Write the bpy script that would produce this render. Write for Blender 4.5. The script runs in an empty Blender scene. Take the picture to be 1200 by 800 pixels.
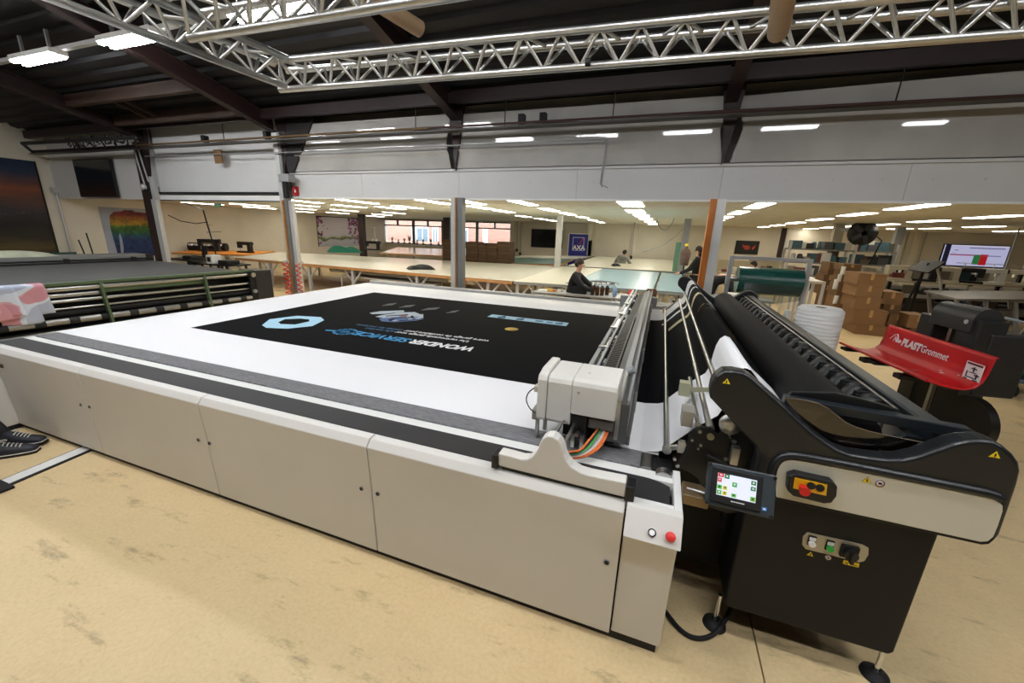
import bpy, math, random
from math import sin, cos, pi, radians
from mathutils import Vector, Matrix, Quaternion
random.seed(7)
SC = bpy.context.scene
COL = SC.collection
# ------------------------------------------------------------------ camera
FPX = 466.16                                   # focal length in pixels of the 1200 px frame
RM = ((0.93732254, 0.34684989, 0.03349032), (0.12297687, -0.23933665, -0.96311716), (-0.32604162, 0.90686996, -0.26699016))
CAM = Vector((0, 0, 2.0))
cd = bpy.data.cameras.new('camera'); cam = bpy.data.objects.new('camera', cd); COL.objects.link(cam)
cd.sensor_fit = 'HORIZONTAL'; cd.sensor_width = 36; cd.lens = FPX / 1200 * 36; cd.clip_start = .05; cd.clip_end = 200
_r, _d, _f = Vector(RM[0]), Vector(RM[1]), Vector(RM[2])
cam.matrix_world = Matrix(((_r.x, -_d.x, -_f.x, CAM.x), (_r.y, -_d.y, -_f.y, CAM.y), (_r.z, -_d.z, -_f.z, CAM.z), (0, 0, 0, 1)))
SC.camera = cam
# ------------------------------------------------------------------ world, lamp strengths, exposure
TUBE, PANEL = 66.0, 14.0                       # emission of the hall's tube fixtures and of the low ceiling's panels
w = bpy.data.worlds.new('overcast'); SC.world = w; w.use_nodes = True
w.node_tree.nodes['Background'].inputs[0].default_value = (.78, .88, 1, 1)
w.node_tree.nodes['Background'].inputs[1].default_value = 5.0
SC.view_settings.view_transform = 'Standard'; SC.view_settings.look = 'None'
SC.view_settings.gamma = 1; SC.view_settings.use_curve_mapping = False
SC.view_settings.exposure = 0.05
SC.cycles.max_bounces = 8; SC.cycles.diffuse_bounces = 4; SC.cycles.glossy_bounces = 3
SC.cycles.transparent_max_bounces = 12

# ------------------------------------------------------------------ measuring: a sight line met with a real plane
def ray(px, py):
    a, b = (px - 600) / FPX, (py - 400) / FPX
    return _r * a + _d * b + _f
def OZ(px, py, z): d = ray(px, py); return CAM + d * ((z - CAM.z) / d.z)
def OY(px, py, y): d = ray(px, py); return CAM + d * (y / d.y)
def OX(px, py, x): d = ray(px, py); return CAM + d * (x / d.x)

# ------------------------------------------------------------------ materials
def lin(c): return tuple(((v / 255) / 12.92 if v / 255 <= .04045 else ((v / 255 + .055) / 1.055) ** 2.4) for v in c)
MC = {}
def mat(name, rgb=None, rough=.5, metal=0, var=0, scale=8, bump=0, emit=0, coat=0, spec=.5, bscale=None, alpha=1, stretch=None):
    if name in MC: return MC[name]
    m = bpy.data.materials.new(name); m.use_nodes = True; MC[name] = m
    nt = m.node_tree; b = nt.nodes['Principled BSDF']; c = lin(rgb) + (1,)
    b.inputs['Base Color'].default_value = c; b.inputs['Roughness'].default_value = rough; b.inputs['Metallic'].default_value = metal
    b.inputs['Specular IOR Level'].default_value = spec
    if coat: b.inputs['Coat Weight'].default_value = coat; b.inputs['Coat Roughness'].default_value = .1
    if emit: b.inputs['Emission Color'].default_value = c; b.inputs['Emission Strength'].default_value = emit
    if var or bump:
        tc = nt.nodes.new('ShaderNodeTexCoord'); mp = nt.nodes.new('ShaderNodeMapping'); nt.links.new(tc.outputs['Object'], mp.inputs[0])
        if stretch: mp.inputs['Scale'].default_value = stretch
        n = nt.nodes.new('ShaderNodeTexNoise'); n.inputs['Scale'].default_value = scale; n.inputs['Detail'].default_value = 6
        nt.links.new(mp.outputs[0], n.inputs['Vector'])
        if var:
            r = nt.nodes.new('ShaderNodeMapRange'); r.inputs[1].default_value = .3; r.inputs[2].default_value = .7; r.inputs[3].default_value = 1 - var; r.inputs[4].default_value = 1 + var
            nt.links.new(n.outputs[0], r.inputs[0])
            x = nt.nodes.new('ShaderNodeMix'); x.data_type = 'RGBA'; x.blend_type = 'MULTIPLY'; x.inputs[0].default_value = 1; x.inputs[6].default_value = c
            nt.links.new(r.outputs[0], x.inputs[7]); nt.links.new(x.outputs[2], b.inputs['Base Color'])
        if bump:
            n2 = n
            if bscale:
                n2 = nt.nodes.new('ShaderNodeTexNoise'); n2.inputs['Scale'].default_value = bscale; n2.inputs['Detail'].default_value = 4; nt.links.new(mp.outputs[0], n2.inputs['Vector'])
            bp = nt.nodes.new('ShaderNodeBump'); bp.inputs['Strength'].default_value = bump; bp.inputs['Distance'].default_value = .02
            nt.links.new(n2.outputs[0], bp.inputs['Height']); nt.links.new(bp.outputs[0], b.inputs['Normal'])
    return m
class G:
    "small helper for writing shader graphs"
    def __init__(s, name, rough=.6, spec=.4):
        s.m = bpy.data.materials.new(name); s.m.use_nodes = True; MC[name] = s.m; s.nt = s.m.node_tree
        s.b = s.nt.nodes['Principled BSDF']; s.b.inputs['Roughness'].default_value = rough; s.b.inputs['Specular IOR Level'].default_value = spec
    def n(s, t, **k):
        o = s.nt.nodes.new(t)
        for a, v in k.items(): setattr(o, a, v)
        return o
    def l(s, a, b): s.nt.links.new(a, b)
    def obj(s, scale=(1, 1, 1), loc=(0, 0, 0)):
        tc = s.n('ShaderNodeTexCoord'); mp = s.n('ShaderNodeMapping'); s.l(tc.outputs['Object'], mp.inputs[0]); mp.inputs['Scale'].default_value = scale; mp.inputs['Location'].default_value = loc; return mp.outputs[0]
    def noise(s, v, scale, detail=5, rough=.5):
        o = s.n('ShaderNodeTexNoise'); o.inputs['Scale'].default_value = scale; o.inputs['Detail'].default_value = detail; o.inputs['Roughness'].default_value = rough; s.l(v, o.inputs['Vector']); return o.outputs[0]
    def ramp(s, f, stops, interp='LINEAR'):
        o = s.n('ShaderNodeValToRGB'); o.color_ramp.interpolation = interp; e = o.color_ramp.elements
        while len(e) < len(stops): e.new(.5)
        for i, (p, c) in enumerate(stops): e[i].position = p; e[i].color = (lin(c) if max(c) > 1.01 else c) + (1,)
        s.l(f, o.inputs[0]); return o.outputs[0]
    def mix(s, f, a, b, mode='MIX'):
        o = s.n('ShaderNodeMix', data_type='RGBA', blend_type=mode)
        for k, x in ((0, f), (6, a), (7, b)):
            if hasattr(x, 'links'): s.l(x, o.inputs[k])
            else: o.inputs[k].default_value = x if k == 0 else tuple(x) + (1,)
        return o.outputs[2]
    def math(s, op, a, b=0, c=0):
        o = s.n('ShaderNodeMath', operation=op)
        for k, x in enumerate((a, b, c)):
            if hasattr(x, 'links'): s.l(x, o.inputs[k])
            else: o.inputs[k].default_value = x
        return o.outputs[0]
    def sep(s, v): o = s.n('ShaderNodeSeparateXYZ'); s.l(v, o.inputs[0]); return o.outputs
    def bump(s, h, st=.3, d=.02):
        o = s.n('ShaderNodeBump'); o.inputs['Strength'].default_value = st; o.inputs['Distance'].default_value = d; s.l(h, o.inputs['Height']); s.l(o.outputs[0], s.b.inputs['Normal'])
    def col(s, c): s.l(c, s.b.inputs['Base Color'])

# ------------------------------------------------------------------ mesh builder
def basis(d):
    d = Vector(d).normalized(); u = Vector((0, 0, 1)) if abs(d.z) < .9 else Vector((1, 0, 0))
    a = d.cross(u).normalized(); return a, a.cross(d).normalized(), d
class B:
    def __init__(s): s.v = []; s.f = []; s.mi = []; s.sm = []; s.cur = 0
    def add(s, vs, fs, smooth=False):
        o = len(s.v); s.v += [tuple(p) for p in vs]
        for q in fs: s.f.append(tuple(i + o for i in q)); s.mi.append(s.cur); s.sm.append(smooth)
        return s
    def box(s, x0, x1, y0, y1, z0, z1, M=None):
        vs = [Vector((x, y, z)) for x in (x0, x1) for y in (y0, y1) for z in (z0, z1)]
        if M is not None: vs = [M @ p for p in vs]
        return s.add(vs, [(0, 1, 3, 2), (4, 6, 7, 5), (0, 4, 5, 1), (2, 3, 7, 6), (0, 2, 6, 4), (1, 5, 7, 3)])
    def bar(s, p0, p1, w, h, up=(0, 0, 1)):
        "rectangular bar between two points"
        p0, p1 = Vector(p0), Vector(p1); d = (p1 - p0).normalized(); a = d.cross(Vector(up)).normalized(); b = a.cross(d)
        vs = [p + a * (i * w / 2) + b * (j * h / 2) for p in (p0, p1) for i, j in ((-1, -1), (1, -1), (1, 1), (-1, 1))]
        return s.add(vs, [(3, 2, 1, 0), (4, 5, 6, 7), (0, 1, 5, 4), (1, 2, 6, 5), (2, 3, 7, 6), (3, 0, 4, 7)])
    def cyl(s, p0, p1, r, r1=None, n=12, caps=True):
        r1 = r if r1 is None else r1; p0, p1 = Vector(p0), Vector(p1); a, b, d = basis(p1 - p0)
        vs = [p + (a * cos(2 * pi * i / n) + b * sin(2 * pi * i / n)) * q for p, q in ((p0, r), (p1, r1)) for i in range(n)]
        s.add(vs, [(i, (i + 1) % n, n + (i + 1) % n, n + i) for i in range(n)], True)
        if caps: s.add(vs, [tuple(range(n - 1, -1, -1)), tuple(range(n, 2 * n))])
        return s
    def tube(s, pts, r, n=8, closed=False):
        pts = [Vector(p) for p in pts]; N = len(pts); vs = []; pa = None
        for i, p in enumerate(pts):
            d = (pts[(i + 1) % N] - pts[i - 1]) if closed else (pts[min(i + 1, N - 1)] - pts[max(i - 1, 0)])
            a, b, d = basis(d)
            if pa is not None:
                a = (pa - d * pa.dot(d)).normalized(); b = a.cross(d)
            pa = a; rr = r[i] if isinstance(r, (list, tuple)) else r
            vs += [p + (a * cos(2 * pi * k / n) + b * sin(2 * pi * k / n)) * rr for k in range(n)]
        m = N if closed else N - 1
        fs = [(i * n + k, i * n + (k + 1) % n, ((i + 1) % N) * n + (k + 1) % n, ((i + 1) % N) * n + k) for i in range(m) for k in range(n)]
        s.add(vs, fs, True)
        if not closed: s.add(vs, [tuple(range(n - 1, -1, -1)), tuple(range((N - 1) * n, N * n))])
        return s
    def prism(s, pts, fn, a, b):
        "polygon pts (u,v) extruded from a to b; fn(u,v,t) gives the point"
        n = len(pts); vs = [fn(u, v, t) for t in (a, b) for u, v in pts]
        return s.add(vs, [tuple(range(n)), tuple(range(2 * n - 1, n - 1, -1))] + [(i, n + i, n + (i + 1) % n, (i + 1) % n) for i in range(n)])
    def xz(s, pts, y0, y1): return s.prism(pts, lambda u, v, t: Vector((u, t, v)), y0, y1)
    def yz(s, pts, x0, x1): return s.prism(pts, lambda u, v, t: Vector((t, u, v)), x0, x1)
    def xy(s, pts, z0, z1): return s.prism(pts, lambda u, v, t: Vector((u, v, t)), z0, z1)
    def lathe(s, prof, c, n=16, M=None):
        c = Vector(c); vs = []; m = len(prof)
        for r, z in prof:
            for k in range(n):
                p = Vector((r * cos(2 * pi * k / n), r * sin(2 * pi * k / n), z)); vs.append(c + (M @ p if M is not None else p))
        return s.add(vs, [(i * n + k, i * n + (k + 1) % n, (i + 1) * n + (k + 1) % n, (i + 1) * n + k) for i in range(m - 1) for k in range(n)], True)
    def ball(s, c, r, n=10, m=6, sc=(1, 1, 1)):
        return s.lathe0([(sin(pi * i / m) * r + 1e-5, -cos(pi * i / m) * r) for i in range(m + 1)], c, n, sc)
    def lathe0(s, prof, c, n, sc):
        M = Matrix.Diagonal(sc); return s.lathe(prof, c, n, M)
    def grid(s, fn, nu, nv, smooth=True):
        vs = [fn(i / nu, j / nv) for i in range(nu + 1) for j in range(nv + 1)]; k = nv + 1
        return s.add(vs, [(i * k + j, (i + 1) * k + j, (i + 1) * k + j + 1, i * k + j + 1) for i in range(nu) for j in range(nv)], smooth)
    def quad(s, *p): return s.add(p, [tuple(range(len(p)))])
    def make(s, name, m, parent=None, bevel=0, seg=2, solid=0):
        me = bpy.data.meshes.new(name); me.from_pydata(s.v, [], s.f)
        for x in (m if isinstance(m, (list, tuple)) else [m]): me.materials.append(x)
        me.polygons.foreach_set('material_index', s.mi); me.polygons.foreach_set('use_smooth', s.sm); me.update()
        o = bpy.data.objects.new(name, me); COL.objects.link(o)
        if parent is not None: par(o, parent)
        if solid:
            q = o.modifiers.new('thick', 'SOLIDIFY'); q.thickness = solid; q.offset = 0
        if bevel:
            q = o.modifiers.new('edge', 'BEVEL'); q.width = bevel; q.segments = seg; q.limit_method = 'ANGLE'; q.angle_limit = radians(40)
        return o
WL = {}                                        # world place of each parent, for parts given in world coordinates
def wm(o): return WL.get(o.name, Matrix.Identity(4))
def par(o, p):
    o.parent = p; o.matrix_parent_inverse = wm(p).inverted(); WL[o.name] = Matrix.Identity(4)
def tag(o, label=None, cat=None, group=None, kind=None):
    for k, v in (('label', label), ('category', cat), ('group', group), ('kind', kind)):
        if v: o[k] = v
    return o
def thing(name, label, cat, loc=(0, 0, 0), group=None):
    o = bpy.data.objects.new(name, None); COL.objects.link(o); o.location = loc; o.empty_display_size = .2
    WL[o.name] = Matrix.Translation(loc); return tag(o, label, cat, group)
def dup(root, off, label=None, rz=0):
    "copy of a thing with its parts and sub-parts, moved by off (and turned about its own base)"
    r = root.copy(); COL.objects.link(r); r.location = Vector(root.location) + Vector(off)
    if rz: r.rotation_euler.z = root.rotation_euler.z + rz
    if label: r['label'] = label
    for c in root.children:
        k = c.copy(); COL.objects.link(k); k.parent = r
        for g in c.children:
            h = g.copy(); COL.objects.link(h); h.parent = k
    return r
def struct(o, label=None): o['kind'] = 'structure'; return o
def words(txt, size, M, name, m, parent, shear=0, bold=0, ext=.0004, align='LEFT', sx=1):
    "flat lettering; M places its baseline frame (x along the line, y up the letters)"
    c = bpy.data.curves.new('t', 'FONT'); c.body = txt; c.size = size; c.shear = shear; c.offset = bold; c.extrude = ext; c.align_x = align; c.resolution_u = 3
    o = bpy.data.objects.new('t', c); me = bpy.data.meshes.new_from_object(o)
    me.transform(M @ Matrix.Diagonal((sx, 1, 1, 1))); me.materials.clear(); me.materials.append(m)
    bpy.data.objects.remove(o); bpy.data.curves.remove(c)
    q = bpy.data.objects.new(name, me); COL.objects.link(q)
    if parent is not None: par(q, parent)
    return q
def frame(o, x, y):
    "matrix with origin o, x axis x and y axis y"
    x = Vector(x).normalized(); y = Vector(y); z = x.cross(y).normalized(); y = z.cross(x)
    return Matrix(((x.x, y.x, z.x, o[0]), (x.y, y.y, z.y, o[1]), (x.z, y.z, z.z, o[2]), (0, 0, 0, 1)))
def rrect(x0, x1, z0, z1, r, n=5):
    P = []
    for cx, cz, a in ((x1 - r, z1 - r, 0), (x0 + r, z1 - r, 90), (x0 + r, z0 + r, 180), (x1 - r, z0 + r, 270)):
        P += [(cx + r * cos(radians(a + 90 * i / n)), cz + r * sin(radians(a + 90 * i / n))) for i in range(n + 1)]
    return P
def smoothpath(P, k=2, closed=True):
    for _ in range(k):
        Q = []; n = len(P)
        for i in range(n if closed else n - 1):
            a, b = P[i], P[(i + 1) % n]
            Q += [tuple(.75 * u + .25 * v for u, v in zip(a, b)), tuple(.25 * u + .75 * v for u, v in zip(a, b))]
        P = Q if closed else [P[0]] + Q + [P[-1]]
    return P

# shared materials
WHITE = mat('white_paint', (226, 226, 222), .45, var=.02, scale=3)
PANEL_W = mat('cabinet_paint', (216, 213, 206), .42, var=.02, scale=2)
BLACKP = mat('black_plastic', (14, 15, 16), .45)
SLATE = mat('slate_paint', (27, 33, 37), .38, bump=.05, scale=300)
DARK = mat('dark_grey_paint', (20, 20, 20), .55, bump=.05, scale=400, spec=.3)
STEEL = mat('steel', (185, 185, 182), .3, 1, var=.06, scale=30)
ALU = mat('aluminium', (196, 196, 192), .36, 1, var=.08, scale=14)
CHROME = mat('chrome', (220, 220, 220), .12, 1)
RUBBER = mat('rubber', (12, 12, 12), .7)
RED = mat('red_plastic', (200, 24, 26), .35)
GREEN = mat('green_lamp', (30, 170, 60), .3)
YELLOW = mat('yellow_plastic', (230, 175, 20), .4)
INK = mat('black_ink', (8, 8, 8), .6)
WHITEINK = mat('white_ink', (240, 240, 240), .6)
GREYM = mat('grey_paint', (140, 142, 142), .45, var=.04, scale=6)
BROWN = mat('rust_red_steel', (36, 17, 15), .55, var=.15, scale=5)
WOOD = mat('raw_wood', (168, 118, 62), .6, var=.18, scale=5, stretch=(1, 1, 12))
PLY = mat('ply_edge', (176, 128, 78), .6, var=.12, scale=6)
CARD = mat('cardboard', (122, 90, 56), .75, var=.06, scale=7)
CARD2 = mat('cardboard_dark', (100, 72, 44), .75, var=.08, scale=7)
CREAM = mat('cream_wall', (214, 204, 182), .85, var=.04, scale=1.5, bump=.06, bscale=90)
GLASSY = mat('glossy_white_top', (222, 220, 206), .2, var=.02)
# ================================================================== SETTING
# floor: cast slabs with sawn joints between them
g = G('concrete_floor', .42, .4); v = g.obj()
big = g.noise(v, .55, 5, .6); mid = g.noise(v, 2.3, 8, .65); fine = g.noise(v, 45, 6, .7); spk = g.noise(v, 160, 3)
c = g.ramp(mid, [(.25, (194, 167, 122)), (.5, (214, 188, 142)), (.75, (224, 201, 155))])
c = g.mix(g.ramp(big, [(.35, (0, 0, 0)), (.7, (1, 1, 1))]), c, lin((198, 177, 132)), 'MIX')
c = g.mix(.35, c, g.ramp(fine, [(.3, (188, 161, 118)), (.5, (216, 191, 146)), (.7, (229, 207, 164))]))
st = g.noise(g.obj((1, 3.2, 1), (3, 1, 0)), 1.7, 9, .72)
c = g.mix(g.math('MULTIPLY', g.ramp(st, [(.56, (0, 0, 0)), (.68, (1, 1, 1))]), .62), c, lin((112, 96, 72)))
c = g.mix(g.math('MULTIPLY', g.ramp(spk, [(.72, (0, 0, 0)), (.77, (1, 1, 1))]), .4), c, lin((110, 92, 66)))
g.col(c); g.bump(g.mix(.3, fine, mid), .05); g.l(g.math('MULTIPLY_ADD', mid, .3, .32), g.b.inputs['Roughness'])
CONC = g.m
XS = [-20, .700, 20]; YS = [-9, 7.56, 23.3]
floor = struct(B().box(-20, 20, -9, 23.4, -.3, -.03).make('floor', mat('joint_dark', (70, 58, 42), .9)))
for i in range(len(XS) - 1):
    for j in range(len(YS) - 1):
        B().box(XS[i] + .004, XS[i + 1] - .004, YS[j] + .004, YS[j + 1] - .004, -.1, 0).make('floor_slab', CONC, floor)

WLX, WRX, WBY, CEIL = -17.6, 19.0, 23.0, 2.57
WALLP = mat('wall_paint', (214, 208, 192), .85, var=.05, scale=1.2, bump=.08, bscale=60)
wl = struct(B().box(WLX - .2, WLX, -9, WBY, 0, 9.5).make('wall_left', WALLP))
struct(B().box(WRX, WRX + .2, -9, WBY, 0, 9.5).make('wall_right', WALLP))
struct(B().box(WLX, WRX, -9.2, -9, 0, 9.5).make('wall_front', mat('front_wall_grey', (92, 90, 86), .85)))
# back wall with two window bands
wa, wb = OY(447.5, 257, WBY).x, OY(601.5, 262, WBY).x
WZ0, WZ1 = .95, 2.50
struct(B().box(WLX, wa, WBY, WBY + .25, 0, 4.3).box(wb, WRX, WBY, WBY + .25, 0, 4.3).box(wa, wb, WBY, WBY + .25, 0, WZ0).box(wa, wb, WBY, WBY + .25, WZ1, 4.3).make('wall_back', WALLP))
FR = mat('green_grey_frame', (74, 84, 74), .5); pane_m = bpy.data.materials.new('window_glass'); pane_m.use_nodes = True
nt = pane_m.node_tree; nt.nodes.remove(nt.nodes['Principled BSDF']); t_ = nt.nodes.new('ShaderNodeBsdfTransparent'); gl = nt.nodes.new('ShaderNodeBsdfGlossy'); gl.inputs['Roughness'].default_value = .02
fz = nt.nodes.new('ShaderNodeFresnel'); mx = nt.nodes.new('ShaderNodeMixShader'); nt.links.new(fz.outputs[0], mx.inputs[0]); nt.links.new(t_.outputs[0], mx.inputs[1]); nt.links.new(gl.outputs[0], mx.inputs[2]); nt.links.new(mx.outputs[0], nt.nodes['Material Output'].inputs[0])
mull = [wa] + [OY(x, 262, WBY).x for x in (484, 518.5, 559)] + [wb]
for i in range(4):
    a, b = mull[i], mull[i + 1]; win = B()
    win.box(a, a + .07, WBY - .02, WBY + .12, WZ0, WZ1).box(b - .07, b, WBY - .02, WBY + .12, WZ0, WZ1).box(a + .07, b - .07, WBY - .02, WBY + .12, WZ0, WZ0 + .06).box(a + .07, b - .07, WBY - .02, WBY + .12, WZ1 - .08, WZ1).box(a + .07, b - .07, WBY - .02, WBY + .12, 2.08, 2.15)
    m_ = (a + b) / 2; win.box(m_ - .04, m_ + .04, WBY - .02, WBY + .12, 2.15, WZ1 - .08)
    wn = struct(win.make('window_%d' % (i + 1), FR))
    B().box(a + .07, b - .07, WBY + .05, WBY + .055, WZ0 + .06, 2.08).make('pane', pane_m, wn)
    B().box(a + .07, m_ - .04, WBY + .05, WBY + .055, 2.15, WZ1 - .08).make('pane', pane_m, wn)
    B().box(m_ + .04, b - .07, WBY + .05, WBY + .055, 2.15, WZ1 - .08).make('pane', pane_m, wn)
struct(B().box(wa - .1, wb + .1, WBY - .28, WBY + .01, WZ0 - .05, WZ0).make('window_5', WHITE))   # the window board below the panes
bpy.data.objects['window_5'].name = 'trim_9'
# the brick house across the yard
g = G('brick_facade', .9, .1); v = g.obj(); sp = g.sep(v); cb = g.n('ShaderNodeCombineXYZ'); g.l(sp[0], cb.inputs[0]); g.l(sp[2], cb.inputs[1])
bt = g.n('ShaderNodeTexBrick'); g.l(cb.outputs[0], bt.inputs['Vector']); bt.inputs['Scale'].default_value = 1; bt.inputs['Brick Width'].default_value = .24; bt.inputs['Row Height'].default_value = .08; bt.inputs['Mortar Size'].default_value = .01
bt.inputs['Color1'].default_value = lin((184, 124, 104)) + (1,); bt.inputs['Color2'].default_value = lin((198, 140, 118)) + (1,); bt.inputs['Mortar'].default_value = lin((205, 190, 176)) + (1,); g.col(bt.outputs[0])
hx0 = OY(440, 260, 31).x - 1; hx1 = OY(612, 260, 31).x + 2
hs = thing('brick_house', 'red brick house with white framed openings seen across the yard outside', 'house', ((hx0 + hx1) / 2, 31.3, -.5))
B().box(hx0, hx1, 31, 31.6, -.5, 5.5).make('wall', g.m, hs)
for px0, px1, cfr in ((483, 489, 0), (488.5, 503, 1), (507, 514, 1), (525, 549, 1), (566, 572, 0)):
    a, b = OY(px0, 275, 31).x, OY(px1, 275, 31).x
    f_ = B().box(a, b, 30.93, 31, .2, 2.1).make('window', mat('white_frame', (235, 235, 235), .5), hs)
    if cfr: B().box(a + .12, (a + b) / 2 - .06, 30.9, 30.935, .4, 1.95).box((a + b) / 2 + .06, b - .12, 30.9, 30.935, .4, 1.95).make('pane', mat('dark_glass', (110, 130, 140), .1), f_)
B().box(hx0, hx1, 30.2, 30.6, -.5, .9).make('hedge_wall', mat('yard_wall', (190, 150, 130), .9), hs)
struct(B().box(-40, 20, 23.4, 60, -.6, -.5).make('ground', mat('yard_paving', (170, 168, 162), .9)))
va = OY(566, 284, 27); B().box(va.x - .2, va.x + 2.1, 26.4, 28, -.2, 1.05).box(va.x + .3, va.x + 1.9, 26.5, 27.9, 1.05, 1.5)
van = thing('parked_car', 'light blue car parked outside behind the window', 'car', (va.x + .9, 27, -.5))
B().yz([(26.4, -.2), (28, -.2), (28, .5), (27.7, .95), (26.7, .95), (26.4, .5)], va.x - .9, va.x + 2.4).make('body', mat('car_blue', (120, 190, 200), .3), van, .06)
for dx in (-.3, 1.8):
    B().cyl((va.x + dx, 26.36, -.2), (va.x + dx, 26.55, -.2), .3, n=16).make('wheel', RUBBER, van)

# low ceiling of the rear hall: suspended tiles on a grid
g = G('ceiling_tile', .9, .2); v = g.obj(); g.col(g.ramp(g.noise(v, 3, 6), [(.3, (205, 202, 188)), (.7, (222, 219, 206))])); g.bump(g.noise(v, 120, 3), .15)
CT = g.m
ce = struct(B().box(WLX, WRX, 7.36, WBY, CEIL + .03, CEIL + .25).make('ceiling', mat('ceiling_void', (120, 118, 110), .9)))
nx, ny = 30, 13; tw, tl = (WRX - WLX) / nx, (WBY - 7.36) / ny
tme = None
for i in range(nx):
    for j in range(ny):
        x0, y0 = WLX + i * tw, 7.36 + j * tl
        if i < 12 and j > 7 or i > 22 and j > 7: continue
        if tme is None:
            o = B().box(.006, tw - .006, .006, tl - .006, 0, .028).make('ceiling_tile', CT, ce); tme = o; o.location = (x0, y0, CEIL)
        else:
            o = tme.copy(); COL.objects.link(o); o.location = (x0, y0, CEIL)
fb = B()
for i in range(nx):
    for j in range(8, ny):
        if i < 12 or i > 22: x0, y0 = WLX + i * tw, 7.36 + j * tl; fb.box(x0 + .006, x0 + tw - .006, y0 + .006, y0 + tl - .006, CEIL, CEIL + .028)
tag(fb.make('far_ceiling_tile', CT, ce), kind='stuff')

# high roof of the front hall: falls towards the fascia
RK, RZ0, FY = .25, 4.22, 7.3
def roofz(y): return RZ0 + RK * (FY - y)
g = G('dark_roof_sheet', .55, .3); v = g.obj(); g.col(g.ramp(g.noise(v, 2, 6), [(.3, (17, 17, 19)), (.7, (29, 30, 33))]))
RS = g.m
rf = struct(B().box(WLX - .2, WRX + .2, FY - .3, FY + .9, roofz(FY) + .05, roofz(FY) + .3).make('ceiling_2', RS))
rf.name = 'ceiling.001'
def corr(x0, x1, y0, y1, name, pitch=.30):
    b = B(); n = int((y1 - y0) / pitch); P = []
    for k in range(n):
        a = y0 + (y1 - y0) * k / n; s_ = (y1 - y0) / n
        P += [(a, 0), (a + .45 * s_, 0), (a + .55 * s_, .055), (a + .9 * s_, .055)]
    P.append((y1, 0))
    for (a, za), (c_, zc) in zip(P, P[1:]):
        b.quad((x0, a, roofz(a) + za), (x1, a, roofz(a) + za), (x1, c_, roofz(c_) + zc), (x0, c_, roofz(c_) + zc))
    return b.make(name, RS, rf)
rx = [WLX, -13.0, -8.4, -3.85, .72, 5.3, 9.9, 14.5, WRX]
for i in range(8):
    for y0, y1 in ((-9, -3.6), (-3.6, 1.85), (1.85, 7.3)): corr(rx[i], rx[i + 1], y0, y1, 'roof_sheet')
# rafters (I-beams) and purlins
for k, (px, py) in enumerate(((171, 163), (325, 152), (537, 142), (853, 134))):
    x = OY(px, py, FY).x
    zt = lambda y: roofz(y) - .01
    b = B()
    for z0, z1, hw in ((-.02, -.04, .09), (-.04, -.30, .012), (-.30, -.325, .09)):
        b.add([(x + sx * hw, y, zt(y) + z) for y in (FY - .1, -9) for z in (z0, z1) for sx in (-1, 1)], [(0, 1, 3, 2), (4, 6, 7, 5), (0, 2, 6, 4), (1, 5, 7, 3), (0, 4, 5, 1), (2, 3, 7, 6)])
    b.make('rafter', BROWN, rf)
for x in (5.3, 9.9, 14.5):
    b = B(); b.add([(x + sx * .08, y, roofz(y) + z) for y in (FY - .1, -9) for z in (-.02, -.32) for sx in (-1, 1)], [(0, 1, 3, 2), (4, 6, 7, 5), (0, 2, 6, 4), (1, 5, 7, 3), (0, 4, 5, 1), (2, 3, 7, 6)]); b.make('rafter', BROWN, rf)
for y in (6.95,):
    B().box(WLX, WRX, y - .05, y + .05, roofz(y) - .2, roofz(y) - .01).make('purlin', BROWN, rf)
xa, xb = OY(171, 163, FY).x, OY(325, 152, FY).x
OLDW = mat('old_timber', (56, 37, 27), .7, var=.15, scale=4)
def roofpt(px, py, off=.1):
    d = ray(px, py); t = (RZ0 - off + RK * FY - CAM.z) / (d.z + RK * d.y); return CAM + d * t
for px, py in ((165, 109), (215, 136)):
    y = roofpt(px, py, .15).y; B().box(xa + .1, xb - .1, y - .06, y + .06, roofz(y) - .24, roofz(y) - .02).make('purlin', OLDW, rf)
ya, yb = roofpt(165, 109, .15).y, roofpt(215, 136, .15).y
for px in (137, 152):
    x = roofpt(px, 122, .15).x; b = B(); b.bar((x, ya + .06, roofz(ya) - .12), (x, yb - .06, roofz(yb) - .12), .07, .07); b.make('skylight_curb', OLDW, rf)
for y in (3.9, 1.3, -1.5, -4.4):
    if y < 1.2: B().box(WLX, WRX, y - .05, y + .05, roofz(y) - .2, roofz(y) - .02).make('purlin', BROWN, rf)

# fascia: white boards above the opening between the halls
FZ0, FZ1 = 2.58, 3.06
fa = struct(B().box(xb, WRX, FY + .04, FY + .1, FZ0 + .01, FZ1).make('wall_middle', mat('fascia_stud', (150, 150, 146), .8)))
FAS = mat('fascia_board', (198, 198, 196), .6, var=.025, scale=2)
fx = [OY(p, 215, FY).x for p in (342, 424.5, 538, 676, 845, 1063)] + [6.2, 8.6, 11, 13.4, 15.8, WRX]
for a, b in zip(fx, fx[1:]):
    p = B().box(a + .002, b - .002, FY, FY + .04, FZ0, FZ1).make('fascia_board', FAS, fa)
    n = max(2, int((b - a) / .5)); sc_ = B()
    for i in range(n): xx = a + (i + .5) * (b - a) / n; sc_.cyl((xx, FY - .004, 2.86), (xx, FY + .001, 2.86), .011, n=6)
    sc_.make('screw_row', STEEL, p)
B().box(fx[0], WRX, FY - .03, FY + .05, FZ1, FZ1 + .04).make('ledge', FAS, fa)
B().box(fx[0], WRX, FY - .012, FY + .05, FZ0 - .03, FZ0).make('edge_strip', WHITE, fa)
# rear side of the upper zone (dark void behind the plastic sheets)
struct(B().box(WLX, WRX, FY + .35, FY + .4, CEIL + .2, RZ0 + .3).make('wall_upper', mat('void_wall', (150, 148, 142), .9)))
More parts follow.
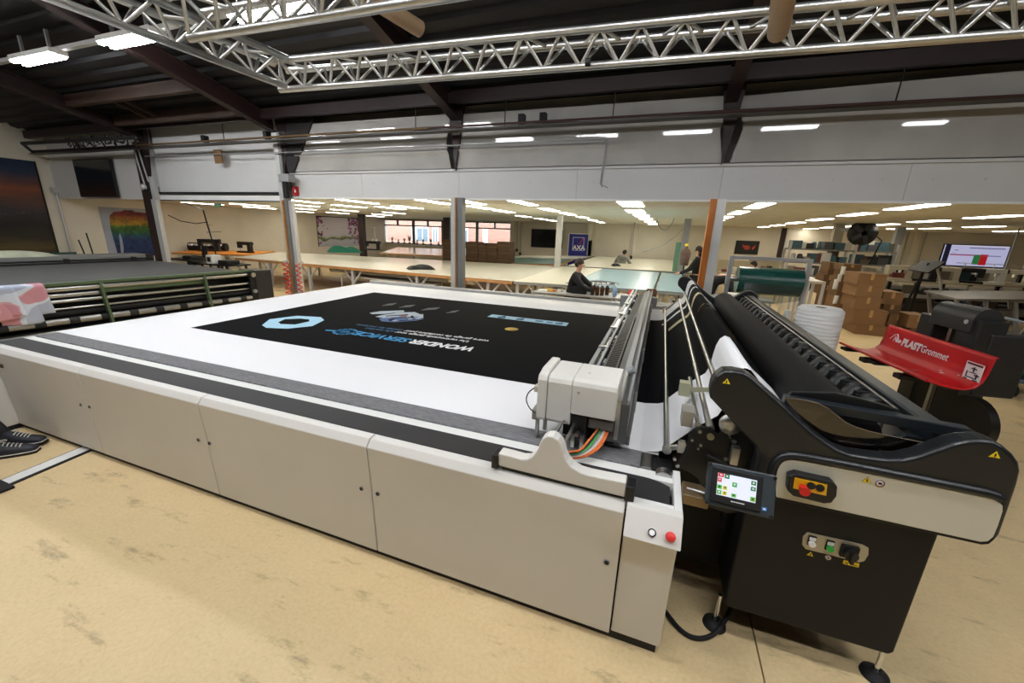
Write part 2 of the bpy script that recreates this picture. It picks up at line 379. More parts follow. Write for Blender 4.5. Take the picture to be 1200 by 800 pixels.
# white boarding at the far left, with the television, and the white shutter box between the two left posts
xl = xa
P0 = OY(70, 184, FY)
struct(B().box(WLX, xl, FY, FY + .12, OY(120, 233, FY).z, 3.75).make('wall_boarding', FAS))
struct(B().box(WLX, xl, FY + .02, FY + .1, 3.75, RZ0 + .1).make('wall_gable', FAS))
sb = struct(B().box(xl + .15, xb - .12, FY + .02, FY + .3, OY(260, 227, FY).z, OY(260, 182, FY).z).make('wall_shutter', FAS))
B().box(xl + .15, xb - .12, FY + .05, FY + .25, OY(260, 182, FY).z, RZ0).make('upper_board', FAS, sb)
B().box(xl + .15, xb - .12, FY - .02, FY + .05, OY(260, 235, FY).z, OY(260, 229, FY).z).make('bottom_rail', WHITE, sb)
B().box(xl + .15, xb - .12, FY - .03, FY + .02, OY(260, 227, FY).z, OY(260, 225, FY).z).make('guide_bar', DARK, sb)
B().box(xl + .15, xb - .12, FY - .03, FY + .03, OY(260, 234.7, FY).z - .02, OY(260, 234.7, FY).z).make('guide_bar', DARK, sb)

# posts between the halls
def post(n, px, py, parts):
    x = OY(px, py, FY).x; o = None
    for k, (dx0, dx1, y0, y1, z1, m) in enumerate(parts):
        b = B().box(x + dx0, x + dx1, FY + y0, FY + y1, 0, z1)
        if k == 0: o = struct(b.make('trim_%d' % n, m))
        else: b.make('facing', m, o)
    return o
LG = mat('light_grey_steel', (190, 190, 188), .4, .3); MG = mat('mid_grey_steel', (120, 122, 120), .4, .3)
post(1, 539, 240, [(-.02, .12, -.14, .0, 2.58, MG), (-.12, -.03, -.16, -.02, 2.58, LG), (-.03, -.0, -.165, -.02, 2.58, WOOD)])
post(2, 841, 236, [(-.02, .11, -.15, 0, 2.58, WHITE), (-.11, -.02, -.16, -.01, 2.58, mat('orange_wood', (190, 112, 40), .5, var=.2, scale=4, stretch=(1, 1, .3)))])
post(3, 334, 200, [(-.10, .02, -.14, 0, 3.9, LG), (.02, .1, -.14, 0, 3.9, MG), (-.02, .02, -.18, -.14, 2.5, WOOD), (.1, .2, -.1, 0, 2.5, LG)])
post(4, 178, 235, [(-.1, .04, -.14, 0, 3.9, BROWN), (.14, .32, -.1, 0, 2.5, LG)])
# post head gussets where the rafters land
for px, py in ((537, 160), (853, 150), (335, 165), (172, 170)):
    x = OY(px, py, FY).x
    b = B().xz([(x - .16, 4.2), (x + .16, 4.2), (x + .07, 3.5), (x - .02, 3.07), (x - .06, 3.5)], FY - .1, FY - .02); struct(b.make('trim_12', BROWN)).name = 'trim_12'
x = OY(353, 150, FY).x
struct(B().xz([(x - .5, 4.15), (x + .45, 4.15), (x - .25, 3.1), (x - .42, 3.1)], FY - .09, FY - .05).make('trim_13', mat('dark_gusset', (24, 18, 18), .7)))
# inner posts of the rear hall
for n, (px, y, wd, z0, m) in enumerate(((655, 13.5, .17, LG, 0), (803, 14.5, .2, GREYM, 0), (425, 17.0, .3, BROWN, 0), (524, 19.0, .35, BROWN, 0), (1052, 17.5, .22, GREYM, 0), (980, 15.5, .25, mat('tan_post', (170, 160, 140), .7), 0), (691, 22.7, .22, WALLP, 0), (917, 22.6, .18, BROWN, 0))):
    x = OY(px, 280, y).x; struct(B().box(x - wd / 2, x + wd / 2, y - .1, y + .1, 0, CEIL).make('trim_%d' % (20 + n), z0))
for n, px in enumerate((601, 696, 745, 797, 927, 1060, 1078)):
    x = OY(px, 265, WBY).x; struct(B().box(x - .12, x + .12, WBY - .1, WBY, 0, CEIL).make('trim_%d' % (30 + n), WALLP))

# plastic sheets hung above the fascia
g = G('clear_sheeting', .6, .3); v = g.obj()
g.col(g.ramp(g.noise(v, 1.3, 4), [(.3, (158, 156, 150)), (.7, (178, 176, 170))])); g.bump(g.noise(g.obj((1, 1, 2.2)), 1.6, 5, .6),   .10, .04)
g.b.inputs['Coat Weight'].default_value = .7; g.b.inputs['Coat Roughness'].default_value = .03
SHEET = g.m
def sheet(pxa, pxb, label, skew):
    xa_, xb_ = OY(pxa, 170, FY).x, OY(pxb, 170, FY).x
    ph = random.random() * 6
    def f(u, t):
        x = xa_ + (xb_ - xa_) * u; zt = 4.02 - .08 * (1 - abs(2 * u - 1)) * 0 + skew[0] * (1 - u) + skew[1] * u
        z = FZ1 + .05 + (zt - FZ1 - .05) * t
        edge = .10 * math.exp(-((1 - u) * 9)) * (1 - abs(2 * t - 1)) if u > .5 else .10 * math.exp(-(u * 9)) * (1 - abs(2 * t - 1))
        fold = -.05 * math.exp(-((z - 3.42 - .01 * sin(x * 3)) / .035) ** 2) * (1 if x < -.6 else .0)
        sag = -.0 * math.exp(-((z - 3.78) / .09) ** 2)
        y = FY - .05 + .0015 * sin(x * 1.3 + ph) * sin(z * 2 + ph) + fold + sag
        return Vector((x + (edge if u < .5 else -edge), y, z))
    o = B().grid(f, 60, 26).make('plastic_sheet', SHEET)
    return tag(o, label, 'plastic sheet', 'plastic sheets above the fascia')
sheet(345, 530, 'grey plastic sheet above the fascia between the grey steel posts, with one long sagging fold', (.02, .02))
sheet(536, 849, 'grey plastic sheet above the fascia between the mid grey post and the orange-sided post', (0, 0))
sheet(858, 1240, 'grey plastic sheet above the fascia, over the cartons and the wall screen', (-.02, .06))
# ================================================================== LAMPS
TUBEM = mat('lit_tube', (250, 251, 254), .5, emit=TUBE); PANM = mat('lit_panel', (255, 248, 232), .5, emit=PANEL)
# tube fixtures on trunking under the high roof; each has a body and two lit diffusers
def fixture(x, y, label, L=1.25, grp='tube lamps under the high roof', z=None):
    z = roofz(y) - .38 if z is None else z
    t = thing('ceiling_lamp', label, 'lamp', (x, y, z), grp)
    B().box(x - L / 2, x + L / 2, y - .12, y + .12, z, z + .07).make('body', WHITE, t)
    for s in (-1, 1):
        B().yz([(y + s * .07 - .045, z), (y + s * .07 - .03, z - .035), (y + s * .07 + .03, z - .035), (y + s * .07 + .045, z)], x - L / 2 + .02, x + L / 2 - .02).make('diffuser', TUBEM, t)
    for s in (-1, 1): B().box(x + s * (L / 2 - .22) - .02, x + s * (L / 2 - .22) + .02, y - .02, y + .02, z + .07, roofz(y) - .005).make('hanger', GREYM, t)
    return t
pf = [(45, 70, 'tube lamp under the high roof, above the left mural'), (154, 48, 'tube lamp under the high roof, beside the slanted truss'), (316, 15, 'tube lamp seen through the bars of the upper left truss')]
ly = None
for px, py, lb in pf:
    p = roofpt(px, py, .40)
    if ly is None: ly = p.y
    fixture(p.x, p.y, lb)
p0, p1 = roofpt(45, 70, .36), roofpt(316, 15, .36)
tr = thing('lamp_trunking', 'long grey trunking rail carrying the tube lamps under the high roof', 'rail', ((p0.x + p1.x) / 2, p0.y, roofz(p0.y) - .4))
b = B(); e = (p1 - p0).normalized()
b.bar(p0 - e * 3 + Vector((0, .0, .085)), p1 + e * 12 + Vector((0, .0, .085)), .07, .06); b.make('rail', LG, tr)
# the lamp rows further forward, outside the frame: placed so that the plastic sheets mirror them where the photograph shows it
mir = [(200, 169), (382, 166), (465, 163), (602, 162), (700, 158.5), (806, 154.5), (924, 149), (1084, 143.5)]
yy = FY - .05
for px, py in mir:
    d = ray(px, py)
    for yr in (1.4, -.7):
        q = CAM + d * ((2 * yy - yr) / d.y)
        if abs(q.x) < 15 and q.z < roofz(yr) - .25: fixture(q.x, yr, 'tube lamp of the rows above and behind the viewer', 1.25 if px != 1084 else .8, z=q.z)

# panel lamps set into the low ceiling
lamps = []
def panel(px, py, lb=None, L=1.25, W_=.24):
    p = OZ(px, py, CEIL)
    lamps.append((p.x, p.y)); x, y = p.x, p.y
    t = thing('ceiling_panel_lamp', lb or 'lit panel lamp in the low ceiling of the rear hall', 'lamp', (x, y, CEIL), 'panel lamps in the low ceiling')
    B().box(x - W_ / 2 - .03, x + W_ / 2 + .03, y - L / 2 - .03, y + L / 2 + .03, CEIL - .012, CEIL + .002).make('frame', WHITE, t)
    B().box(x - W_ / 2, x + W_ / 2, y - L / 2, y + L / 2, CEIL - .022, CEIL - .012).make('diffuser', PANM, t)
rows = (('over the light blue tables', [(740, 238.5), (745, 247), (752, 252), (757, 256), (762, 259.5), (765, 262)]),
    ('leading past the white inner post', [(614, 237), (644, 245), (666, 250), (683, 254), (695, 257.5), (704, 260)]),
    ('just right of the mid grey post', [(550, 236), (564, 242.5), (591, 247), (614, 253), (634, 256), (647, 258)]),
    ('just left of the mid grey post', [(510, 236), (478, 242)]), ('above the window plants', [(458, 243), (462, 249), (448, 251), (440, 253)]),
    ('above the blossom poster', [(420, 235.5), (410, 241), (404, 246), (396, 249), (394, 252.5)]),
    ('by the post with the red sign', [(353, 235), (353, 240), (353, 244), (353, 247.5)]), ('near the exit sign', [(238, 238), (293, 239.5), (305, 243)]),
    ('leading on from the orange post', [(889, 240), (865, 248.5), (850, 254), (842, 258)]),
    ('above the green film stand', [(1071, 241.5), (1003, 250.5), (960, 256.5), (932, 260.5), (911, 263.5), (895, 265.5), (883, 267)]),
    ('between fan and wall screen', [(1165, 253), (1087, 258.5), (1036, 262.5), (995, 264.5), (972, 266), (950, 267.6)]),
    ('at the wall screen', [(1152, 265), (1054, 267.5), (1095, 267.2), (1185, 270.5)]))
ORDL = ('nearest', 'second', 'third', 'fourth', 'fifth', 'sixth', 'seventh')
for nm, pp in rows:
    for k, (px, py) in enumerate(pp): panel(px, py, '%s panel lamp of the low ceiling row %s' % (ORDL[k], nm), W_=.40 if 'blue' in nm else .24)

# ================================================================== CUTTING TABLE
CX0, CX1 = -5.83, .226
ct = thing('cutting_table', 'long white flatbed cutting table with grey panels and a white conveyor bed', 'cutting machine', (-2.8, 4.2, 0))
FP = [(1.648, .05), (1.632, .55), (1.617, .79), (1.651, .829), (1.697, .835), (1.74, .80), (1.74, .05)]
seams = [-5.62, -4.262, -2.848, -1.437, -.012]
for k, (a, b) in enumerate(zip(seams, seams[1:])):
    p = B().yz(FP, a + .004, b - .004).make('front_panel', PANEL_W, ct, .004)
for px, py in ((95.5, 474), (105.5, 476.5), (233, 515), (246, 519), (424, 572), (443, 578), (711, 658)):
    q = OY(px, py, 1.634); r_ = B().cyl((q.x, 1.645, q.z), (q.x, 1.628, q.z), .014, n=16).make('lock', GREYM, ct)
    B().cyl((q.x, 1.64, q.z), (q.x, 1.626, q.z), .0105, n=16).make('keyhole', INK, r_)
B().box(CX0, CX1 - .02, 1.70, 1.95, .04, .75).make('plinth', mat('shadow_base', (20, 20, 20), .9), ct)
B().box(CX0 + .05, CX1 - .015, 1.675, 6.8, .0, .06).make('shade_skirt', INK, ct)  # base strip set forward, its ink black standing in for floor shade
B().box(CX0, .02, 1.695, 1.955, .76, .8349).make('ledge', WHITE, ct, .003)
B().box(.02, .192, 1.655, 1.699, .76, .8349).make('ledge', WHITE, ct, .003); B().box(.02, .192, 1.877, 1.955, .76, .8349).make('ledge', WHITE, ct, .003)
b = B().box(CX0 + .03, .03, 1.697, 1.878, .8349, .8357); b.grid(lambda u, v: Vector((.03 + .148 * u, 1.697 + .181 * v, .8357 - .025 * u ** 2.6)), 10, 1)
b.make('cover_strip', mat('black_cover_strip', (34, 33, 34), .6, bump=.1, scale=120), ct)
g = G('bristle_strip', .8, .2); v = g.obj((1, 14, 1)); g.col(g.ramp(g.noise(v, 22, 4), [(.3, (98, 98, 100)), (.7, (140, 140, 142))])); g.bump(g.noise(v, 70, 3), .5, .01)
B().box(CX0 + .12, .03, 1.95, 2.112, .80, .8475).make('bristle_strip', g.m, ct, .004)
# end unit: frame, sloping control face, buttons, panel
B().box(CX1 - .036, CX1 - .001, 1.655, 1.99, .70, .8435).make('end_frame', WHITE, ct, .004)
B().yz([(1.668, .05), (1.648, .56), (1.63, .735), (1.535, .738), (1.617, .842), (1.66, .842), (1.74, .8), (1.74, .05)], seams[-1] + .004, CX1).make('end_panel', PANEL_W, ct, .004)
cn = Vector((0, -.78, .61)).normalized()
def onface(px, py):
    d = ray(px, py); a = Vector((0, 1.535, .745)); n = Vector((0, -.097, .082)).normalized(); return CAM + d * ((a - CAM).dot(n) / d.dot(n)), n
q, n = onface(764, 624); bt = B().cyl(q - n * .005, q + n * .006, .017, n=20).make('push_button', CHROME, ct); B().cyl(q, q + n * .009, .012, n=20).make('lens', WHITEINK, bt)
q, n = onface(785.5, 629); bt = B().cyl(q - n * .005, q + n * .008, .012, n=16).make('emergency_stop', mat('red_mushroom', (225, 50, 50), .4), ct); B().lathe([(.012, 0), (.02, .002), (.0205, .012), (.015, .018), (1e-4, .02)], q + n * .006, 20, n.to_track_quat('Z', 'Y').to_matrix()).make('mushroom', mat('red_mushroom'), bt)
# end cabinet at the far left
B().box(-6.1, -5.622, 1.36, 1.75, .05, .80).make('end_cabinet', PANEL_W, ct, .006)
B().box(-6.08, -5.64, 1.40, 1.75, 0, .05).make('cabinet_foot', INK, ct)
words('WONDER', .058, frame((-5.69, 1.6165, .772), (1, 0, 0), (0, .05, 1)), 'lettering', mat('brown_ink', (84, 52, 42), .6), ct) if 0 else None
lt = B(); q = OY(0, 427.5, 1.62)
for k in range(5): lt.box(q.x - .12 + .034 * k, q.x - .095 + .034 * k, 1.612, 1.6225, q.z - .02, q.z + .012)
lt.make('lettering', mat('brown_ink', (84, 52, 42), .6), ct)
# conveyor bed in white sections
BX0, BX1, BY0, BY1 = -5.76, .12, 2.108, 6.87
BEDW = mat('white_conveyor', (235, 235, 235), .5, var=.012, scale=2)
bx = [BX0] + [OZ(p, q, .845).x for p, q in ((281, 430), (529, 481))] + [BX1]
bx = [BX0, -3.62, -1.50, BX1]
q1, q2 = OZ(281, 430.5, .845), OZ(529, 481, .845); bx[1], bx[2] = q1.x, q2.x
B().box(BX0, BX1, BY0, BY1, .70, .843).make('bed_core', GREYM, ct)
for a, b in zip(bx, bx[1:]): B().box(a + .0015, b - .0015, BY0, BY1, .80, .8455).make('bed_section', BEDW, ct)
B().box(BX0 - .06, BX0, 1.70, 6.9, .74, .838).make('side_rail', ALU, ct)
B().box(BX0 + .05, BX1, BY1, BY1 + .10, .70, .90).box(BX0 + .05, BX1, BY1 + .10, BY1 + .16, .74, .87).make('rear_rail', mat('rail_grey', (168, 168, 165), .4, .4), ct, .01)
B().box(BX0 + .1, BX1, 6.3, 6.85, .05, .7).make('rear_body', PANEL_W, ct)
B().box(BX0 + .02, BX0 + .2, 1.8, 6.8, .05, .72).make('side_body', PANEL_W, ct)
# roller and belt at the outfeed end, small wheel on the end ledge
B().box(.03, .20, 1.99, 6.8, .74, .80).make('outfeed_plate', DARK, ct)
B().cyl((.06, 1.96, .80), (.06, 6.85, .80), .045, n=20).make('outfeed_roller', STEEL, ct)
q = OZ(778, 555, .84); B().cyl((q.x, q.y - .02, .815), (q.x, q.y + .03, .815), .045, n=24).make('idler_wheel', STEEL, ct)
B().box(.03, .19, 1.96, 2.10, .80, .836).make('end_bridge', DARK, ct, .004)

# ================================================================== PRINTED SHEET
BLK = mat('printed_black', (9, 10, 13), .8, spec=.06); WFAB = mat('white_fabric', (233, 233, 234), .85, spec=.2)
ps = thing('printed_sheet', 'white fabric sheet printed black with blue and white lettering, lying on the cutting bed', 'printed fabric', (-2, 4.3, .846))
ZS = .8465
prof = [(.02, ZS), (.10, .858), (.135, .872), (.18, .93), (.28, 1.045), (.37, 1.13), (.392, 1.19), (.397, 1.27), (.405, 1.33), (.42, 1.375), (.445, 1.398), (.475, 1.39), (.51, 1.35), (.57, 1.272), (.63, 1.205), (.70, 1.145), (.765, 1.09), (.785, 1.06)]
SY0, SY1, PY0, PY1 = 2.115, 6.40, 2.81, 5.90
SX0 = -5.70
ys = [(SY0, PY0, 0), (PY0, PY1, 1), (PY1, SY1, 0)]
b = B()
for ya_, yb_, k in ys:
    b.cur = k; n = 14
    b.grid(lambda u, v: Vector((prof[round(u * (len(prof) - 1))][0], ya_ + (yb_ - ya_) * v, prof[round(u * (len(prof) - 1))][1])), len(prof) - 1, 6)
b.make('risen_part', [WFAB, BLK], ps)
b = B(); b.cur = 0
px0, px1 = OZ(225, 383.5, ZS).x, .02
pyl = OZ(225, 383.5, ZS).y
b.quad((SX0, SY0, ZS), (.02, SY0, ZS), (.02, PY0, ZS), (px0, PY0, ZS), (SX0, PY0, ZS))
b.quad((SX0, PY0, ZS), (px0, PY0, ZS), (px0, PY1, ZS), (SX0, PY1, ZS)); b.quad((SX0, PY1, ZS), (px0, PY1, ZS), (.02, PY1, ZS), (.02, SY1, ZS), (SX0, SY1, ZS))
b.cur = 1; b.quad((px0, PY0, ZS), (px1, PY0, ZS), (px1, PY1, ZS), (px0, PY1, ZS))
b.make('flat_part', [WFAB, BLK], ps)
# prints (read from the far side)
CY = mat('cyan_ink', (58, 150, 205), .7); PALE = mat('pale_blue_ink', (166, 208, 228), .7); DBL = mat('dim_blue_ink', (40, 92, 128), .7); GOLD = mat('gold_ink', (205, 170, 70), .7)
ZP = ZS + .0012
def line180(txt, pR, pL, h, name, m, shear=0, bold=0):
    "lettering turned half a turn, from its start at image point pR to its end at pL"
    a, c = OZ(*pR, ZP), OZ(*pL, ZP); d = c - a; M = frame((a.x, a.y, ZP), d, Vector((d.y, -d.x, 0)) if d.x < 0 else Vector((-d.y, d.x, 0)))
    up = Vector((0, 0, 1)); M = frame((a.x, a.y, ZP), d, up.cross(d))
    q = words(txt, 1, M, name, m, ps, shear, bold)
    xs = [(M.inverted() @ v.co).x for v in q.data.vertices]; ysz = [(M.inverted() @ v.co).y for v in q.data.vertices]
    sx = d.length / max(xs); sy = h / max(ysz)
    q.data.transform(M @ Matrix.Diagonal((sx, sy, 1, 1)) @ M.inverted()); return q
line180('WONDER', (559, 407.5), (485, 397.8), .14, 'lettering', WHITEINK, .2, .04)
line180('SERVICE', (484.5, 397.6), (421, 388.3), .14, 'lettering', CY, .2, .025)
line180('Uw vertrouwde garage voor', (551, 399.3), (464.7, 388), .07, 'lettering', WHITEINK, .1, .012)
line180('alle merken', (463, 387.7), (430, 383.6), .07, 'lettering', DBL, .1, .012)
line180('votre garage de confiance pour', (574, 398.6), (475.3, 386.6), .07, 'lettering', WHITEINK, .1, .012)
line180('toutes les marques', (472.7, 386.2), (420, 379.6), .07, 'lettering', DBL, .1, .012)
def flat(pts, name, m, z=ZP, holes=None):
    return B().xy([(OZ(px, py, ZS).x, OZ(px, py, ZS).y) for px, py in pts], z - .0008, z).make(name, m, ps)
# pale blue hexagon ring
hexo = [(307, 381), (316, 374), (348, 370), (376, 371.5), (380, 375), (366, 382), (337, 385), (312, 384)]
hexi = [(326, 377.5), (334, 374), (352, 373.2), (362.5, 374.4), (362.5, 376.5), (346, 380.2), (329, 379.6)]
flat(hexo, 'hexagon_print', PALE); flat(hexi, 'hexagon_print', BLK, ZP + .0008)
flat([(571, 371), (577, 368.3), (666.5, 378.3), (663.5, 382)], 'banner_print', PALE)
for pts in ([(584, 371), (593, 370), (592, 373), (583, 372.6)], [(606, 373), (615, 372.6), (613, 375.4), (604, 374.6)], [(652, 378.2), (660, 378.4), (659, 380.2), (650, 379.4)], [(628, 375.4), (637, 376), (636, 377), (627, 376.5)], [(641, 377), (648, 377.8), (647, 378.8), (640, 378)]): flat(pts, 'banner_print', DBL, ZP + .0008)
e = OZ(599.5, 385.5, ZS); B().lathe([(1e-4, .0009), (.085, .0009), (.085, 0)], (e.x, e.y, ZS), 20).make('round_print', GOLD, ps)
# wrench-like logo: blue cog with arms
c0 = OZ(404.5, 388.6, ZS); r_ = random.Random(3); cg = B()
for k in range(26):
    a = 2 * pi * k / 26; R_ = .085 + (.016 if k % 2 else 0)
    cg.box(-.02, .02, R_ - .04, R_ + .03, ZS + .0004, ZP, Matrix.Translation((c0.x, c0.y, 0)) @ Matrix.Rotation(a, 4, 'Z'))
for k in range(5): cg.box(-.07 + .034 * k, -.056 + .034 * k, -.06 + .014 * k, .05, ZS + .0004, ZP, Matrix.Translation((c0.x, c0.y, 0)))
cg.box(.10, .17, -.02, .02, ZS + .0004, ZP, Matrix.Translation((c0.x, c0.y, 0)) @ Matrix.Rotation(.5, 4, 'Z')); cg.box(-.24, -.11, .0, .035, ZS + .0004, ZP, Matrix.Translation((c0.x, c0.y, 0)) @ Matrix.Rotation(.25, 4, 'Z'))
tag(cg.make('cog_print', CY, ps), kind='stuff')
# picture of vehicles (printed): pale, blue and rusty shapes
for pts, m in (([(440, 371), (452, 368), (470, 366), (486, 365.6), (496, 369.5), (478, 372.5), (452, 373)], mat('print_pale', (176, 188, 196), .7)), ([(444, 373), (470, 371), (497, 373.5), (488, 375.5), (462, 377.4), (447, 376.4)], mat('print_blue', (74, 104, 150), .7)), ([(466, 370.2), (478, 368.4), (476, 372)], mat('print_rust', (140, 90, 70), .7)), ([(433, 366.5), (446, 364.6), (473, 363.6), (474, 365.4), (452, 367.6), (436, 368)], mat('print_pale')), ([(478, 369.6), (496, 368), (496, 372.4), (482, 373)], mat('print_pale')), ([(462, 365.4), (474, 364.2), (470, 367), (460, 367.4)], mat('print_teal', (70, 110, 120), .7))): flat(pts, 'vehicle_print', m, ZP + .0004 * random.random())
for pts in ([(452, 370), (478, 368.2), (478.6, 368.9), (452.4, 370.8)], [(458, 372.6), (490, 371), (490.4, 371.6), (458.4, 373.3)], [(446, 368.6), (462, 366.4), (463, 366.9), (447, 369.2)], [(468, 375.6), (486, 374), (486.4, 374.6), (468.4, 376.3)], [(481, 370.2), (484, 369.9), (485.5, 372.2), (482.5, 372.5)], [(455, 374.2), (462, 373.6), (463, 375.4), (456, 376)]):
    flat(pts, 'vehicle_print', BLK, ZP + .0009)
for px, py in ((463, 375.6), (481, 373.9), (490.5, 372.8)):
    e_ = OZ(px, py, ZS); B().lathe([(1e-4, .0024), (.035, .0024), (.035, .0008)], (e_.x, e_.y, ZS), 14).make('vehicle_print', mat('print_pale'), ps)
GRY = mat('grey_ink', (96, 100, 104), .7)
for px, py, w_ in ((456, 356.5, 8), (477, 358.6, 9), (505, 361.6, 11), (530, 365, 7)):
    for k in range(3):
        flat([(px - w_ + 3 * k, py + 1.2 - .9 * k), (px + w_ * .6 + 2 * k, py + .2 - .9 * k), (px + w_ * .6 + 2 * k, py + .8 - .9 * k), (px - w_ + 3 * k, py + 1.8 - .9 * k)], 'caption_print', GRY)
# white outline print that runs over the risen part
def onprof(s): 
    L = [0]
    for a, c_ in zip(prof, prof[1:]): L.append(L[-1] + math.dist(a, c_))
    s *= L[-1]
    for i in range(len(prof) - 1):
        if s <= L[i + 1]: t = (s - L[i]) / (L[i + 1] - L[i]); break
    a, c_ = prof[i], prof[i + 1]; n = Vector((-(c_[1] - a[1]), 0, c_[0] - a[0])).normalized(); return Vector((a[0] + (c_[0] - a[0]) * t, 0, a[1] + (c_[1] - a[1]) * t)) + n * .003
def strip(y0, y1, s0, s1, m, name='outline_print'):
    b = B()
    b.grid(lambda u, v: onprof(s0 + (s1 - s0) * u) + Vector((0, y0 + (y1 - y0) * v, 0)), 40, 1); b.make(name, m, ps)
strip(5.48, 5.6, .08, .93, WFAB); strip(4.86, 5.0, .16, .8, mat('cream_ink', (216, 204, 160), .7))
for k in range(9): strip(4.2 - .03 * k, 4.215 - .03 * k, .52 + .045 * k, .56 + .045 * k, GOLD, 'lettering_print')
for k in range(6): strip(3.9 - .05 * k, 3.915 - .05 * k, .60 + .05 * k, .63 + .05 * k, GRY, 'lettering_print')
# ================================================================== CUTTING GANTRY
gt = thing('cutting_gantry', 'grey cutting gantry across the white bed with a white carriage head and cable chain', 'gantry', (-.2, 4.2, .85))
GY0, GY1 = 2.04, 6.78
BEAM = mat('gantry_alu', (100, 100, 99), .5, .4, var=.05, scale=8)
B().box(-.178, -.058, GY0, GY1, .90, 1.135).box(-.058, -.040, GY0, GY1, .90, .96).box(-.30, -.178, GY0, GY1, .96, 1.06).make('beam', BEAM, gt, .004)
B().box(-.135, -.10, GY0 + .02, GY1, 1.135, 1.150).make('linear_rail', GREYM, gt)
B().box(-.076, -.062, GY0, GY1, 1.135, 1.160).make('edge_profile', GREYM, gt)
for y in (2.5, 3.6, 4.9, 6.2): B().box(-.052, -.036, y, y + .06, .90, 1.02).make('bracket', ALU, gt)
# clear cover on the far-left side: frame and panes
GL = bpy.data.materials.new('clear_cover'); GL.use_nodes = True; nt = GL.node_tree; nt.nodes.remove(nt.nodes['Principled BSDF'])
t_ = nt.nodes.new('ShaderNodeBsdfTransparent'); t_.inputs[0].default_value = (.86, .9, .9, 1); gl = nt.nodes.new('ShaderNodeBsdfGlossy'); gl.inputs['Roughness'].default_value = .05
mx = nt.nodes.new('ShaderNodeMixShader'); mx.inputs[0].default_value = .14; nt.links.new(t_.outputs[0], mx.inputs[1]); nt.links.new(gl.outputs[0], mx.inputs[2]); nt.links.new(mx.outputs[0], nt.nodes['Material Output'].inputs[0])
B().box(-.372, -.345, GY0 + .25, GY1 - .1, 1.135, 1.155).make('cover_rail', GREYM, gt)
B().box(-.315, -.298, GY0 + .25, GY1 - .1, 1.15, 1.165).make('cover_rail', GREYM, gt)
for k in range(6):
    y0 = 2.3 + k * .73
    B().box(-.345, -.315, y0 + .02, y0 + .68, 1.148, 1.152).make('cover_pane', GL, gt); B().box(-.362, -.360, y0 + .02, y0 + .70, .93, 1.135).make('cover_pane', GL, gt)
    B().box(-.37, -.30, y0 - .02, y0 + .02, 1.14, 1.168).make('cover_clip', ALU, gt)
    b = B(); b.tube([(-.29, y0 + .1, 1.08), (-.275, y0 + .2, 1.15), (-.285, y0 + .3, 1.14), (-.27, y0 + .36, 1.09)], .008, 6); b.make('hose', BLACKP, gt)
    B().box(-.295, -.268, y0 + .4, y0 + .5, 1.06, 1.14).make('valve', mat('valve_grey', (120, 125, 125), .4), gt)
# cable chain in its tray: one link per step
lm = None
for k in range(118):
    y = 2.36 + k * .0365; hi = y < 4.5
    for top in ((0, 1) if hi else (0,)):
        z = 1.062 + .05 * top
        if lm is None:
            o = B().box(-.275, -.262, 0, .031, 0, .042).box(-.195, -.182, 0, .031, 0, .042).box(-.262, -.195, .006, .020, .034, .042).box(-.262, -.195, .006, .020, 0, .006).box(-.232, -.225, .006, .02, .006, .034).make('chain_link', BLACKP, gt); lm = o; o.location = (0, y, z)
        else: o = lm.copy(); COL.objects.link(o); o.location = (0, y, z)
for k in range(4): B().cyl((-.255 + .016 * k, 2.3, 1.075), (-.255 + .016 * k, 6.6, 1.075), .006, n=6).make('cable', RUBBER, gt)
# end carriage of the far side
B().box(-.55, .02, 6.72, 6.86, .9, 1.05).make('far_carriage', GREYM, gt, .01)
# carriage head housing
HW = mat('housing_white', (212, 210, 203), .42, var=.02, scale=6)
fy = 1.972; X = lambda px, py: OY(px, py, fy).x
x0, xs_, xm, x1 = -.552, -.497, -.36, -.124
zt0, zbL, zbR, yb0 = 1.256, .985, 1.058, 2.27
hp = [(fy + .012, zbL), (fy, zbL + .02), (fy, zt0 - .035), (fy + .010, zt0 - .012), (fy + .035, zt0), (yb0, zt0), (yb0, zbL)]
h1 = B().yz(hp, xs_ + .004, xm).make('carriage_housing', HW, gt, .004)
hp2 = [(a, max(z, zbR)) for a, z in hp]; hp2 = [(fy, zbR), (fy, zt0 - .035), (fy + .010, zt0 - .012), (fy + .035, zt0), (yb0, zt0), (yb0, zbR)]
h2 = B().yz(hp2, xm + .0015, x1).make('carriage_housing', HW, gt, .004)
cp = [(fy + .008, zbL - .002), (fy - .004, zbL + .02), (fy - .004, zt0 - .03), (fy + .012, zt0 - .002), (fy + .05, zt0 + .004), (fy + .09, zt0 + .016), (yb0, zt0 + .016), (yb0, zbL)]
h3 = B().yz(cp, x0, xs_).make('end_housing', HW, gt, .012, 3)
for px, py in ((678, 460), (661, 493)):
    q = OY(px, py, fy); B().cyl((q.x, fy + .002, q.z), (q.x, fy - .003, q.z), .007, n=12).make('screw', STEEL, gt)
for px, py in ((696, 425.5), (691, 437)):
    q = OZ(px, py, zt0); B().cyl((q.x, q.y, zt0 - .002), (q.x, q.y, zt0 + .002), .006, n=10).make('screw', STEEL, gt)
B().box(x1, x1 + .02, 2.02, 2.6, .93, 1.16).make('head_plate', ALU, gt, .002)
q = OY(740, 423, 2.45); B().cyl((-.11, 2.5, 1.17), (-.075, 2.5, 1.19), .026, n=14).make('stop_knob', GREYM, gt)
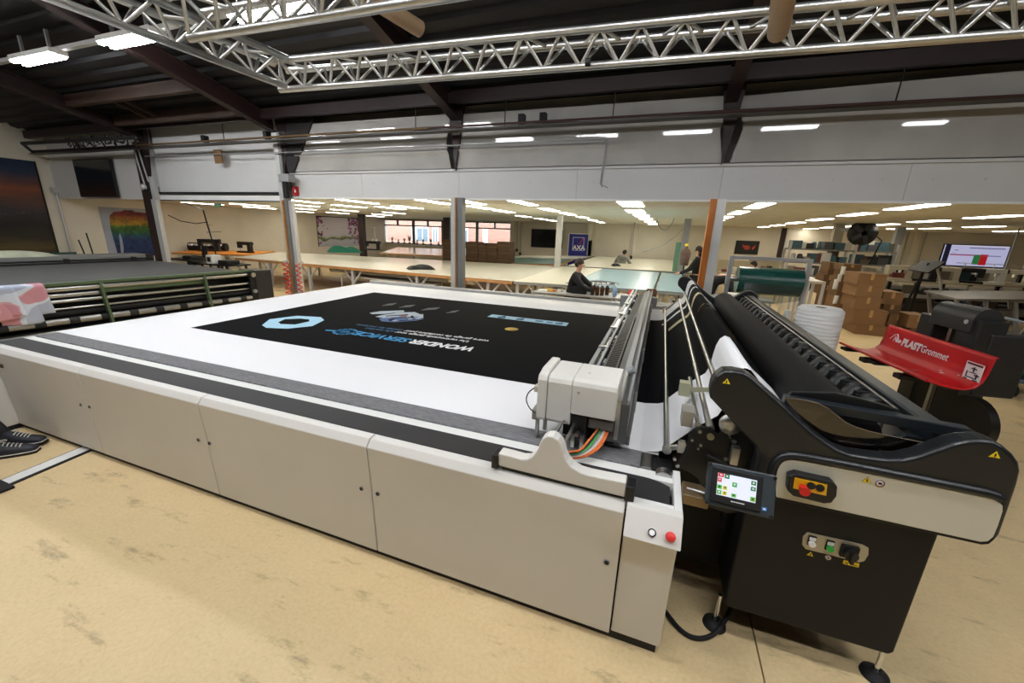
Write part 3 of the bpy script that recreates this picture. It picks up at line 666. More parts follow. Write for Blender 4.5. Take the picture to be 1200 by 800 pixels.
# tool holders, motor block and wiring under the housing
B().box(-.585, -.552, 2.0, 2.14, .965, 1.03).make('tool_holder', mat('tool_grey', (170, 170, 160), .4, .5), gt, .006)
B().cyl((-.556, 2.03, .855), (-.556, 2.03, 1.0), .013, n=12).cyl((-.556, 2.03, .85), (-.556, 2.03, .862), .005, n=8).make('cutting_tool', STEEL, gt)
B().cyl((-.50, 1.985, .93), (-.50, 1.985, 1.0), .012, n=12).make('guide_pin', STEEL, gt)
B().box(-.58, -.553, 2.0, 2.05, 1.135, 1.17).make('sensor_box', mat('sensor_beige', (188, 180, 160), .5), gt, .004)
B().tube(smoothpath([(-.578, 2.02, 1.155), (-.61, 2.0, 1.13), (-.625, 2.0, 1.08), (-.60, 2.0, 1.03), (-.562, 2.0, 1.01)], 2, False), .0035, 6).make('sensor_cable', RUBBER, gt)
B().box(-.35, -.27, 1.99, 2.12, .87, 1.05).box(-.34, -.28, 1.975, 1.99, .91, .95).make('motor_block', BLACKP, gt, .006)
B().box(-.345, -.325, 1.97, 1.995, .86, .94).box(-.295, -.275, 1.97, 1.995, .86, .94).make('motor_clamp', ALU, gt)
B().cyl((-.31, 1.972, .955), (-.31, 1.94, .955), .012, n=12).make('motor_shaft', STEEL, gt)
B().box(-.26, -.13, 2.0, 2.2, .985, 1.035).make('under_plate', mat('dull_alu', (120, 118, 114), .5, .6), gt, .003)
B().box(-.42, -.125, 2.10, 2.25, .86, .985).make('under_block', DARK, gt)
WIR = [((222, 110, 40), 0), ((222, 110, 40), 1), ((200, 200, 198), 2), ((120, 120, 118), 3), ((60, 150, 60), 4), ((30, 30, 30), 5), ((226, 120, 50), 6)]
for c, k in WIR:
    d = .011 * k
    B().tube(smoothpath([(-.155 - d * .6, 2.05, 1.0), (-.158 - d, 1.99, .955), (-.185 - d, 1.93, .905 + .004 * k), (-.25 - d * .3, 1.86, .882 + d * .5), (-.30, 1.82, .885 + d * .6), (-.34, 1.80, .89 + d * .5)], 2, False), .0062, 7).make('wire', mat('wire_%d_%d' % c[:2], c, .45), gt)
for x_ in (-.405, -.335): B().box(x_ - .008, x_ + .008, 1.70, 2.05, .985, 1.0).make('tie_bar', STEEL, gt)
# end bracket over the front ledge
BP = [(583.75, 531), (583.75, 545.6), (732.5, 583), (733.7, 565.6), (710, 561), (691, 557), (680, 553.7), (670, 547.5), (664.5, 541), (661, 534), (659.5, 527), (657.5, 521), (654, 515.5), (648, 511.8), (641, 511), (635.5, 514), (632.5, 518.7), (631, 524), (628, 530), (624, 535), (618, 538.2), (611, 538.3), (597.5, 534.4)]
BYF = 1.647
pts = [(OY(px, py, BYF).x, OY(px, py, BYF).z) for px, py in BP]
B().xz(pts, BYF, 1.715).make('end_bracket', PANEL_W, gt, .006, 2)
for (a, b_), nm in (((576.5, 584), 'bracket_cap'), ((733, 744), 'bracket_cap')):
    p, q = OY(a, 540 if a < 600 else 577, BYF), OY(b_, 540 if a < 600 else 577, BYF)
    zz = (.853, .92)
    B().box(p.x, q.x, BYF - .012, 1.72, .842, .918).make(nm, BLACKP, gt, .006)
B().box(pts[0][0] + .02, pts[2][0] - .01, BYF + .01, 1.70, .838, .858).make('bracket_foot', INK, gt)

# ================================================================== FABRIC FEEDER
fd = thing('fabric_feeder', 'dark grey roll feeder with beige side panel and touch screen beside the white bed', 'roll feeder', (.9, 4.2, 0))
FYF = 1.905; CYF = 1.872
P_ = lambda L, y: [(OY(px, py, y).x, OY(px, py, y).z) for px, py in L]
B().xz([(.52, .20), (.54, .182), (1.20, .188), (1.215, .21), (1.213, .92), (.517, .98)], FYF, FYF + .30).make('cabinet', DARK, fd, .012, 3)
B().xz([(.52, .20), (.54, .182), (1.20, .188), (1.215, .21), (1.213, .92), (.517, .98)], 6.2, 6.5).make('cabinet', DARK, fd, .012, 3)
OUT = [(832.5, 467), (832, 458), (834, 449), (839, 440.5), (848, 434.5), (860, 434.5), (873, 437), (881, 441.5), (907.5, 465), (924, 480), (940, 495), (959, 511), (970, 519), (982, 527), (997, 532.5), (1018, 536), (1040, 538.5), (1058, 538.5), (1075, 535), (1098, 527), (1118, 520), (1134, 516.5), (1150, 515.5), (1164, 517), (1177, 523), (1189, 533), (1196, 543), (1197.5, 553), (1194, 568), (1183, 600), (1173, 628), (1166, 636), (1155, 638), (1098, 626.5), (1020, 609.5), (903, 584.5), (880, 570), (884, 552), (887.5, 535), (886, 525), (878, 516)]
oc = P_(OUT, CYF)
COVER = mat('feeder_cover', (24, 26, 28), .34, bump=.04, scale=350)
sc_ = B().xz(oc, CYF, CYF + .085).make('side_cover', COVER, fd, .016, 3)
B().xz([(x, z) for x, z in oc], 6.40, 6.50).make('side_cover', COVER, fd, .012, 2)
# swage over the panel
PN = [(910, 582.5), (909.5, 560), (911, 549), (915, 541.5), (922, 538), (932, 538.5), (985, 548.5), (1050, 561), (1120, 575), (1160, 583), (1170, 586.5), (1175.5, 593), (1175.5, 599), (1170, 616), (1164.5, 629), (1158, 634.5), (1149, 635), (1090, 622), (1020, 606.5)]
sw = [(904, 556), (907, 545), (913, 537), (922, 533.5), (936, 534), (990, 544), (1050, 556), (1120, 570), (1152, 576.5), (1166, 580), (1172, 584)]
pw = [OY(px, py, CYF - .001) for px, py in sw]
B().tube(smoothpath([tuple(p) for p in pw], 2, False), .019, 10).make('swage', COVER, fd)
B().xz(P_([(px + (px - 1040) * .006, py + (3 if py > 590 + (px - 1040) * .2 else -3)) for px, py in PN], CYF - .004), CYF - .006, CYF + .02).make('panel_gasket', RUBBER, fd, .004)
B().xz(P_(PN, CYF - .012), CYF - .012, CYF + .01).make('side_panel', mat('beige_panel', (206, 202, 184), .42, var=.015, scale=4), fd, .003)
# emergency stop box
EB = P_([(922, 553), (931, 550.5), (972, 559.5), (978, 565), (977, 576), (971, 584), (962, 584.5), (927, 576), (920.5, 570)], CYF - .02)
B().xz(EB, CYF - .055, CYF - .01).make('stop_box', BLACKP, fd, .006)
YB = P_([(931.5, 559.5), (969.5, 568), (968, 580.5), (929.5, 572)], CYF - .057)
sp_ = B().xz(YB, CYF - .058, CYF - .05).make('button_plate', YELLOW, fd)
q = OY(940, 570, CYF - .06); B().cyl((q.x, CYF - .055, q.z), (q.x, CYF - .075, q.z), .012, n=16).cyl((q.x, CYF - .075, q.z), (q.x, CYF - .10, q.z), .017, .02, n=20).make('emergency_stop', RED, sp_)
for px, py in ((950.5, 569), (961, 571.5)):
    q = OY(px, py, CYF - .06); B().cyl((q.x, CYF - .055, q.z), (q.x, CYF - .064, q.z), .0155, n=20).make('push_button', INK, sp_)
# warning triangles and pictograms
def tri(px, py, y, r, px2=0):
    q = OY(px, py, y); b = B().xz([(q.x - r, q.z - r * .6), (q.x + r, q.z - r * .6), (q.x, q.z + r)], y - .002, y + .001).make('warning_triangle', mat('warning_yellow', (236, 208, 30), .5), fd)
    B().xz([(q.x - r * .18, q.z - r * .2), (q.x + r * .18, q.z - r * .2), (q.x + r * .1, q.z + r * .45), (q.x - r * .1, q.z + r * .45)], y - .0028, y - .0018).box(q.x - r * .14, q.x + r * .14, y - .0028, y - .0018, q.z - r * .45, q.z - r * .28).make('warning_mark', INK, b)
    B().xz([(q.x - r * 1.08, q.z - r * .66), (q.x + r * 1.08, q.z - r * .66), (q.x, q.z + r * 1.1)], y - .0012, y + .001).make('triangle_edge', INK, b)
tri(1016, 562.5, CYF - .012, .0155); tri(851.5, 447, CYF, .0155); tri(1166, 533, CYF, .0165); tri(949.5, 649, FYF, .0135)
def picto(px, py, y, r):
    q = OY(px, py, y); b = B().lathe([(1e-4, 0), (r, 0), (r, .003)], (q.x, y - .002, q.z), 20, Matrix.Rotation(radians(-90), 3, 'X')).make('pictogram', WHITEINK, fd)
    b2 = B()
    for k in range(20): a0, a1 = 2 * pi * k / 20, 2 * pi * (k + 1) / 20; b2.add([(q.x + s * r * cos(a), y - .0028, q.z + s * r * sin(a)) for a in (a0, a1) for s in (.8, 1.05)], [(0, 1, 3, 2)])
    b2.make('pictogram_ring', mat('dark_red', (110, 24, 20), .5), b); B().box(q.x - r * .4, q.x + r * .4, y - .003, y - .0026, q.z - r * .3, q.z + r * .3).make('pictogram_mark', INK, b)
picto(1031, 566, CYF - .012, .0155); picto(970.5, 653, FYF, .0125)
# switch plate
CP = P_([(941, 628), (946, 623.5), (1011, 638), (1018, 642), (1017.5, 650), (1013, 657), (1007, 658.5), (944, 643), (940, 638)], FYF - .003)
sw_ = B().xz(CP, FYF - .005, FYF + .01).make('switch_plate', mat('plate_alu', (176, 168, 148), .4, .5, var=.05), fd, .002)
for (px, py), m in (((951, 636), WHITEINK), ((972, 641.5), GREEN)):
    q = OY(px, py, FYF - .01); B().box(q.x - .016, q.x + .016, FYF - .012, FYF - .004, q.z - .016, q.z + .036).make('button_body', INK, sw_, .004)
    B().box(q.x - .0125, q.x + .0125, FYF - .0135, FYF - .011, q.z + .014, q.z + .031).make('name_tag', WHITEINK, sw_)
    B().cyl((q.x, FYF - .01, q.z), (q.x, FYF - .024, q.z), .014, n=20).make('lamp_button', m, sw_)
q = OY(995, 646.5, FYF - .01); B().box(q.x - .033, q.x + .033, FYF - .02, FYF - .003, q.z - .03, q.z + .034).make('main_switch', INK, sw_, .005)
B().cyl((q.x, FYF - .018, q.z), (q.x, FYF - .04, q.z), .026, n=24).box(q.x - .006, q.x + .006, FYF - .055, FYF - .03, q.z - .03, q.z + .02).make('switch_knob', BLACKP, sw_)
ys_ = B().xz(P_([(988.5, 655.5), (1007, 660), (1006, 664.5), (987.5, 660)], FYF), FYF - .002, FYF + .001).make('yellow_label', mat('warning_yellow'), fd)
B().xz(P_([(990.5, 658.3), (994, 659.2), (993.8, 660.4), (990.4, 659.5)], FYF), FYF - .0026, FYF - .001).make('label_print', INK, ys_); B().xz(P_([(997, 660.4), (1004.5, 662.2), (1004.4, 662.9), (997, 661.1)], FYF), FYF - .0026, FYF - .001).make('label_print', INK, ys_)
# levelling feet
for px, py in ((837.5, 728), (1025.6, 787.5)):
    q = OZ(px, py, .02)
    for yy in (q.y, 6.45):
        f = B().lathe([(1e-4, .03), (.018, .03), (.03, .022), (.055, .016), (.058, 0)], (q.x, yy, 0), 24).make('foot', RUBBER, fd)
        B().cyl((q.x, yy, .025), (q.x, yy, .2), .0105, n=12).cyl((q.x, yy, .03), (q.x, yy, .045), .017, n=6).make('foot_screw', CHROME, f)
# frame of the feeder
B().box(.55, .66, 2.2, 6.25, .25, .40).make('base_beam', DARK, fd); B().box(1.08, 1.20, 2.2, 6.25, .25, .40).make('base_beam', DARK, fd)
B().box(.50, 1.20, 2.2, 6.25, .42, .80).make('tray', mat('tray_black', (18, 18, 18), .6), fd)
B().box(.205, .56, 2.26, 2.30, .10, .80).make('gap_blocker', INK, fd)  # added black sheet, blocks light leaking through the gap beside the cutter
B().cyl((.466, 1.98, 1.325), (.466, 6.4, 1.325), .045, n=24).make('top_roller', DARK, fd)
RX0, RX1 = 1.19, 1.27
B().box(RX0, RX1, 2.02, 6.42, 1.16, 1.245).make('long_beam', SLATE, fd, .008)
B().box(RX0 - .025, RX0 - .008, 2.3, 6.4, 1.205, 1.22).make('beam_lip', BLACKP, fd)
B().cyl((RX0 - .035, 2.3, 1.235), (RX0 - .035, 6.4, 1.235), .006, n=8).make('tension_rod', STEEL, fd)
B().cyl((1.07, 2.2, 1.02), (1.07, 6.4, 1.02), .03, n=14).make('belt_roller', STEEL, fd)
B().cyl((1.145, 2.2, 1.19), (1.145, 6.4, 1.19), .018, n=12).make('belt_roller', BLACKP, fd)
B().cyl((.76, 2.2, .955), (.76, 6.4, .955), .03, n=14).make('belt_roller', BLACKP, fd)
bp = []
for i in range(11):
    a = radians(200 + 15.5 * i); bp.append((.915 + .156 * cos(a), 1.115 + .156 * sin(a)))
bp = bp + [(1.125, 1.20), (1.155, 1.215), (1.165, 1.195)]
bo = [(x + .0, z - .012) for x, z in bp]; belt = None
for k in range(22):
    y = 2.28 + k * .186
    if belt is None:
        b = B(); b.grid(lambda u, v: Vector((bp[round(u * (len(bp) - 1))][0], .1 * v, bp[round(u * (len(bp) - 1))][1])), len(bp) - 1, 1); belt = b.make('cradle_belt', mat('belt_black', (36, 38, 40), .5), fd, solid=.016); o = belt; o.location = (0, y, 0)
    else: o = belt.copy(); COL.objects.link(o); o.location = (0, y, 0)
bk = None
for k in range(21):
    y = 2.40 + k * .186
    if bk is None:
        bk = o = B().box(1.10, 1.17, 0, .03, 1.06, 1.215).box(1.10, 1.15, -.012, 0, 1.10, 1.20).make('belt_bracket', BLACKP, fd, .004); o.location = (0, y, 0)
    else: o = bk.copy(); COL.objects.link(o); o.location = (0, y, 0)
    if k in (7, 14, 15): B().box(1.115, 1.165, y - .05, y - .01, 1.17, 1.225).make('belt_clamp', STEEL, fd)
# near cross bar, fin and smoked guard
z0, z1 = OY(918, 474, 2.05).z, OY(918, 463, 2.05).z
a, c_ = OY(918, 468, 2.05), OY(1133, 506, 2.05)
b = B(); b.bar((a.x, 2.05, a.z), (c_.x, 2.05, c_.z), .05, .045); b.make('cross_bar', SLATE, fd, .005)
FN = [(923, 462), (928, 458.5), (979, 459.5), (1008, 466), (1030, 472), (1051, 479), (1054, 482), (1000, 477), (960, 470)]
B().xz(P_(FN, 2.09), 2.08, 2.10).make('guide_fin', BLACKP, fd, .004)
B().box(c_.x - .02, c_.x + .03, 2.03, 2.07, 1.235, 1.27).make('bar_end', BLACKP, fd)
SM = bpy.data.materials.new('smoked_acrylic'); SM.use_nodes = True; nt = SM.node_tree; nt.nodes.remove(nt.nodes['Principled BSDF'])
t_ = nt.nodes.new('ShaderNodeBsdfTransparent'); t_.inputs[0].default_value = (.30, .27, .24, 1); gl = nt.nodes.new('ShaderNodeBsdfGlossy'); gl.inputs['Roughness'].default_value = .06; gl.inputs[0].default_value = (1, .95, .9, 1)
mx = nt.nodes.new('ShaderNodeMixShader'); mx.inputs[0].default_value = .10; nt.links.new(t_.outputs[0], mx.inputs[1]); nt.links.new(gl.outputs[0], mx.inputs[2]); nt.links.new(mx.outputs[0], nt.nodes['Material Output'].inputs[0])
AC = [(919, 466), (940, 468), (958, 472), (970, 478), (980, 486), (990, 494), (1002, 500), (1018, 505), (1045, 511), (1075, 517), (1105, 521), (1118, 523), (1105, 530), (1075, 540), (1055, 545), (1020, 543), (990, 537), (966, 521), (950, 504), (928, 477)]
B().xz(P_(AC, 1.975), 1.972, 1.976).make('smoked_guard', SM, fd)
TE = [OY(px, py, 1.974) for px, py in AC[:12]]
B().tube(TE, .0016, 5).make('guard_edge', mat('acrylic_edge', (120, 104, 86), .3), fd)
B().xz(P_([(1045, 513), (1060, 508), (1075, 511), (1100, 522), (1090, 524), (1066, 520)], 2.15), 2.13, 2.17).make('inner_arm', SLATE, fd)
B().box(.70, 1.18, 2.16, 2.19, .80, 1.02).make('inner_plate', BLACKP, fd)
# guide bars over the table edge
def gbar(x, z, r, y0, y1, m=STEEL, n='guide_bar'): return B().cyl((x, y0, z), (x, y1, z), r, n=16).make(n, m, fd)
B1 = gbar(.152, .915, .017, 2.06, 6.55); B2 = gbar(.335, 1.085, .019, 2.03, 6.5); B3 = gbar(.386, 1.2, .0, 2.0, 2.01) if 0 else gbar(.382, 1.212, .017, 2.05, 6.5)
gbar(.275, 1.10, .012, 2.03, 2.75)
for y in (2.06, 6.5):
    B().cyl((.152, y - .012, .915), (.152, y + .012, .915), .024, n=16).make('bar_cap', ALU, fd)
B().bar((.152, 2.075, .915), (.27, 2.05, .965), .02, .022).box(.20, .235, 2.03, 2.06, .925, .985).make('bar_arm', ALU, fd)
for y in (6.5,):
    B().bar((.152, y, .915), (.335, y, 1.085), .03, .02).make('bar_arm', ALU, fd)
q1 = OY(800, 451, 2.5); q2 = OY(831, 460, 2.35)
B().box(q1.x - .02, q1.x + .04, 2.44, 2.50, q1.z - .05, q1.z + .035).bar((q1.x, 2.46, q1.z - .015), (q2.x + .03, 2.44, q2.z - .01), .012, .03).make('edge_sensor', mat('sensor_green_grey', (168, 168, 140), .4, .3), fd, .003)
SPL = [(791, 546), (797, 536), (806, 522), (807.5, 508), (812, 503), (822, 499), (833, 501), (842, 508), (848, 500), (872, 486), (884, 520), (884, 600), (852, 600), (826, 590), (818, 560), (806, 551)]
spp = B().xz(P_(SPL, 2.03), 2.02, 2.04).make('swing_plate', mat('swing_black', (15, 15, 16), .45), fd, .003)
for px, py, r in ((820, 505, .009), (832.6, 511, .017), (811, 515, .006), (821, 521, .007), (818, 525, .005), (854.5, 508, .008), (860, 516.5, .011), (855, 511.5, .005), (790.5, 537, .008), (794, 545, .010), (850, 537, .009), (858, 523.5, .005)):
    q = OY(px, py, 2.02); B().cyl((q.x, 2.02, q.z), (q.x, 2.009, q.z), r, n=12).make('bolt', STEEL if r < .015 else mat('brass', (190, 184, 150), .3, .8), spp)
q = OY(829, 531, 2.02); B().cyl((q.x, 2.025, q.z), (q.x, 2.018, q.z), .026, n=20).make('hole', INK, spp)
B().tube([(q.x, 2.01, q.z - .005), (q.x + .05, 1.99, q.z - .012), (q.x + .10, 1.98, q.z - .03), (q.x + .12, 1.95, q.z - .06)], .007, 8).make('cable', RUBBER, spp)
q = OY(861, 533, 1.98); B().box(q.x - .018, q.x + .018, 1.96, 2.0, q.z - .045, q.z + .045).make('linear_guide', ALU, fd, .003)
B().box(OY(803, 490, 2.1).x - .02, OY(803, 490, 2.1).x + .035, 2.06, 2.16, 1.06, 1.145).make('bar_block', mat('block_alu', (170, 168, 158), .4, .5), fd, .004)
B().lathe([(1e-4, -.008), (.05, -.008), (.05, .008), (1e-4, .008)], (OY(856, 497, 2.0).x, 2.0, OY(856, 497, 2.0).z), 20, Matrix.Rotation(radians(90), 3, 'X')).make('pulley', ALU, fd)
# touch screen on its arm
TL, BL, TR = OY(831, 541, 1.78), OY(821.5, 588.5, 1.70), OY(911, 557.5, 1.78)
M = frame(TL, TR - TL, TL - BL); wS, hS = (TR - TL).length, (TL - BL).length
hm = B().box(0, wS, -hS, 0, -.035, 0, M).make('screen_box', mat('screen_slate', (50, 57, 61), .4), fd, .006)
bz = B().box(wS * .06, wS * .80, -hS * .90, -hS * .08, -.004, .010, M).make('screen_bezel', INK, hm, .004)
g = G('lit_screen', .3); g.b.inputs['Base Color'].default_value = lin((220, 226, 240)) + (1,); g.b.inputs['Emission Color'].default_value = lin((222, 228, 244)) + (1,); g.b.inputs['Emission Strength'].default_value = .38
sx0, sx1, sy0, sy1 = wS * .145, wS * .715, -hS * .72, -hS * .20
B().box(sx0, sx1, sy0, sy1, .009, .0112, M).make('screen', g.m, hm)
IC = [((0, .16), (.82, 1), (196, 60, 70)), ((0, .11), (.60, .78), (200, 50, 40)), ((.17, .30), (.80, 1), (40, 110, 60)), ((.0, .13), (.28, .46), (90, 180, 70)), ((0, .13), (.04, .22), (80, 170, 60)), ((.15, .27), (.28, .46), (210, 200, 80)), ((.15, .27), (.04, .22), (220, 206, 70)), ((.38, .51), (.50, .70), (70, 160, 80)), ((.38, .51), (.04, .20), (110, 180, 90)), ((.85, .98), (.76, .94), (50, 120, 70)), ((.85, .98), (.50, .68), (60, 130, 80)), ((.86, .99), (.04, .24), (110, 170, 50))]
for (u0, u1), (v0, v1), c in IC:
    m = mat('icon_%d_%d_%d' % c, c, .4, emit=.3); a0, a1, b0, b1 = sx0 + (sx1 - sx0) * u0 + .001, sx0 + (sx1 - sx0) * u1, sy0 + (sy1 - sy0) * v0, sy0 + (sy1 - sy0) * v1
    B().box(a0, a1, b0, b1, .011, .0116, M).make('screen_icon', m, hm)
    B().box(a0 + (a1 - a0) * .3, a0 + (a1 - a0) * .7, b0 + (b1 - b0) * .35, b0 + (b1 - b0) * .75, .0115, .012, M).make('screen_icon', WHITEINK if sum(c) < 330 else mat('icon_dark', (30, 80, 40), .4), hm)
for k in range(9): B().box(wS * (.37 + .022 * k), wS * (.37 + .022 * k + (.016 if k else .02)), -hS * .815, -hS * .79, .0098, .0106, M).make('maker_lettering', WHITEINK, hm)
B().box(wS * .82, wS * .89, -hS * .85, -hS * .77, .0002, .0012, M).make('blue_sticker', mat('sticker_blue', (70, 130, 210), .4), hm)
B().box(wS * .84, wS * .87, -hS * .83, -hS * .79, .001, .0016, M).make('sticker_mark', WHITEINK, hm)
for u, v in ((.02, -.04), (.02, -.96), (.97, -.06), (.95, -.95)):
    B().cyl(M @ Vector((wS * u, hS * v, -.002)), M @ Vector((wS * u, hS * v, .006)), .007, n=12).make('screw', CHROME, hm)
q = OY(812, 574, 1.85)
B().box(q.x - .05, q.x + .06, 1.76, 1.88, q.z - .028, q.z + .022).make('screen_arm', mat('bronze_bracket', (128, 108, 78), .4, .7, var=.2), fd, .006)
B().cyl((q.x - .03, 1.82, q.z + .02), (q.x + .05, 1.79, q.z + .035), .008, n=10).make('screen_arm_rod', STEEL, fd)
B().bar((q.x + .02, 1.85, q.z), (.50, 2.0, .86), .03, .04).make('screen_arm', DARK, fd)

# the roll in the cradle, and the cable on the floor
rl = B(); rl.cyl((.915, 2.14, 1.115), (.915, 6.34, 1.115), .142, n=48)
o = rl.make('fabric_roll', mat('roll_black', (20, 19, 20), .7, bump=.03, scale=200, spec=.2)); tag(o, 'thick black fabric roll resting in the belt cradle of the feeder', 'fabric roll')
B().cyl((.915, 2.06, 1.115), (.915, 6.4, 1.115), .038, n=20).make('core_tube', CARD, o)
B().tube(smoothpath([(.24, 1.95, .012), (.36, 1.80, .012), (.5, 1.86, .012), (.6, 2.05, .05), (.62, 2.1, .2)], 3, False), .012, 8).make('power_cable', RUBBER, fd)
# ================================================================== OVERHEAD TRUSSES
def lattice(label, p0, p1, step=.30, grp='aluminium lattice trusses', skip=0):
    "triangular truss, apex chord along p0-p1 underneath, two chords above"
    p0, p1 = Vector(p0), Vector(p1); d = (p1 - p0); L = d.length; d /= L; s = Vector((d.y, -d.x, 0)).normalized(); U = Vector((0, 0, .208))
    t = thing('lattice_truss', label, 'truss', (p0 + p1) / 2, grp)
    offs = (Vector(), U - s * .12, U + s * .12)
    for o in offs: B().cyl(p0 + o, p1 + o, .030, n=12).make('chord', ALU, t)
    n = int(L / step); e = L / n
    for a, b_ in ((0, 1), (0, 2), (1, 2)):
        for k in range(n):
            q = p0 + d * (k * e)
            A, C, E_ = q + offs[a], q + d * (e / 2) + offs[b_], q + d * e + offs[a]
            if a == 1 and k % 2: continue
            B().cyl(A, C, .0135, n=7, caps=False).make('brace', ALU, t); B().cyl(C, E_, .0135, n=7, caps=False).make('brace', ALU, t)
    return t
TA, TB = OZ(330, 105, 3.31), OZ(1195, 39, 3.31)
e = (TB - TA).normalized()
TC = TA + e * .12
t1 = lattice('aluminium lattice truss spanning over the whole bed, parallel to the white fascia', TA - e * .02, TB + e * 1.2)
for px, py in ((689, 73), (638, 42)):
    q = OZ(px, py, 3.31 if py > 60 else 3.53); B().cyl(q - e * .02, q + e * .02, .029, n=12).make('black_tape', INK, t1)
ya = OZ(65, 0, 3.31); yd = (OZ(345, 105, 3.31) - ya).normalized()
yend = OZ(345, 105, 3.31)
t2 = lattice('aluminium lattice truss slanting in from the top edge to the corner of the long one', ya - yd * 1.9, yend - yd * .1)
na, nb = OZ(216, 46, 3.31), OZ(490, 2, 3.31); nd = (nb - na).normalized()
t3 = lattice('short stretch of aluminium lattice truss at the top edge, in front of the tube lamps', na + nd * .06, na + nd * 6.2)
for tt, q in ((t2, ya - yd * 1.2), (t3, na + nd * 5.5), (t3, na + nd * 3.6), (t1, TB + e * .9), (t2, yend - yd * .5), (t1, TA + e * 5.0)):
    B().cyl(q + Vector((0, 0, .2)), (q.x, q.y, roofz(q.y) - .03), .004, n=6).make('hanging_wire', STEEL, tt)
TUBEC = mat('kraft_tube', (190, 160, 124), .6, var=.05, scale=5)
def ctube(a, b_, label):
    a, b_ = Vector(a), Vector(b_); d = (b_ - a).normalized(); x, y, _ = basis(d); n = 20; bb = B(); r0, r1 = .06, .052
    ring = lambda p, r: [p + (x * cos(2 * pi * i / n) + y * sin(2 * pi * i / n)) * r for i in range(n)]
    vs = ring(a, r0) + ring(b_, r0) + ring(b_, r1) + ring(a, r1)
    bb.add(vs, [(k * n + i, k * n + (i + 1) % n, ((k + 1) % 4) * n + (i + 1) % n, ((k + 1) % 4) * n + i) for k in range(4) for i in range(n)], True)
    return tag(bb.make('cardboard_tube', TUBEC), label, 'tube', 'cardboard tubes lying on the trusses')
a = OZ(492, 34, 3.55); ctube(a, a + Vector((-.55, -1.9, .12)), 'beige cardboard tube resting on the short truss, its end poking out of the top edge')
a = OZ(912, 37, 3.24); c_ = OZ(918, 0, 3.24); ct2 = ctube(a, a + (c_ - a).normalized() * 1.9, 'beige cardboard tube slung under the short truss near the orange post')
for q in (a.lerp(c_, 2.0),):
    tt = (q - na).dot(nd); p_ = a + (c_ - a).normalized() * 1.0
for k_ in (.88, 1.12):
    p_ = a + (c_ - a).normalized() * k_; B().tube([p_ + Vector((.07 * cos(i * pi / 8), 0, .035 + .105 * sin(i * pi / 8))) for i in range(16)], .006, 6, True).make('strap', INK, ct2)

# ================================================================== PIPES ALONG THE FASCIA
def run(pxs, y, r, m, label, name='pipe', cat='pipe', n=8, grp=None):
    P = [OY(px, py, y) for px, py in pxs]; o = B().tube(P, r, n).make(name, m); return tag(o, label, cat, grp)
GASY = mat('brown_yellow_pipe', (92, 70, 38), .5, var=.15, scale=3); DRED = mat('dark_red_pipe', (58, 32, 30), .5)
run([(40, 177), (200, 168), (330, 160), (502, 150)], 6.84, .022, GASY, 'yellow brown gas pipe along the left part of the fascia, above the shutter box')
run([(502, 150), (800, 133), (1240, 110)], 6.84, .019, DRED, 'dark red pipe continuing the gas pipe along the top of the plastic sheets')
run([(170, 183), (322, 179), (540, 170), (713, 163.5), (705, 216), (712, 220)], 7.1, .012, GREYM, 'thin grey conduit that turns down onto the white fascia')
run([(709, 164), (711, 166), (703.5, 215), (706, 219)], 7.14, .012, GREYM, 'short grey conduit bent down beside the long thin one')
x0, x1 = OY(40, 177, 7.0).x, OY(1240, 110, 7.0).x
z = OY(540, 154, 7.0).z
cable = thing('cable_tray', 'long grey cable tray with loose cables under the high roof, along the fascia', 'cable tray', ((x0 + x1) / 2, 6.98, z))
B().box(x0, x1, 6.88, 7.06, z, z + .008).box(x0, x1, 6.87, 6.88, z, z + .022).box(x0, x1, 7.06, 7.07, z, z + .03).make('tray', mat('tray_grey', (84, 84, 82), .5, .4), cable)
for k in range(4):
    B().tube([(x0 + i * (x1 - x0) / 60, 6.91 + .035 * k + .012 * sin(i * 1.3 + k), z + .02 + .012 * sin(i * .9 + 2 * k)) for i in range(61)], .009, 6).make('loose_cable', RUBBER if k % 2 else GREYM, cable)
for px in (262, 488, 592, 717, 1040):
    x = OY(px, 150, 7.0).x; B().bar((x, 6.97, z), (x + .01, 6.97, roofz(6.97) - .2), .014, .014).make('hanger', DARK, cable)
for px in (238, 312, 612, 637):
    q = OY(px, 143, 7.0); B().box(q.x - .05, q.x + .05, 6.92, 7.04, z + .05, z + .2).make('junction_box', DARK, cable)
q = OY(256, 183, 7.15); tag(B().box(q.x - .12, q.x + .12, 7.13, 7.16, q.z - .16, q.z + .14).make('brown_card', CARD), 'small brown card hanging from the thin conduit before the shutter box', 'card')
rk = thing('hanging_rack', 'black two-bar rack with coiled cables hanging under the roof at the far left', 'rack', OY(95, 172, 6.7))
A1, A2, B1_, B2_ = OY(26, 168, 6.4), OY(158, 161, 6.4), OY(38, 178, 6.8), OY(160, 172, 6.8)
for a, c_ in ((A1, A2), (B1_, B2_)): B().bar(a, c_, .07, .07).make('bar', INK, rk)
for u in (0, .5, 1): B().bar(A1.lerp(A2, u), B1_.lerp(B2_, u), .05, .05).make('cross_bar', INK, rk)
rr = random.Random(5); P = []
for k in range(60): u = .4 + .55 * k / 60; p = A1.lerp(A2, u).lerp(B1_.lerp(B2_, u), .5 + .4 * sin(k * 1.1)); P.append(p + Vector((.1 * cos(k * 2.3), 0, .05 + .06 * sin(k * 1.7))))
B().tube(P, .014, 6).make('coiled_cable', RUBBER, rk)
for u in (.02, .98): q = A1.lerp(A2, u); B().bar(q, (q.x, q.y, roofz(q.y)), .03, .03).make('hanger', INK, rk)
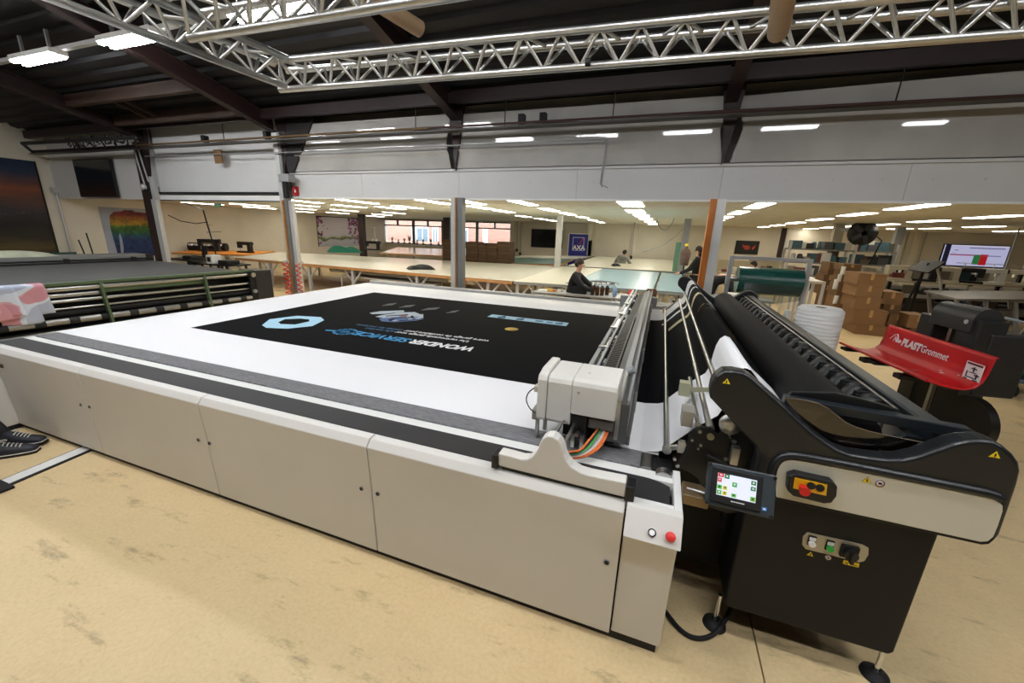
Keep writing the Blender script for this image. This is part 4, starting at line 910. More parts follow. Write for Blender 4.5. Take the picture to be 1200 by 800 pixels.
# sprung hoist beside the dark red post
for px, a, c_ in ((160, (158, 176), (166, 214)), (164, (163, 176), (172, 212))): pass
hp_ = thing('hook_chain', 'grey hanging rods with a hook block beside the dark red post', 'hoist', OY(168, 222, 7.0))
for (a, c_) in (((157, 175), (170, 218)), ((162, 175), (174, 213))): B().cyl(OY(*a, 7.02), OY(*c_, 7.02), .018, n=8).make('rod', GREYM, hp_)
B().ball(OY(168, 219, 7.0), .1, 10, 6, (1, .6, .8)).make('hook_block', LG, hp_); B().tube([OY(169, 220, 7.0), OY(172, 226, 7.0), OY(175, 222, 7.0)], .03, 8).make('hook', DARK, hp_)
# red arrow sign, motor and lever on the grey post, exit sign
q0, q1 = OY(342.5, 218.5, 7.28), OY(350, 229, 7.28)
sg = tag(B().box(q0.x, q1.x, 7.27, 7.30, q1.z, q0.z).make('red_sign', mat('sign_red', (190, 30, 40), .5)), 'small red sign with a white bar on the fascia beside the grey post', 'sign')
w_ = q1.x - q0.x; B().box(q0.x + w_ * .36, q0.x + w_ * .64, 7.266, 7.272, q1.z + .06, q0.z - .06).make('white_bar', WHITEINK, sg)
q = OY(337, 209, 7.14); mt = thing('door_motor', 'grey shutter motor box with a lever on the grey post', 'motor', (q.x, 7.1, q.z))
B().box(q.x - .14, q.x + .16, 7.02, 7.2, q.z - .08, q.z + .08).make('motor_box', GREYM, mt, .01); B().cyl((q.x - .03, 7.09, q.z - .42), (q.x - .03, 7.09, q.z - .08), .06, n=12).make('gear_housing', DARK, mt)
B().tube([(q.x + .12, 7.1, q.z - .08), (q.x + .12, 7.1, q.z - .2), (q.x + .02, 7.1, q.z - .25)], .02, 8).make('lever', DARK, mt)
q = OZ(254, 239.5, 2.4); q = OY(255, 239.5, 10); ex = thing('exit_sign', 'green emergency exit sign hanging from the low ceiling', 'sign', (q.x, 10, q.z))
B().box(q.x - .16, q.x + .16, 9.98, 10.02, q.z - .09, q.z + .1).make('plate', mat('exit_green', (20, 110, 70), .5, emit=.2), ex); B().cyl((q.x, 10, q.z + .1), (q.x, 10, CEIL), .01, n=6).make('rod', GREYM, ex)

# ================================================================== LEFT WALL: mural, torso poster, blossoms, television
wx = WLX + .012
def wallpanel(pa, pb, name, m, label, cat, y1=None):
    a, c_ = OX(*pa, wx), OX(*pb, wx); t = thing(name, label, cat, (WLX, (a.y + c_.y) / 2, c_.z))
    return t, a, c_
a, c_ = OX(40, 189, wx), OX(65, 300, wx)
g = G('mural_print', .5); v = g.obj(); sp = g.sep(v)
n1 = g.noise(g.obj((1, .5, 2)), 1.6, 6, .6); h = g.math('DIVIDE', g.math('SUBTRACT', sp[2], c_.z), a.z - c_.z); h = g.math('ADD', h, g.math('MULTIPLY', g.math('SUBTRACT', n1, .5), .22))
cc = g.ramp(h, [(0, (20, 18, 14)), (.10, (86, 70, 34)), (.2, (38, 34, 20)), (.34, (18, 16, 16)), (.5, (52, 46, 50)), (.6, (88, 58, 50)), (.7, (130, 74, 48)), (.78, (96, 62, 56)), (.88, (40, 54, 76)), (1, (22, 42, 70))])
n2 = g.noise(g.obj((1, 1, 3)), 5, 8, .7); snow = g.math('MULTIPLY', g.ramp(n2, [(.6, (0, 0, 0)), (.66, (1, 1, 1))]), g.ramp(h, [(.4, (0, 0, 0)), (.47, (1, 1, 1)), (.55, (0, 0, 0))]))
g.col(g.mix(snow, cc, lin((120, 112, 116))))
mu = thing('wall_mural', 'large dark sunset mountain mural covering the left wall', 'mural', (WLX, 3.5, c_.z))
B().box(WLX, wx, .4, a.y, c_.z, a.z).make('canvas', g.m, mu)
for y in (.4, a.y): B().box(WLX, wx + .015, y - .02, y + .02, c_.z, a.z).make('edge', INK, mu)
a, c_ = OX(115, 242, wx), OX(190, 299, wx)
tp = thing('torso_poster', 'poster of a torso painted in rainbow bands on the left wall', 'poster', (WLX, (a.y + c_.y) / 2, c_.z))
B().box(WLX, wx, a.y, c_.y, c_.z, a.z).make('sheet', mat('poster_lilac', (150, 156, 172), .6, var=.08, scale=3), tp)
H_, W_ = a.z - c_.z, c_.y - a.y
g = G('rainbow_paint', .55); v = g.obj(); sp = g.sep(v); n1 = g.noise(v, 6, 6, .7)
h = g.math('ADD', g.math('DIVIDE', g.math('SUBTRACT', sp[2], c_.z), H_), g.math('MULTIPLY', g.math('SUBTRACT', n1, .5), .12))
g.col(g.mix(.8, g.ramp(h, [(.0, (20, 44, 100)), (.36, (28, 66, 130)), (.46, (30, 100, 110)), (.50, (50, 130, 66)), (.62, (80, 130, 40)), (.68, (200, 160, 30)), (.80, (190, 120, 30)), (.86, (150, 44, 30)), (1, (110, 24, 26))]), g.ramp(n1, [(.36, (.02, .02, .02)), (.62, (.8, .8, .8))]), 'MULTIPLY'))
TP = [(.20, .002), (.90, 0), (.92, .25), (.88, .5), (.93, .62), (.96, .3), (1, .3), (1, .75), (.96, .90), (.84, .96), (.62, .97), (.58, 1), (.40, 1), (.36, .97), (.2, .95), (.10, .86), (.07, .6), (.10, .0), (.16, 0), (.20, .45), (.23, .52), (.25, .4), (.24, .2)]
B().prism([(a.y + W_ * (.06 + .92 * u), c_.z + H_ * .96 * v_) for u, v_ in TP], lambda u, v_, t: Vector((t, u, v_)), wx + .001, wx + .004).make('torso_print', g.m, tp)
for u in (.38, .66): B().lathe([(1e-4, .004), (.1, .004), (.16, .0)], (wx + .003, a.y + W_ * u, c_.z + H_ * .55), 16, Matrix.Rotation(radians(90), 3, 'Y')).make('chest_print', g.m, tp)
a, c_ = OX(370.5, 252.5, wx), OX(422, 292, wx); c_.z = OX(374, 289, wx).z
bl = thing('blossom_poster', 'wide poster of pink blossom branches over a pale landscape on the far left wall', 'poster', (WLX, (a.y + c_.y) / 2, c_.z))
g = G('blossom_paint', .6); v = g.obj(); sp = g.sep(v); vn = g.n('ShaderNodeTexVoronoi'); vn.inputs['Scale'].default_value = 4; g.l(v, vn.inputs['Vector']); n1 = g.noise(v, 1.1, 4)
H_, W_ = a.z - c_.z, c_.y - a.y; h = g.math('DIVIDE', g.math('SUBTRACT', sp[2], c_.z), H_); u = g.math('DIVIDE', g.math('SUBTRACT', sp[1], a.y), W_)
base = g.ramp(g.math('ADD', h, g.math('MULTIPLY', g.math('SUBTRACT', g.noise(v, 2.2, 4), .5), .3)), [(0, (170, 176, 190)), (.2, (186, 190, 200)), (.25, (90, 100, 90)), (.30, (130, 140, 90)), (.34, (190, 194, 190)), (.42, (206, 204, 214)), (1, (216, 210, 222))])
edge = g.math('ADD', g.math('MULTIPLY', g.math('ABSOLUTE', g.math('SUBTRACT', u, .45)), 1.5), g.math('MULTIPLY', h, .45)); msk = g.math('GREATER_THAN', g.math('ADD', g.math('SUBTRACT', edge, vn.outputs['Distance']), g.math('MULTIPLY', n1, .5)), .62)
pk = g.ramp(g.noise(v, 9, 3), [(.35, (52, 24, 40)), (.5, (140, 84, 128)), (.65, (206, 170, 204))]); g.col(g.mix(msk, base, pk))
B().box(WLX, wx, a.y, c_.y, c_.z, a.z).make('sheet', g.m, bl)
B().box(wx, wx + .01, a.y, c_.y, a.z - .04, a.z).box(wx, wx + .01, a.y - .03, a.y + .01, c_.z, a.z).make('frame', DARK, bl)
TVS = mat('screen_black', (10, 10, 12), .12)
def tv(px, label, y, nm='television', m=TVS):
    (ax, ay), (bx_, by) = px; a, c_ = OY(ax, ay, y), OY(bx_, by, y)
    t = thing(nm, label, 'television', ((a.x + c_.x) / 2, y, c_.z)); B().box(a.x, c_.x, y - .0, y + .06, c_.z, a.z).make('case', INK, t, .008)
    B().box(a.x + .03, c_.x - .03, y - .004, y + .01, c_.z + .04, a.z - .03).make('screen', m, t); return t, a, c_
tv(((84, 187), (137.5, 231)), 'black television on the white boarding high at the far left', FY - .1)
# conduit and brooms on the left wall, green chair
q = OX(67, 226, wx + .1); tag(B().cyl((wx + .05, q.y, .9), (wx + .05, q.y, q.z), .035, n=8).box(wx, wx + .16, q.y - .1, q.y + .1, q.z, q.z + .15).make('wall_conduit', LG), 'pale conduit with a box on the left wall between mural and torso poster', 'conduit')
for k, (p, q_) in enumerate((((92, 281), (106, 303)), ((101, 273), (113, 303)))):
    a, c_ = OX(*p, wx + .25), OX(*q_, wx + .7); c_ = Vector((c_.x, c_.y, .05)); t = thing('broom', ('shorter' if k == 0 else 'taller') + ' black broom leaning on the left wall before the torso poster', 'broom', c_, 'brooms leaning on the left wall')
    B().cyl(a, c_, .02, n=8).make('stick', INK, t); B().box(c_.x - .06, c_.x + .06, c_.y - .2, c_.y + .2, 0, .07).make('head', INK, t)
q = OX(80, 297, wx + .6); ch = thing('green_chair', 'dark green plastic chair by the left wall, only its backrest showing', 'chair', (q.x, q.y, 0))
gm = mat('green_plastic', (52, 88, 76), .4); w2 = .27
B().grid(lambda u, v: Vector((q.x - .15 - .06 * v, q.y - w2 + 2 * w2 * u, .5 + .42 * v)) + Vector((.05 * sin(pi * u), 0, 0)), 8, 4).make('backrest', gm, ch, solid=.02)
B().box(q.x - .17, q.x + .28, q.y - w2, q.y + w2, .43, .47).make('seat', gm, ch, .01)
for sx in (-.15, .25):
    for sy in (-.24, .24): B().cyl((q.x + sx, q.y + sy, 0), (q.x + sx * .8, q.y + sy * .9, .44), .02, n=8).make('leg', gm, ch)

# ================================================================== SECOND MACHINE (left, green frame, rollers)
O0, O1 = Vector((-8.63, 3.28, 0)), Vector((-8.34, 6.27, 0)); ud = (O1 - O0).normalized(); wd_ = Vector((-ud.y, ud.x, 0))
M2 = Matrix(((-wd_.x, ud.x, 0, O0.x), (-wd_.y, ud.y, 0, O0.y), (0, 0, 1, 0), (0, 0, 0, 1)))   # x to the viewer's right, y along the machine
m2 = thing('roller_table', 'wide dark flatbed machine with green frame and steel rollers, left of the white table', 'machine', O0)
GFR = mat('olive_green_paint', (74, 92, 62), .45, var=.06, scale=6); FELT = mat('grey_felt_bed', (78, 78, 76), .8, var=.05, scale=3)
def m2p(b, name, m, bev=0): b.v = [tuple(M2 @ Vector(p)) for p in b.v]; return b.make(name, m, m2, bev)
S0, S1 = -6.0, 3.02
m2p(B().box(-4.2, -.08, S0, S1, .86, .95), 'bed', FELT)
m2p(B().box(-4.2, -.35, S0, S1, .10, .86), 'body', INK)
m2p(B().box(-4.75, -4.2, S0, S1 - .1, .80, 1.12), 'far_beam', mat('beam_grey', (120, 120, 116), .5), .02)
for z in (1.02, .97): m2p(B().cyl((-4.1, S0, z), (-4.1, S1, z), .02, n=8), 'guide_rod', INK)
for s_ in (-4, -2.6, -1.1, .2, 1.4, 2.6): m2p(B().box(-4.22, -4.05, s_, s_ + .06, .93, 1.06), 'rod_holder', INK)
m2p(B().box(-.10, .03, S0, S1, .955, 1.0), 'top_rail', GFR, .006)
for s_ in (-5.2, -3.9, -2.2, .52, 2.05): m2p(B().bar((0, s_, .98), (.06, s_ + .03, .22), .09, .035, (0, 1, 0)), 'frame_post', GFR)
m2p(B().box(-.06, -.02, .55, 2.05, .80, .90), 'frame_plate', GFR)
m2p(B().cyl((-.02, S0, .905), (-.02, S1 - .1, .905), .042, n=14), 'roller', STEEL); m2p(B().cyl((-.06, S0, .80), (-.06, .5, .80), .04, n=14), 'roller', STEEL)
m2p(B().cyl((-.02, S0, .715), (-.02, S1 - .1, .715), .026, n=12), 'roller', STEEL); m2p(B().cyl((-.02, S0, .60), (-.02, S1 - .1, .60), .017, n=10), 'roller', STEEL)
m2p(B().cyl((-.10, S0, .52), (-.10, S1 - .1, .52), .07, n=14), 'dark_roller', RUBBER)
m2p(B().cyl((.02, S0, .41), (.02, S1 - .1, .41), .050, n=16), 'segmented_roller', mat('satin_steel', (150, 148, 142), .4, .8))
for k in range(24): m2p(B().cyl((.02, S0 + .1 + k * .372, .41), (.02, S0 + .22 + k * .372, .41), .056, n=16), 'rubber_ring', RUBBER)
m2p(B().box(-.4, .05, S0, S1, .12, .30), 'lower_beam', INK)
m2p(B().box(-.5, .06, S1, S1 + .38, .08, .98), 'end_cabinet', mat('black_cabinet', (28, 29, 32), .4), .02)
m2p(B().box(.0, .07, S1 - .12, S1 - .02, .35, .97), 'end_bracket', DARK); m2p(B().cyl((-.02, S1 - .05, .9), (.1, S1 - .05, .9), .05, n=12), 'bearing', STEEL); m2p(B().cyl((.0, S1 - .06, .55), (.12, S1 - .06, .55), .04, n=12), 'bearing', GREYM)
m2p(B().ball((.08, -.75, .33), .035, 8, 6), 'yellow_knob', YELLOW); m2p(B().box(-4.7, -4.3, S1 - .1, S1 + .1, .05, 1.1), 'far_foot', INK)
# printed cloth hung over its rail
g = G('pink_print', .85); v = g.obj(); g.col(g.ramp(g.noise(v, 3.4, 1, .3), [(.40, (196, 140, 150)), (.44, (206, 160, 168)), (.46, (204, 212, 224)), (.56, (196, 204, 220)), (.58, (170, 178, 196))], 'CONSTANT'))
tw_ = thing('printed_cloth', 'folded pink, white and grey printed cloth hung over the green rail', 'cloth', M2 @ Vector((.0, -.75, .6)))
def fall(s0, s1, zb, x, name, ph, dz=0):
    def f(u, v): 
        s_ = s0 + (s1 - s0) * u; t = v * 1.25
        if t < .2: p = (-.12 + (x + .12) * t / .2, s_, 1.005 + .006 * sin(t / .2 * pi))
        else: k = (t - .2) / 1.05; p = (x + .025 * sin(u * 6 + ph) * k + .01, s_ + .05 * k, 1.0 - (1.0 - zb - dz * u) * k)
        return M2 @ Vector(p)
    B().grid(f, 14, 16).make(name, g.m, tw_, solid=.006)
fall(-.80, -.12, .52, .06, 'cloth_fold', 0, .05); fall(-.90, -.42, .60, .075, 'cloth_fold', 2, -.02); fall(-.66, -.25, .44, .05, 'cloth_fold', 4)
# pale cloth and grey hump lying on the far beam
q = M2 @ Vector((-4.45, .1, 1.12)); tag(B().grid(lambda u, v: M2 @ Vector((-4.7 + .5 * v, -1.8 + 3.2 * u, 1.12 + .16 * sin(pi * v) * (sin(pi * u) ** .5) * (.8 + .3 * sin(u * 9)))), 24, 8).make('pale_cloth', mat('pale_green_cloth', (176, 180, 156), .85, var=.2, scale=4)), 'pale green cloth heaped on the far beam below the mural', 'cloth')
# ================================================================== PEOPLE
SKIN = mat('skin', (206, 158, 130), .5); BLKCLOTH = mat('black_cloth', (22, 22, 25), .85); GREYCLOTH = mat('grey_cloth', (128, 126, 122), .9, var=.08, scale=20)
HAIRD = mat('dark_hair', (30, 22, 18), .7); JEANS = mat('dark_trousers', (32, 34, 42), .85); SHOE = mat('black_shoe', (20, 20, 24), .55)
def skinned(name, V, E, R, m, parent, sub=1, root=0):
    me = bpy.data.meshes.new(name); me.from_pydata([tuple(v) for v in V], E, []); me.materials.append(m)
    o = bpy.data.objects.new(name, me); COL.objects.link(o)
    s_ = o.modifiers.new('skin', 'SKIN'); s_.use_smooth_shade = True
    for i, r in enumerate(R):
        d = me.skin_vertices[0].data[i]; d.radius = (r, r) if not isinstance(r, tuple) else r; d.use_root = i == root
    q = o.modifiers.new('smooth', 'SUBSURF'); q.levels = sub; q.render_levels = sub
    if parent is not None: par(o, parent)
    return o
def person(label, loc, rz, J, top=BLKCLOTH, legs=JEANS, hair=HAIRD, long=False, show_legs=True, grp=None):
    "J: joints in body space (x right of the figure, y forward, z up); the body is one skinned surface"
    M = Matrix.Translation(loc) @ Matrix.Rotation(rz, 4, 'Z'); t = thing('person', label, 'person', loc)
    D = dict(pelvis=(0, 0, .95), waist=(0, .01, 1.12), chest=(0, .02, 1.34), neck=(0, .02, 1.50), head=(0, .05, 1.64), crown=(0, .05, 1.73), face=(0, .10, 1.60))
    for s, k in ((-1, 'L'), (1, 'R')):
        D.update({k + 'sh': (s * .19, .0, 1.43), k + 'el': (s * .25, .0, 1.14), k + 'wr': (s * .24, .1, .90), k + 'ha': (s * .24, .13, .82), k + 'hip': (s * .09, 0, .90), k + 'kn': (s * .10, .02, .50), k + 'an': (s * .10, -.02, .09), k + 'to': (s * .11, .16, .03)})
    D.update(J); P = {k: M @ Vector(v) for k, v in D.items()}
    V, E, R, I = [], [], [], {}
    def v(k, p, r): I[k] = len(V); V.append(p); R.append(r); return I[k]
    def e(a, b_): E.append((I[a], I[b_]))
    for k, r in (('pelvis', .10), ('waist', .09), ('chest', .10), ('neck', .050), ('head', (.078, .095)), ('crown', .06)): v(k, P[k], r)
    v('face', P['face'], .05); e('head', 'face')
    for a, b_ in (('pelvis', 'waist'), ('waist', 'chest'), ('chest', 'neck'), ('neck', 'head'), ('head', 'crown')): e(a, b_)
    for k in 'LR':
        for n_, r in (('sh', .045), ('el', .036), ('wr', .026), ('ha', .034)): v(k + n_, P[k + n_], r)
        e('chest', k + 'sh'); e(k + 'sh', k + 'el'); e(k + 'el', k + 'wr'); e(k + 'wr', k + 'ha')
        d = (P[k + 'ha'] - P[k + 'wr']).normalized(); sd = d.cross(Vector((0, 0, 1))).normalized()
        for f in range(4):
            p = P[k + 'ha'] + sd * (.02 * (f - 1.5)) + d * .03; v(k + 'f%d' % f, p, .0095); v(k + 'g%d' % f, p + d * (.05 + .01 * (f in (1, 2))) + Vector((0, 0, -.015)), .008); e(k + 'ha', k + 'f%d' % f); e(k + 'f%d' % f, k + 'g%d' % f)
        v(k + 't', P[k + 'wr'].lerp(P[k + 'ha'], .5) + sd * (.045 if k == 'L' else -.045) + d * .03, .01); e(k + 'ha', k + 't')
        for n_, r in (('hip', .075), ('kn', .05), ('an', .035), ('to', .03)): v(k + n_, P[k + n_], r)
        e('pelvis', k + 'hip'); e(k + 'hip', k + 'kn'); e(k + 'kn', k + 'an'); e(k + 'an', k + 'to')
    skinned('body', V, E, R, SKIN, t)
    # clothing: own surfaces a little larger than the body
    n_ = lambda keys, rad, eds, nm, m: skinned(nm, [P[k] for k in keys], [(keys.index(a), keys.index(b_)) for a, b_ in eds], rad, m, t)
    n_(['pelvis', 'waist', 'chest', 'Lsh', 'Lel', 'Lwr', 'Rsh', 'Rel', 'Rwr', 'neck'], [.145, .14, (.175, .145), .08, .06, .042, .08, .06, .042, .066],
       [('pelvis', 'waist'), ('waist', 'chest'), ('chest', 'Lsh'), ('Lsh', 'Lel'), ('Lel', 'Lwr'), ('chest', 'Rsh'), ('Rsh', 'Rel'), ('Rel', 'Rwr'), ('chest', 'neck')], 'jacket', top)
    n_(['pelvis', 'Lhip', 'Lkn', 'Lan', 'Rhip', 'Rkn', 'Ran'], [.14, .105, .075, .058, .105, .075, .058], [('pelvis', 'Lhip'), ('Lhip', 'Lkn'), ('Lkn', 'Lan'), ('pelvis', 'Rhip'), ('Rhip', 'Rkn'), ('Rkn', 'Ran')], 'trousers', legs)
    for k in 'LR':
        n_([k + 'an', k + 'to'], [.05, .045], [(k + 'an', k + 'to')], 'shoe', SHOE)
    fw = (P['face'] - P['head']); fw = fw.normalized(); up = (P['crown'] - P['neck']).normalized(); fw = (fw - up * fw.dot(up)).normalized(); rt = fw.cross(up)
    HM = Matrix((rt, fw, up)).transposed(); c = P['head'].lerp(P['crown'], .35)
    hb = B(); prof = [(sin(pi * i / 8) * .096 + 1e-5, -cos(pi * i / 8) * .104) for i in range(3 if long else 4, 9)]
    hb.lathe(prof, c - fw * .018 + up * .015, 14, HM); 
    if long: hb.ball(c - fw * .06 - up * .12, .075, 10, 6)
    hb.ball(c - fw * .04 + up * .0, .082, 12, 8)
    hb.make('hair', hair, t)
    for s in (-1, 1):
        B().ball(c + rt * (.033 * s) + fw * .088 - up * .02, .011, 8, 6).make('eye', INK, t); B().ball(c + rt * (.084 * s) - up * .03, .02, 8, 6, (.5, 1, 1.4)).make('ear', SKIN, t)
    B().ball(c + fw * .102 - up * .05, .015, 8, 6).make('nose', SKIN, t); B().box(-.02, .02, -.004, .004, -.004, .004, Matrix.Translation(c + fw * .098 - up * .085) @ HM.to_4x4()).make('mouth', mat('lips', (160, 90, 84), .5), t)
    return t
# man in black working at the cream table (seen from the side, facing right)
hp0 = OY(672, 301, 8.45); dz = hp0.z - 1.755
STAND_DROP = lambda z: z
def lean(top, fwd=0, drop=0, arms=None, extra=None):
    J = {}
    return J
sz = hp0.z / 1.755
def scaled(z_head): return z_head
J = dict(pelvis=(0, -.02, .72), waist=(0, .0, .90), chest=(0, .05, 1.12), neck=(0, .10, 1.27), head=(0, .13, 1.41), crown=(0, .13, 1.50), face=(0, .19, 1.38), Lsh=(-.19, .07, 1.21), Rsh=(.19, .07, 1.21), Lel=(-.22, .30, 1.02), Rel=(.24, .26, 1.0), Lwr=(-.14, .52, .93), Rwr=(.16, .50, .92), Lha=(-.12, .60, .91), Rha=(.14, .58, .905), Lhip=(-.1, 0, .70), Rhip=(.1, 0, .70), Lkn=(-.12, .40, .68), Rkn=(.12, .38, .68), Lan=(-.12, .36, .28), Ran=(.12, .34, .28), Lto=(-.12, .5, .22), Rto=(.12, .48, .22))
def shift(J, dz): return {k: (v[0], v[1], v[2] + dz) for k, v in J.items()}
pb = OY(670, 345, 8.35)
person('man with short dark hair in black jacket working at the light blue table', (pb.x, 8.35, 0), radians(-90), shift(J, hp0.z - 1.57), hair=mat('short_hair', (52, 38, 30), .8))
def stool(x, y, z, label):
    t = thing('work_stool', label, 'stool', (x, y, 0)); B().cyl((x, y, z - .06), (x, y, z), .18, n=20).make('seat', BLACKP, t, .01); B().cyl((x, y, .06), (x, y, z - .05), .03, n=10).make('column', STEEL, t)
    for k in range(5): a = 2 * pi * k / 5; B().bar((x, y, .07), (x + .28 * cos(a), y + .28 * sin(a), .05), .04, .03).cyl((x + .28 * cos(a), y + .28 * sin(a), 0), (x + .28 * cos(a), y + .28 * sin(a), .05), .025, n=8).make('leg', BLACKP, t)
stool(pb.x - .0, 8.35, .72 + hp0.z - 1.57 - .13, 'round work stool under the man in black at the light blue table')
# man in the grey hooded jumper, seen from behind, further back
yb = 17.6; hq = OY(733, 292, yb); pbx = OY(728, 310, yb).x
t_ = person('man in a grey hooded jumper seen from behind at the long rear table', (pbx, yb, 0), radians(-12), shift(dict(J, Lel=(-.34, .16, .98), Rel=(.34, .16, .98), Lwr=(-.24, .44, .93), Rwr=(.24, .44, .93), Lha=(-.2, .5, .92), Rha=(.2, .5, .92), head=(.06, .12, 1.41), crown=(.07, .12, 1.5), face=(.08, .2, 1.38)), hq.z - 1.58), top=GREYCLOTH)
B().ball(Vector((pbx, yb - .08, hq.z - .32)), .15, 12, 8, (1.2, .7, .7)).make('hood', GREYCLOTH, t_)
# woman in dark clothes beside the orange post
yw = 12.3; hw = OY(819, 295, yw)
J3 = dict(Rel=(.30, .2, 1.14), Rwr=(.2, .44, 1.02), Rha=(.18, .52, 1.0), Lel=(-.3, .16, 1.14), Lwr=(-.25, .4, 1.02), Lha=(-.22, .5, 1.0))
person('woman with dark hair in a black top handling white cloth beside the orange post', (hw.x + .03, yw, 0), radians(75), shift(dict(J3, pelvis=(0, 0, .95)), 0) if hw.z > 1.6 else {k: (v[0], v[1], v[2]) for k, v in dict(J3, **shift(dict(pelvis=(0, 0, .95), waist=(0, .01, 1.12), chest=(0, .02, 1.34), neck=(0, .02, 1.50), head=(0, .05, 1.64), crown=(0, .05, 1.73), face=(0, .12, 1.60), Lsh=(-.18, 0, 1.43), Rsh=(.18, 0, 1.43)), hw.z - 1.76)).items()}, long=True)
# person bent over, in black, right of the orange post
yb2 = 9.8; pq = OY(838, 330, yb2)
J4 = dict(pelvis=(0, -.12, .97), waist=(0, .02, 1.13), chest=(0, .26, 1.22), neck=(0, .42, 1.17), head=(0, .54, 1.08), crown=(0, .60, 1.0), face=(0, .52, 1.0), Lsh=(-.19, .3, 1.18), Rsh=(.19, .3, 1.18), Lel=(-.22, .36, .92), Rel=(.22, .36, .92), Lwr=(-.18, .5, .74), Rwr=(.18, .5, .74), Lha=(-.17, .55, .70), Rha=(.17, .55, .70), Lhip=(-.1, -.1, .92), Rhip=(.1, -.1, .92), Lkn=(-.11, -.04, .5), Rkn=(.11, -.04, .5))
topz = OY(845, 299, yb2).z
person('person all in black bending over right of the orange post', (pq.x - .02, yb2, 0), radians(-80), shift(J4, 0), legs=BLKCLOTH)
# dark-haired worker behind the green roll
yb3 = 14.0; hq = OY(885, 303, yb3)
person('dark-haired worker in black bent behind the green film roll', (hq.x + .1, yb3, 0), radians(95), {k: (v[0], v[1], v[2] + (hq.z - 1.62)) for k, v in J.items()})
# crouching person at the lower left: only trouser hems and trainers reach into the frame
f0 = OZ(2, 533, .0); f1 = OZ(46, 527, .0)
sx = OZ(22, 528, .03)
PJ = dict(pelvis=(0, -.42, .30), waist=(0, -.40, .48), chest=(0, -.28, .70), neck=(0, -.20, .86), head=(0, -.14, .99), crown=(0, -.13, 1.08), face=(0, -.06, .96), Lsh=(-.19, -.26, .80), Rsh=(.19, -.26, .80), Lel=(-.24, -.05, .62), Rel=(.24, -.05, .62), Lwr=(-.12, .12, .56), Rwr=(.12, .12, .56), Lha=(-.08, .16, .52), Rha=(.08, .16, .52), Lhip=(-.1, -.40, .30), Rhip=(.1, -.40, .30), Lkn=(-.15, .02, .52), Rkn=(.15, .02, .52), Lan=(-.08, -.12, .10), Ran=(.10, -.10, .10), Lto=(-.05, .10, .04), Rto=(.10, .12, .04))
cr = thing('person', 'person in black trousers and white-laced dark trainers sitting on the floor at the left edge', 'person', (f0.x - .4, f0.y, 0))
def shoe(heel, toe, parent, lift=0):
    "laced trainer from heel to toe"
    h, t2 = Vector(heel), Vector(toe); d = t2 - h; L = d.length; d /= L; s = Vector((-d.y, d.x, 0)).normalized(); M = Matrix(((d.x, s.x, 0, h.x), (d.y, s.y, 0, h.y), (0, 0, 1, h.z + lift), (0, 0, 0, 1)))
    def wd(u): return .042 + .014 * sin(min(1, u * 1.25) * pi * .75) - (.020 * max(0, (u - .82) / .18) ** 2 if u > .82 else 0) - (.012 * max(0, (.12 - u) / .12) ** 2 if u < .12 else 0)
    def ht(u): return .13 if u < .3 else .13 - .07 * ((u - .3) / .7) ** .8
    body = B().grid(lambda u, v: M @ Vector((u * L, -cos(v * pi) * wd(u) * (1 if sin(v * pi) < .5 else .9), .028 + sin(v * pi) ** .6 * (ht(u) - .028) * (1 if 0 < u < 1 else .35))), 22, 14)
    o = body.make('shoe', mat('navy_shoe', (30, 32, 40), .6, var=.1, scale=40), parent)
    pts = [(u * L, wd(u) + .004) for u in [i / 20 for i in range(21)]] + [(u * L, -wd(u) - .004) for u in [i / 20 for i in range(20, -1, -1)]]
    sb_ = B(); sb_.prism(pts, lambda u, v, z: M @ Vector((u, v, z)), 0, .022); sb_.make('sole', INK, o)
    w2 = B(); w2.tube([M @ Vector((u, v, .026)) for u, v in pts], .0035, 5, True); w2.make('sole_welt', mat('shoe_white', (210, 205, 198), .6), o)
    for k in range(5):
        u = .38 + .075 * k; z = ht(u) + .004; w3 = wd(u) * .62
        lb = B(); lb.tube([M @ Vector(((u + .03) * L, -w3, z - .012)), M @ Vector((u * L + .006, 0, z)), M @ Vector(((u - .01) * L, w3, z - .012))], .004, 6); lb.make('lace', mat('lace_white', (205, 200, 186), .7), o)
    lb = B(); lb.tube([M @ Vector((.36 * L + .02 * cos(a), .018 + .022 * sin(a), ht(.36) + .012)) for a in [i * .7 for i in range(9)]], .0032, 5); lb.make('lace', mat('lace_white'), o)
    return o
ha, ta = OZ(4, 520, .03), OZ(53, 517, .03); hb_, tb = OZ(-6, 536, .0), OZ(46, 528, .0)
PP = {}
for k, (hh, tt) in dict(R=(hb_, tb), L=(ha, ta)).items():
    hh = tt + (hh - tt).normalized() * .31; hh.z = tt.z = 0
    shoe(hh, tt, cr, .0 if k == 'R' else .018); an = hh.lerp(tt, .22); PP[k] = (an, (tt - hh).normalized())
aL, dL = PP['L']; aR, dR = PP['R']
V = {'pelvis': (aL + aR) / 2 - dL * .74 + Vector((0, 0, .15))}
V['waist'] = V['pelvis'] + Vector((.0, 0, .20)); V['chest'] = V['waist'] + dL * .16 + Vector((0, 0, .22)); V['neck'] = V['chest'] + dL * .09 + Vector((0, 0, .16)); V['head'] = V['neck'] + dL * .06 + Vector((0, 0, .13)); V['crown'] = V['head'] + Vector((0, 0, .09)); V['face'] = V['head'] + dL * .09 - Vector((0, 0, .03))
sd = Vector((-dL.y, dL.x, 0))
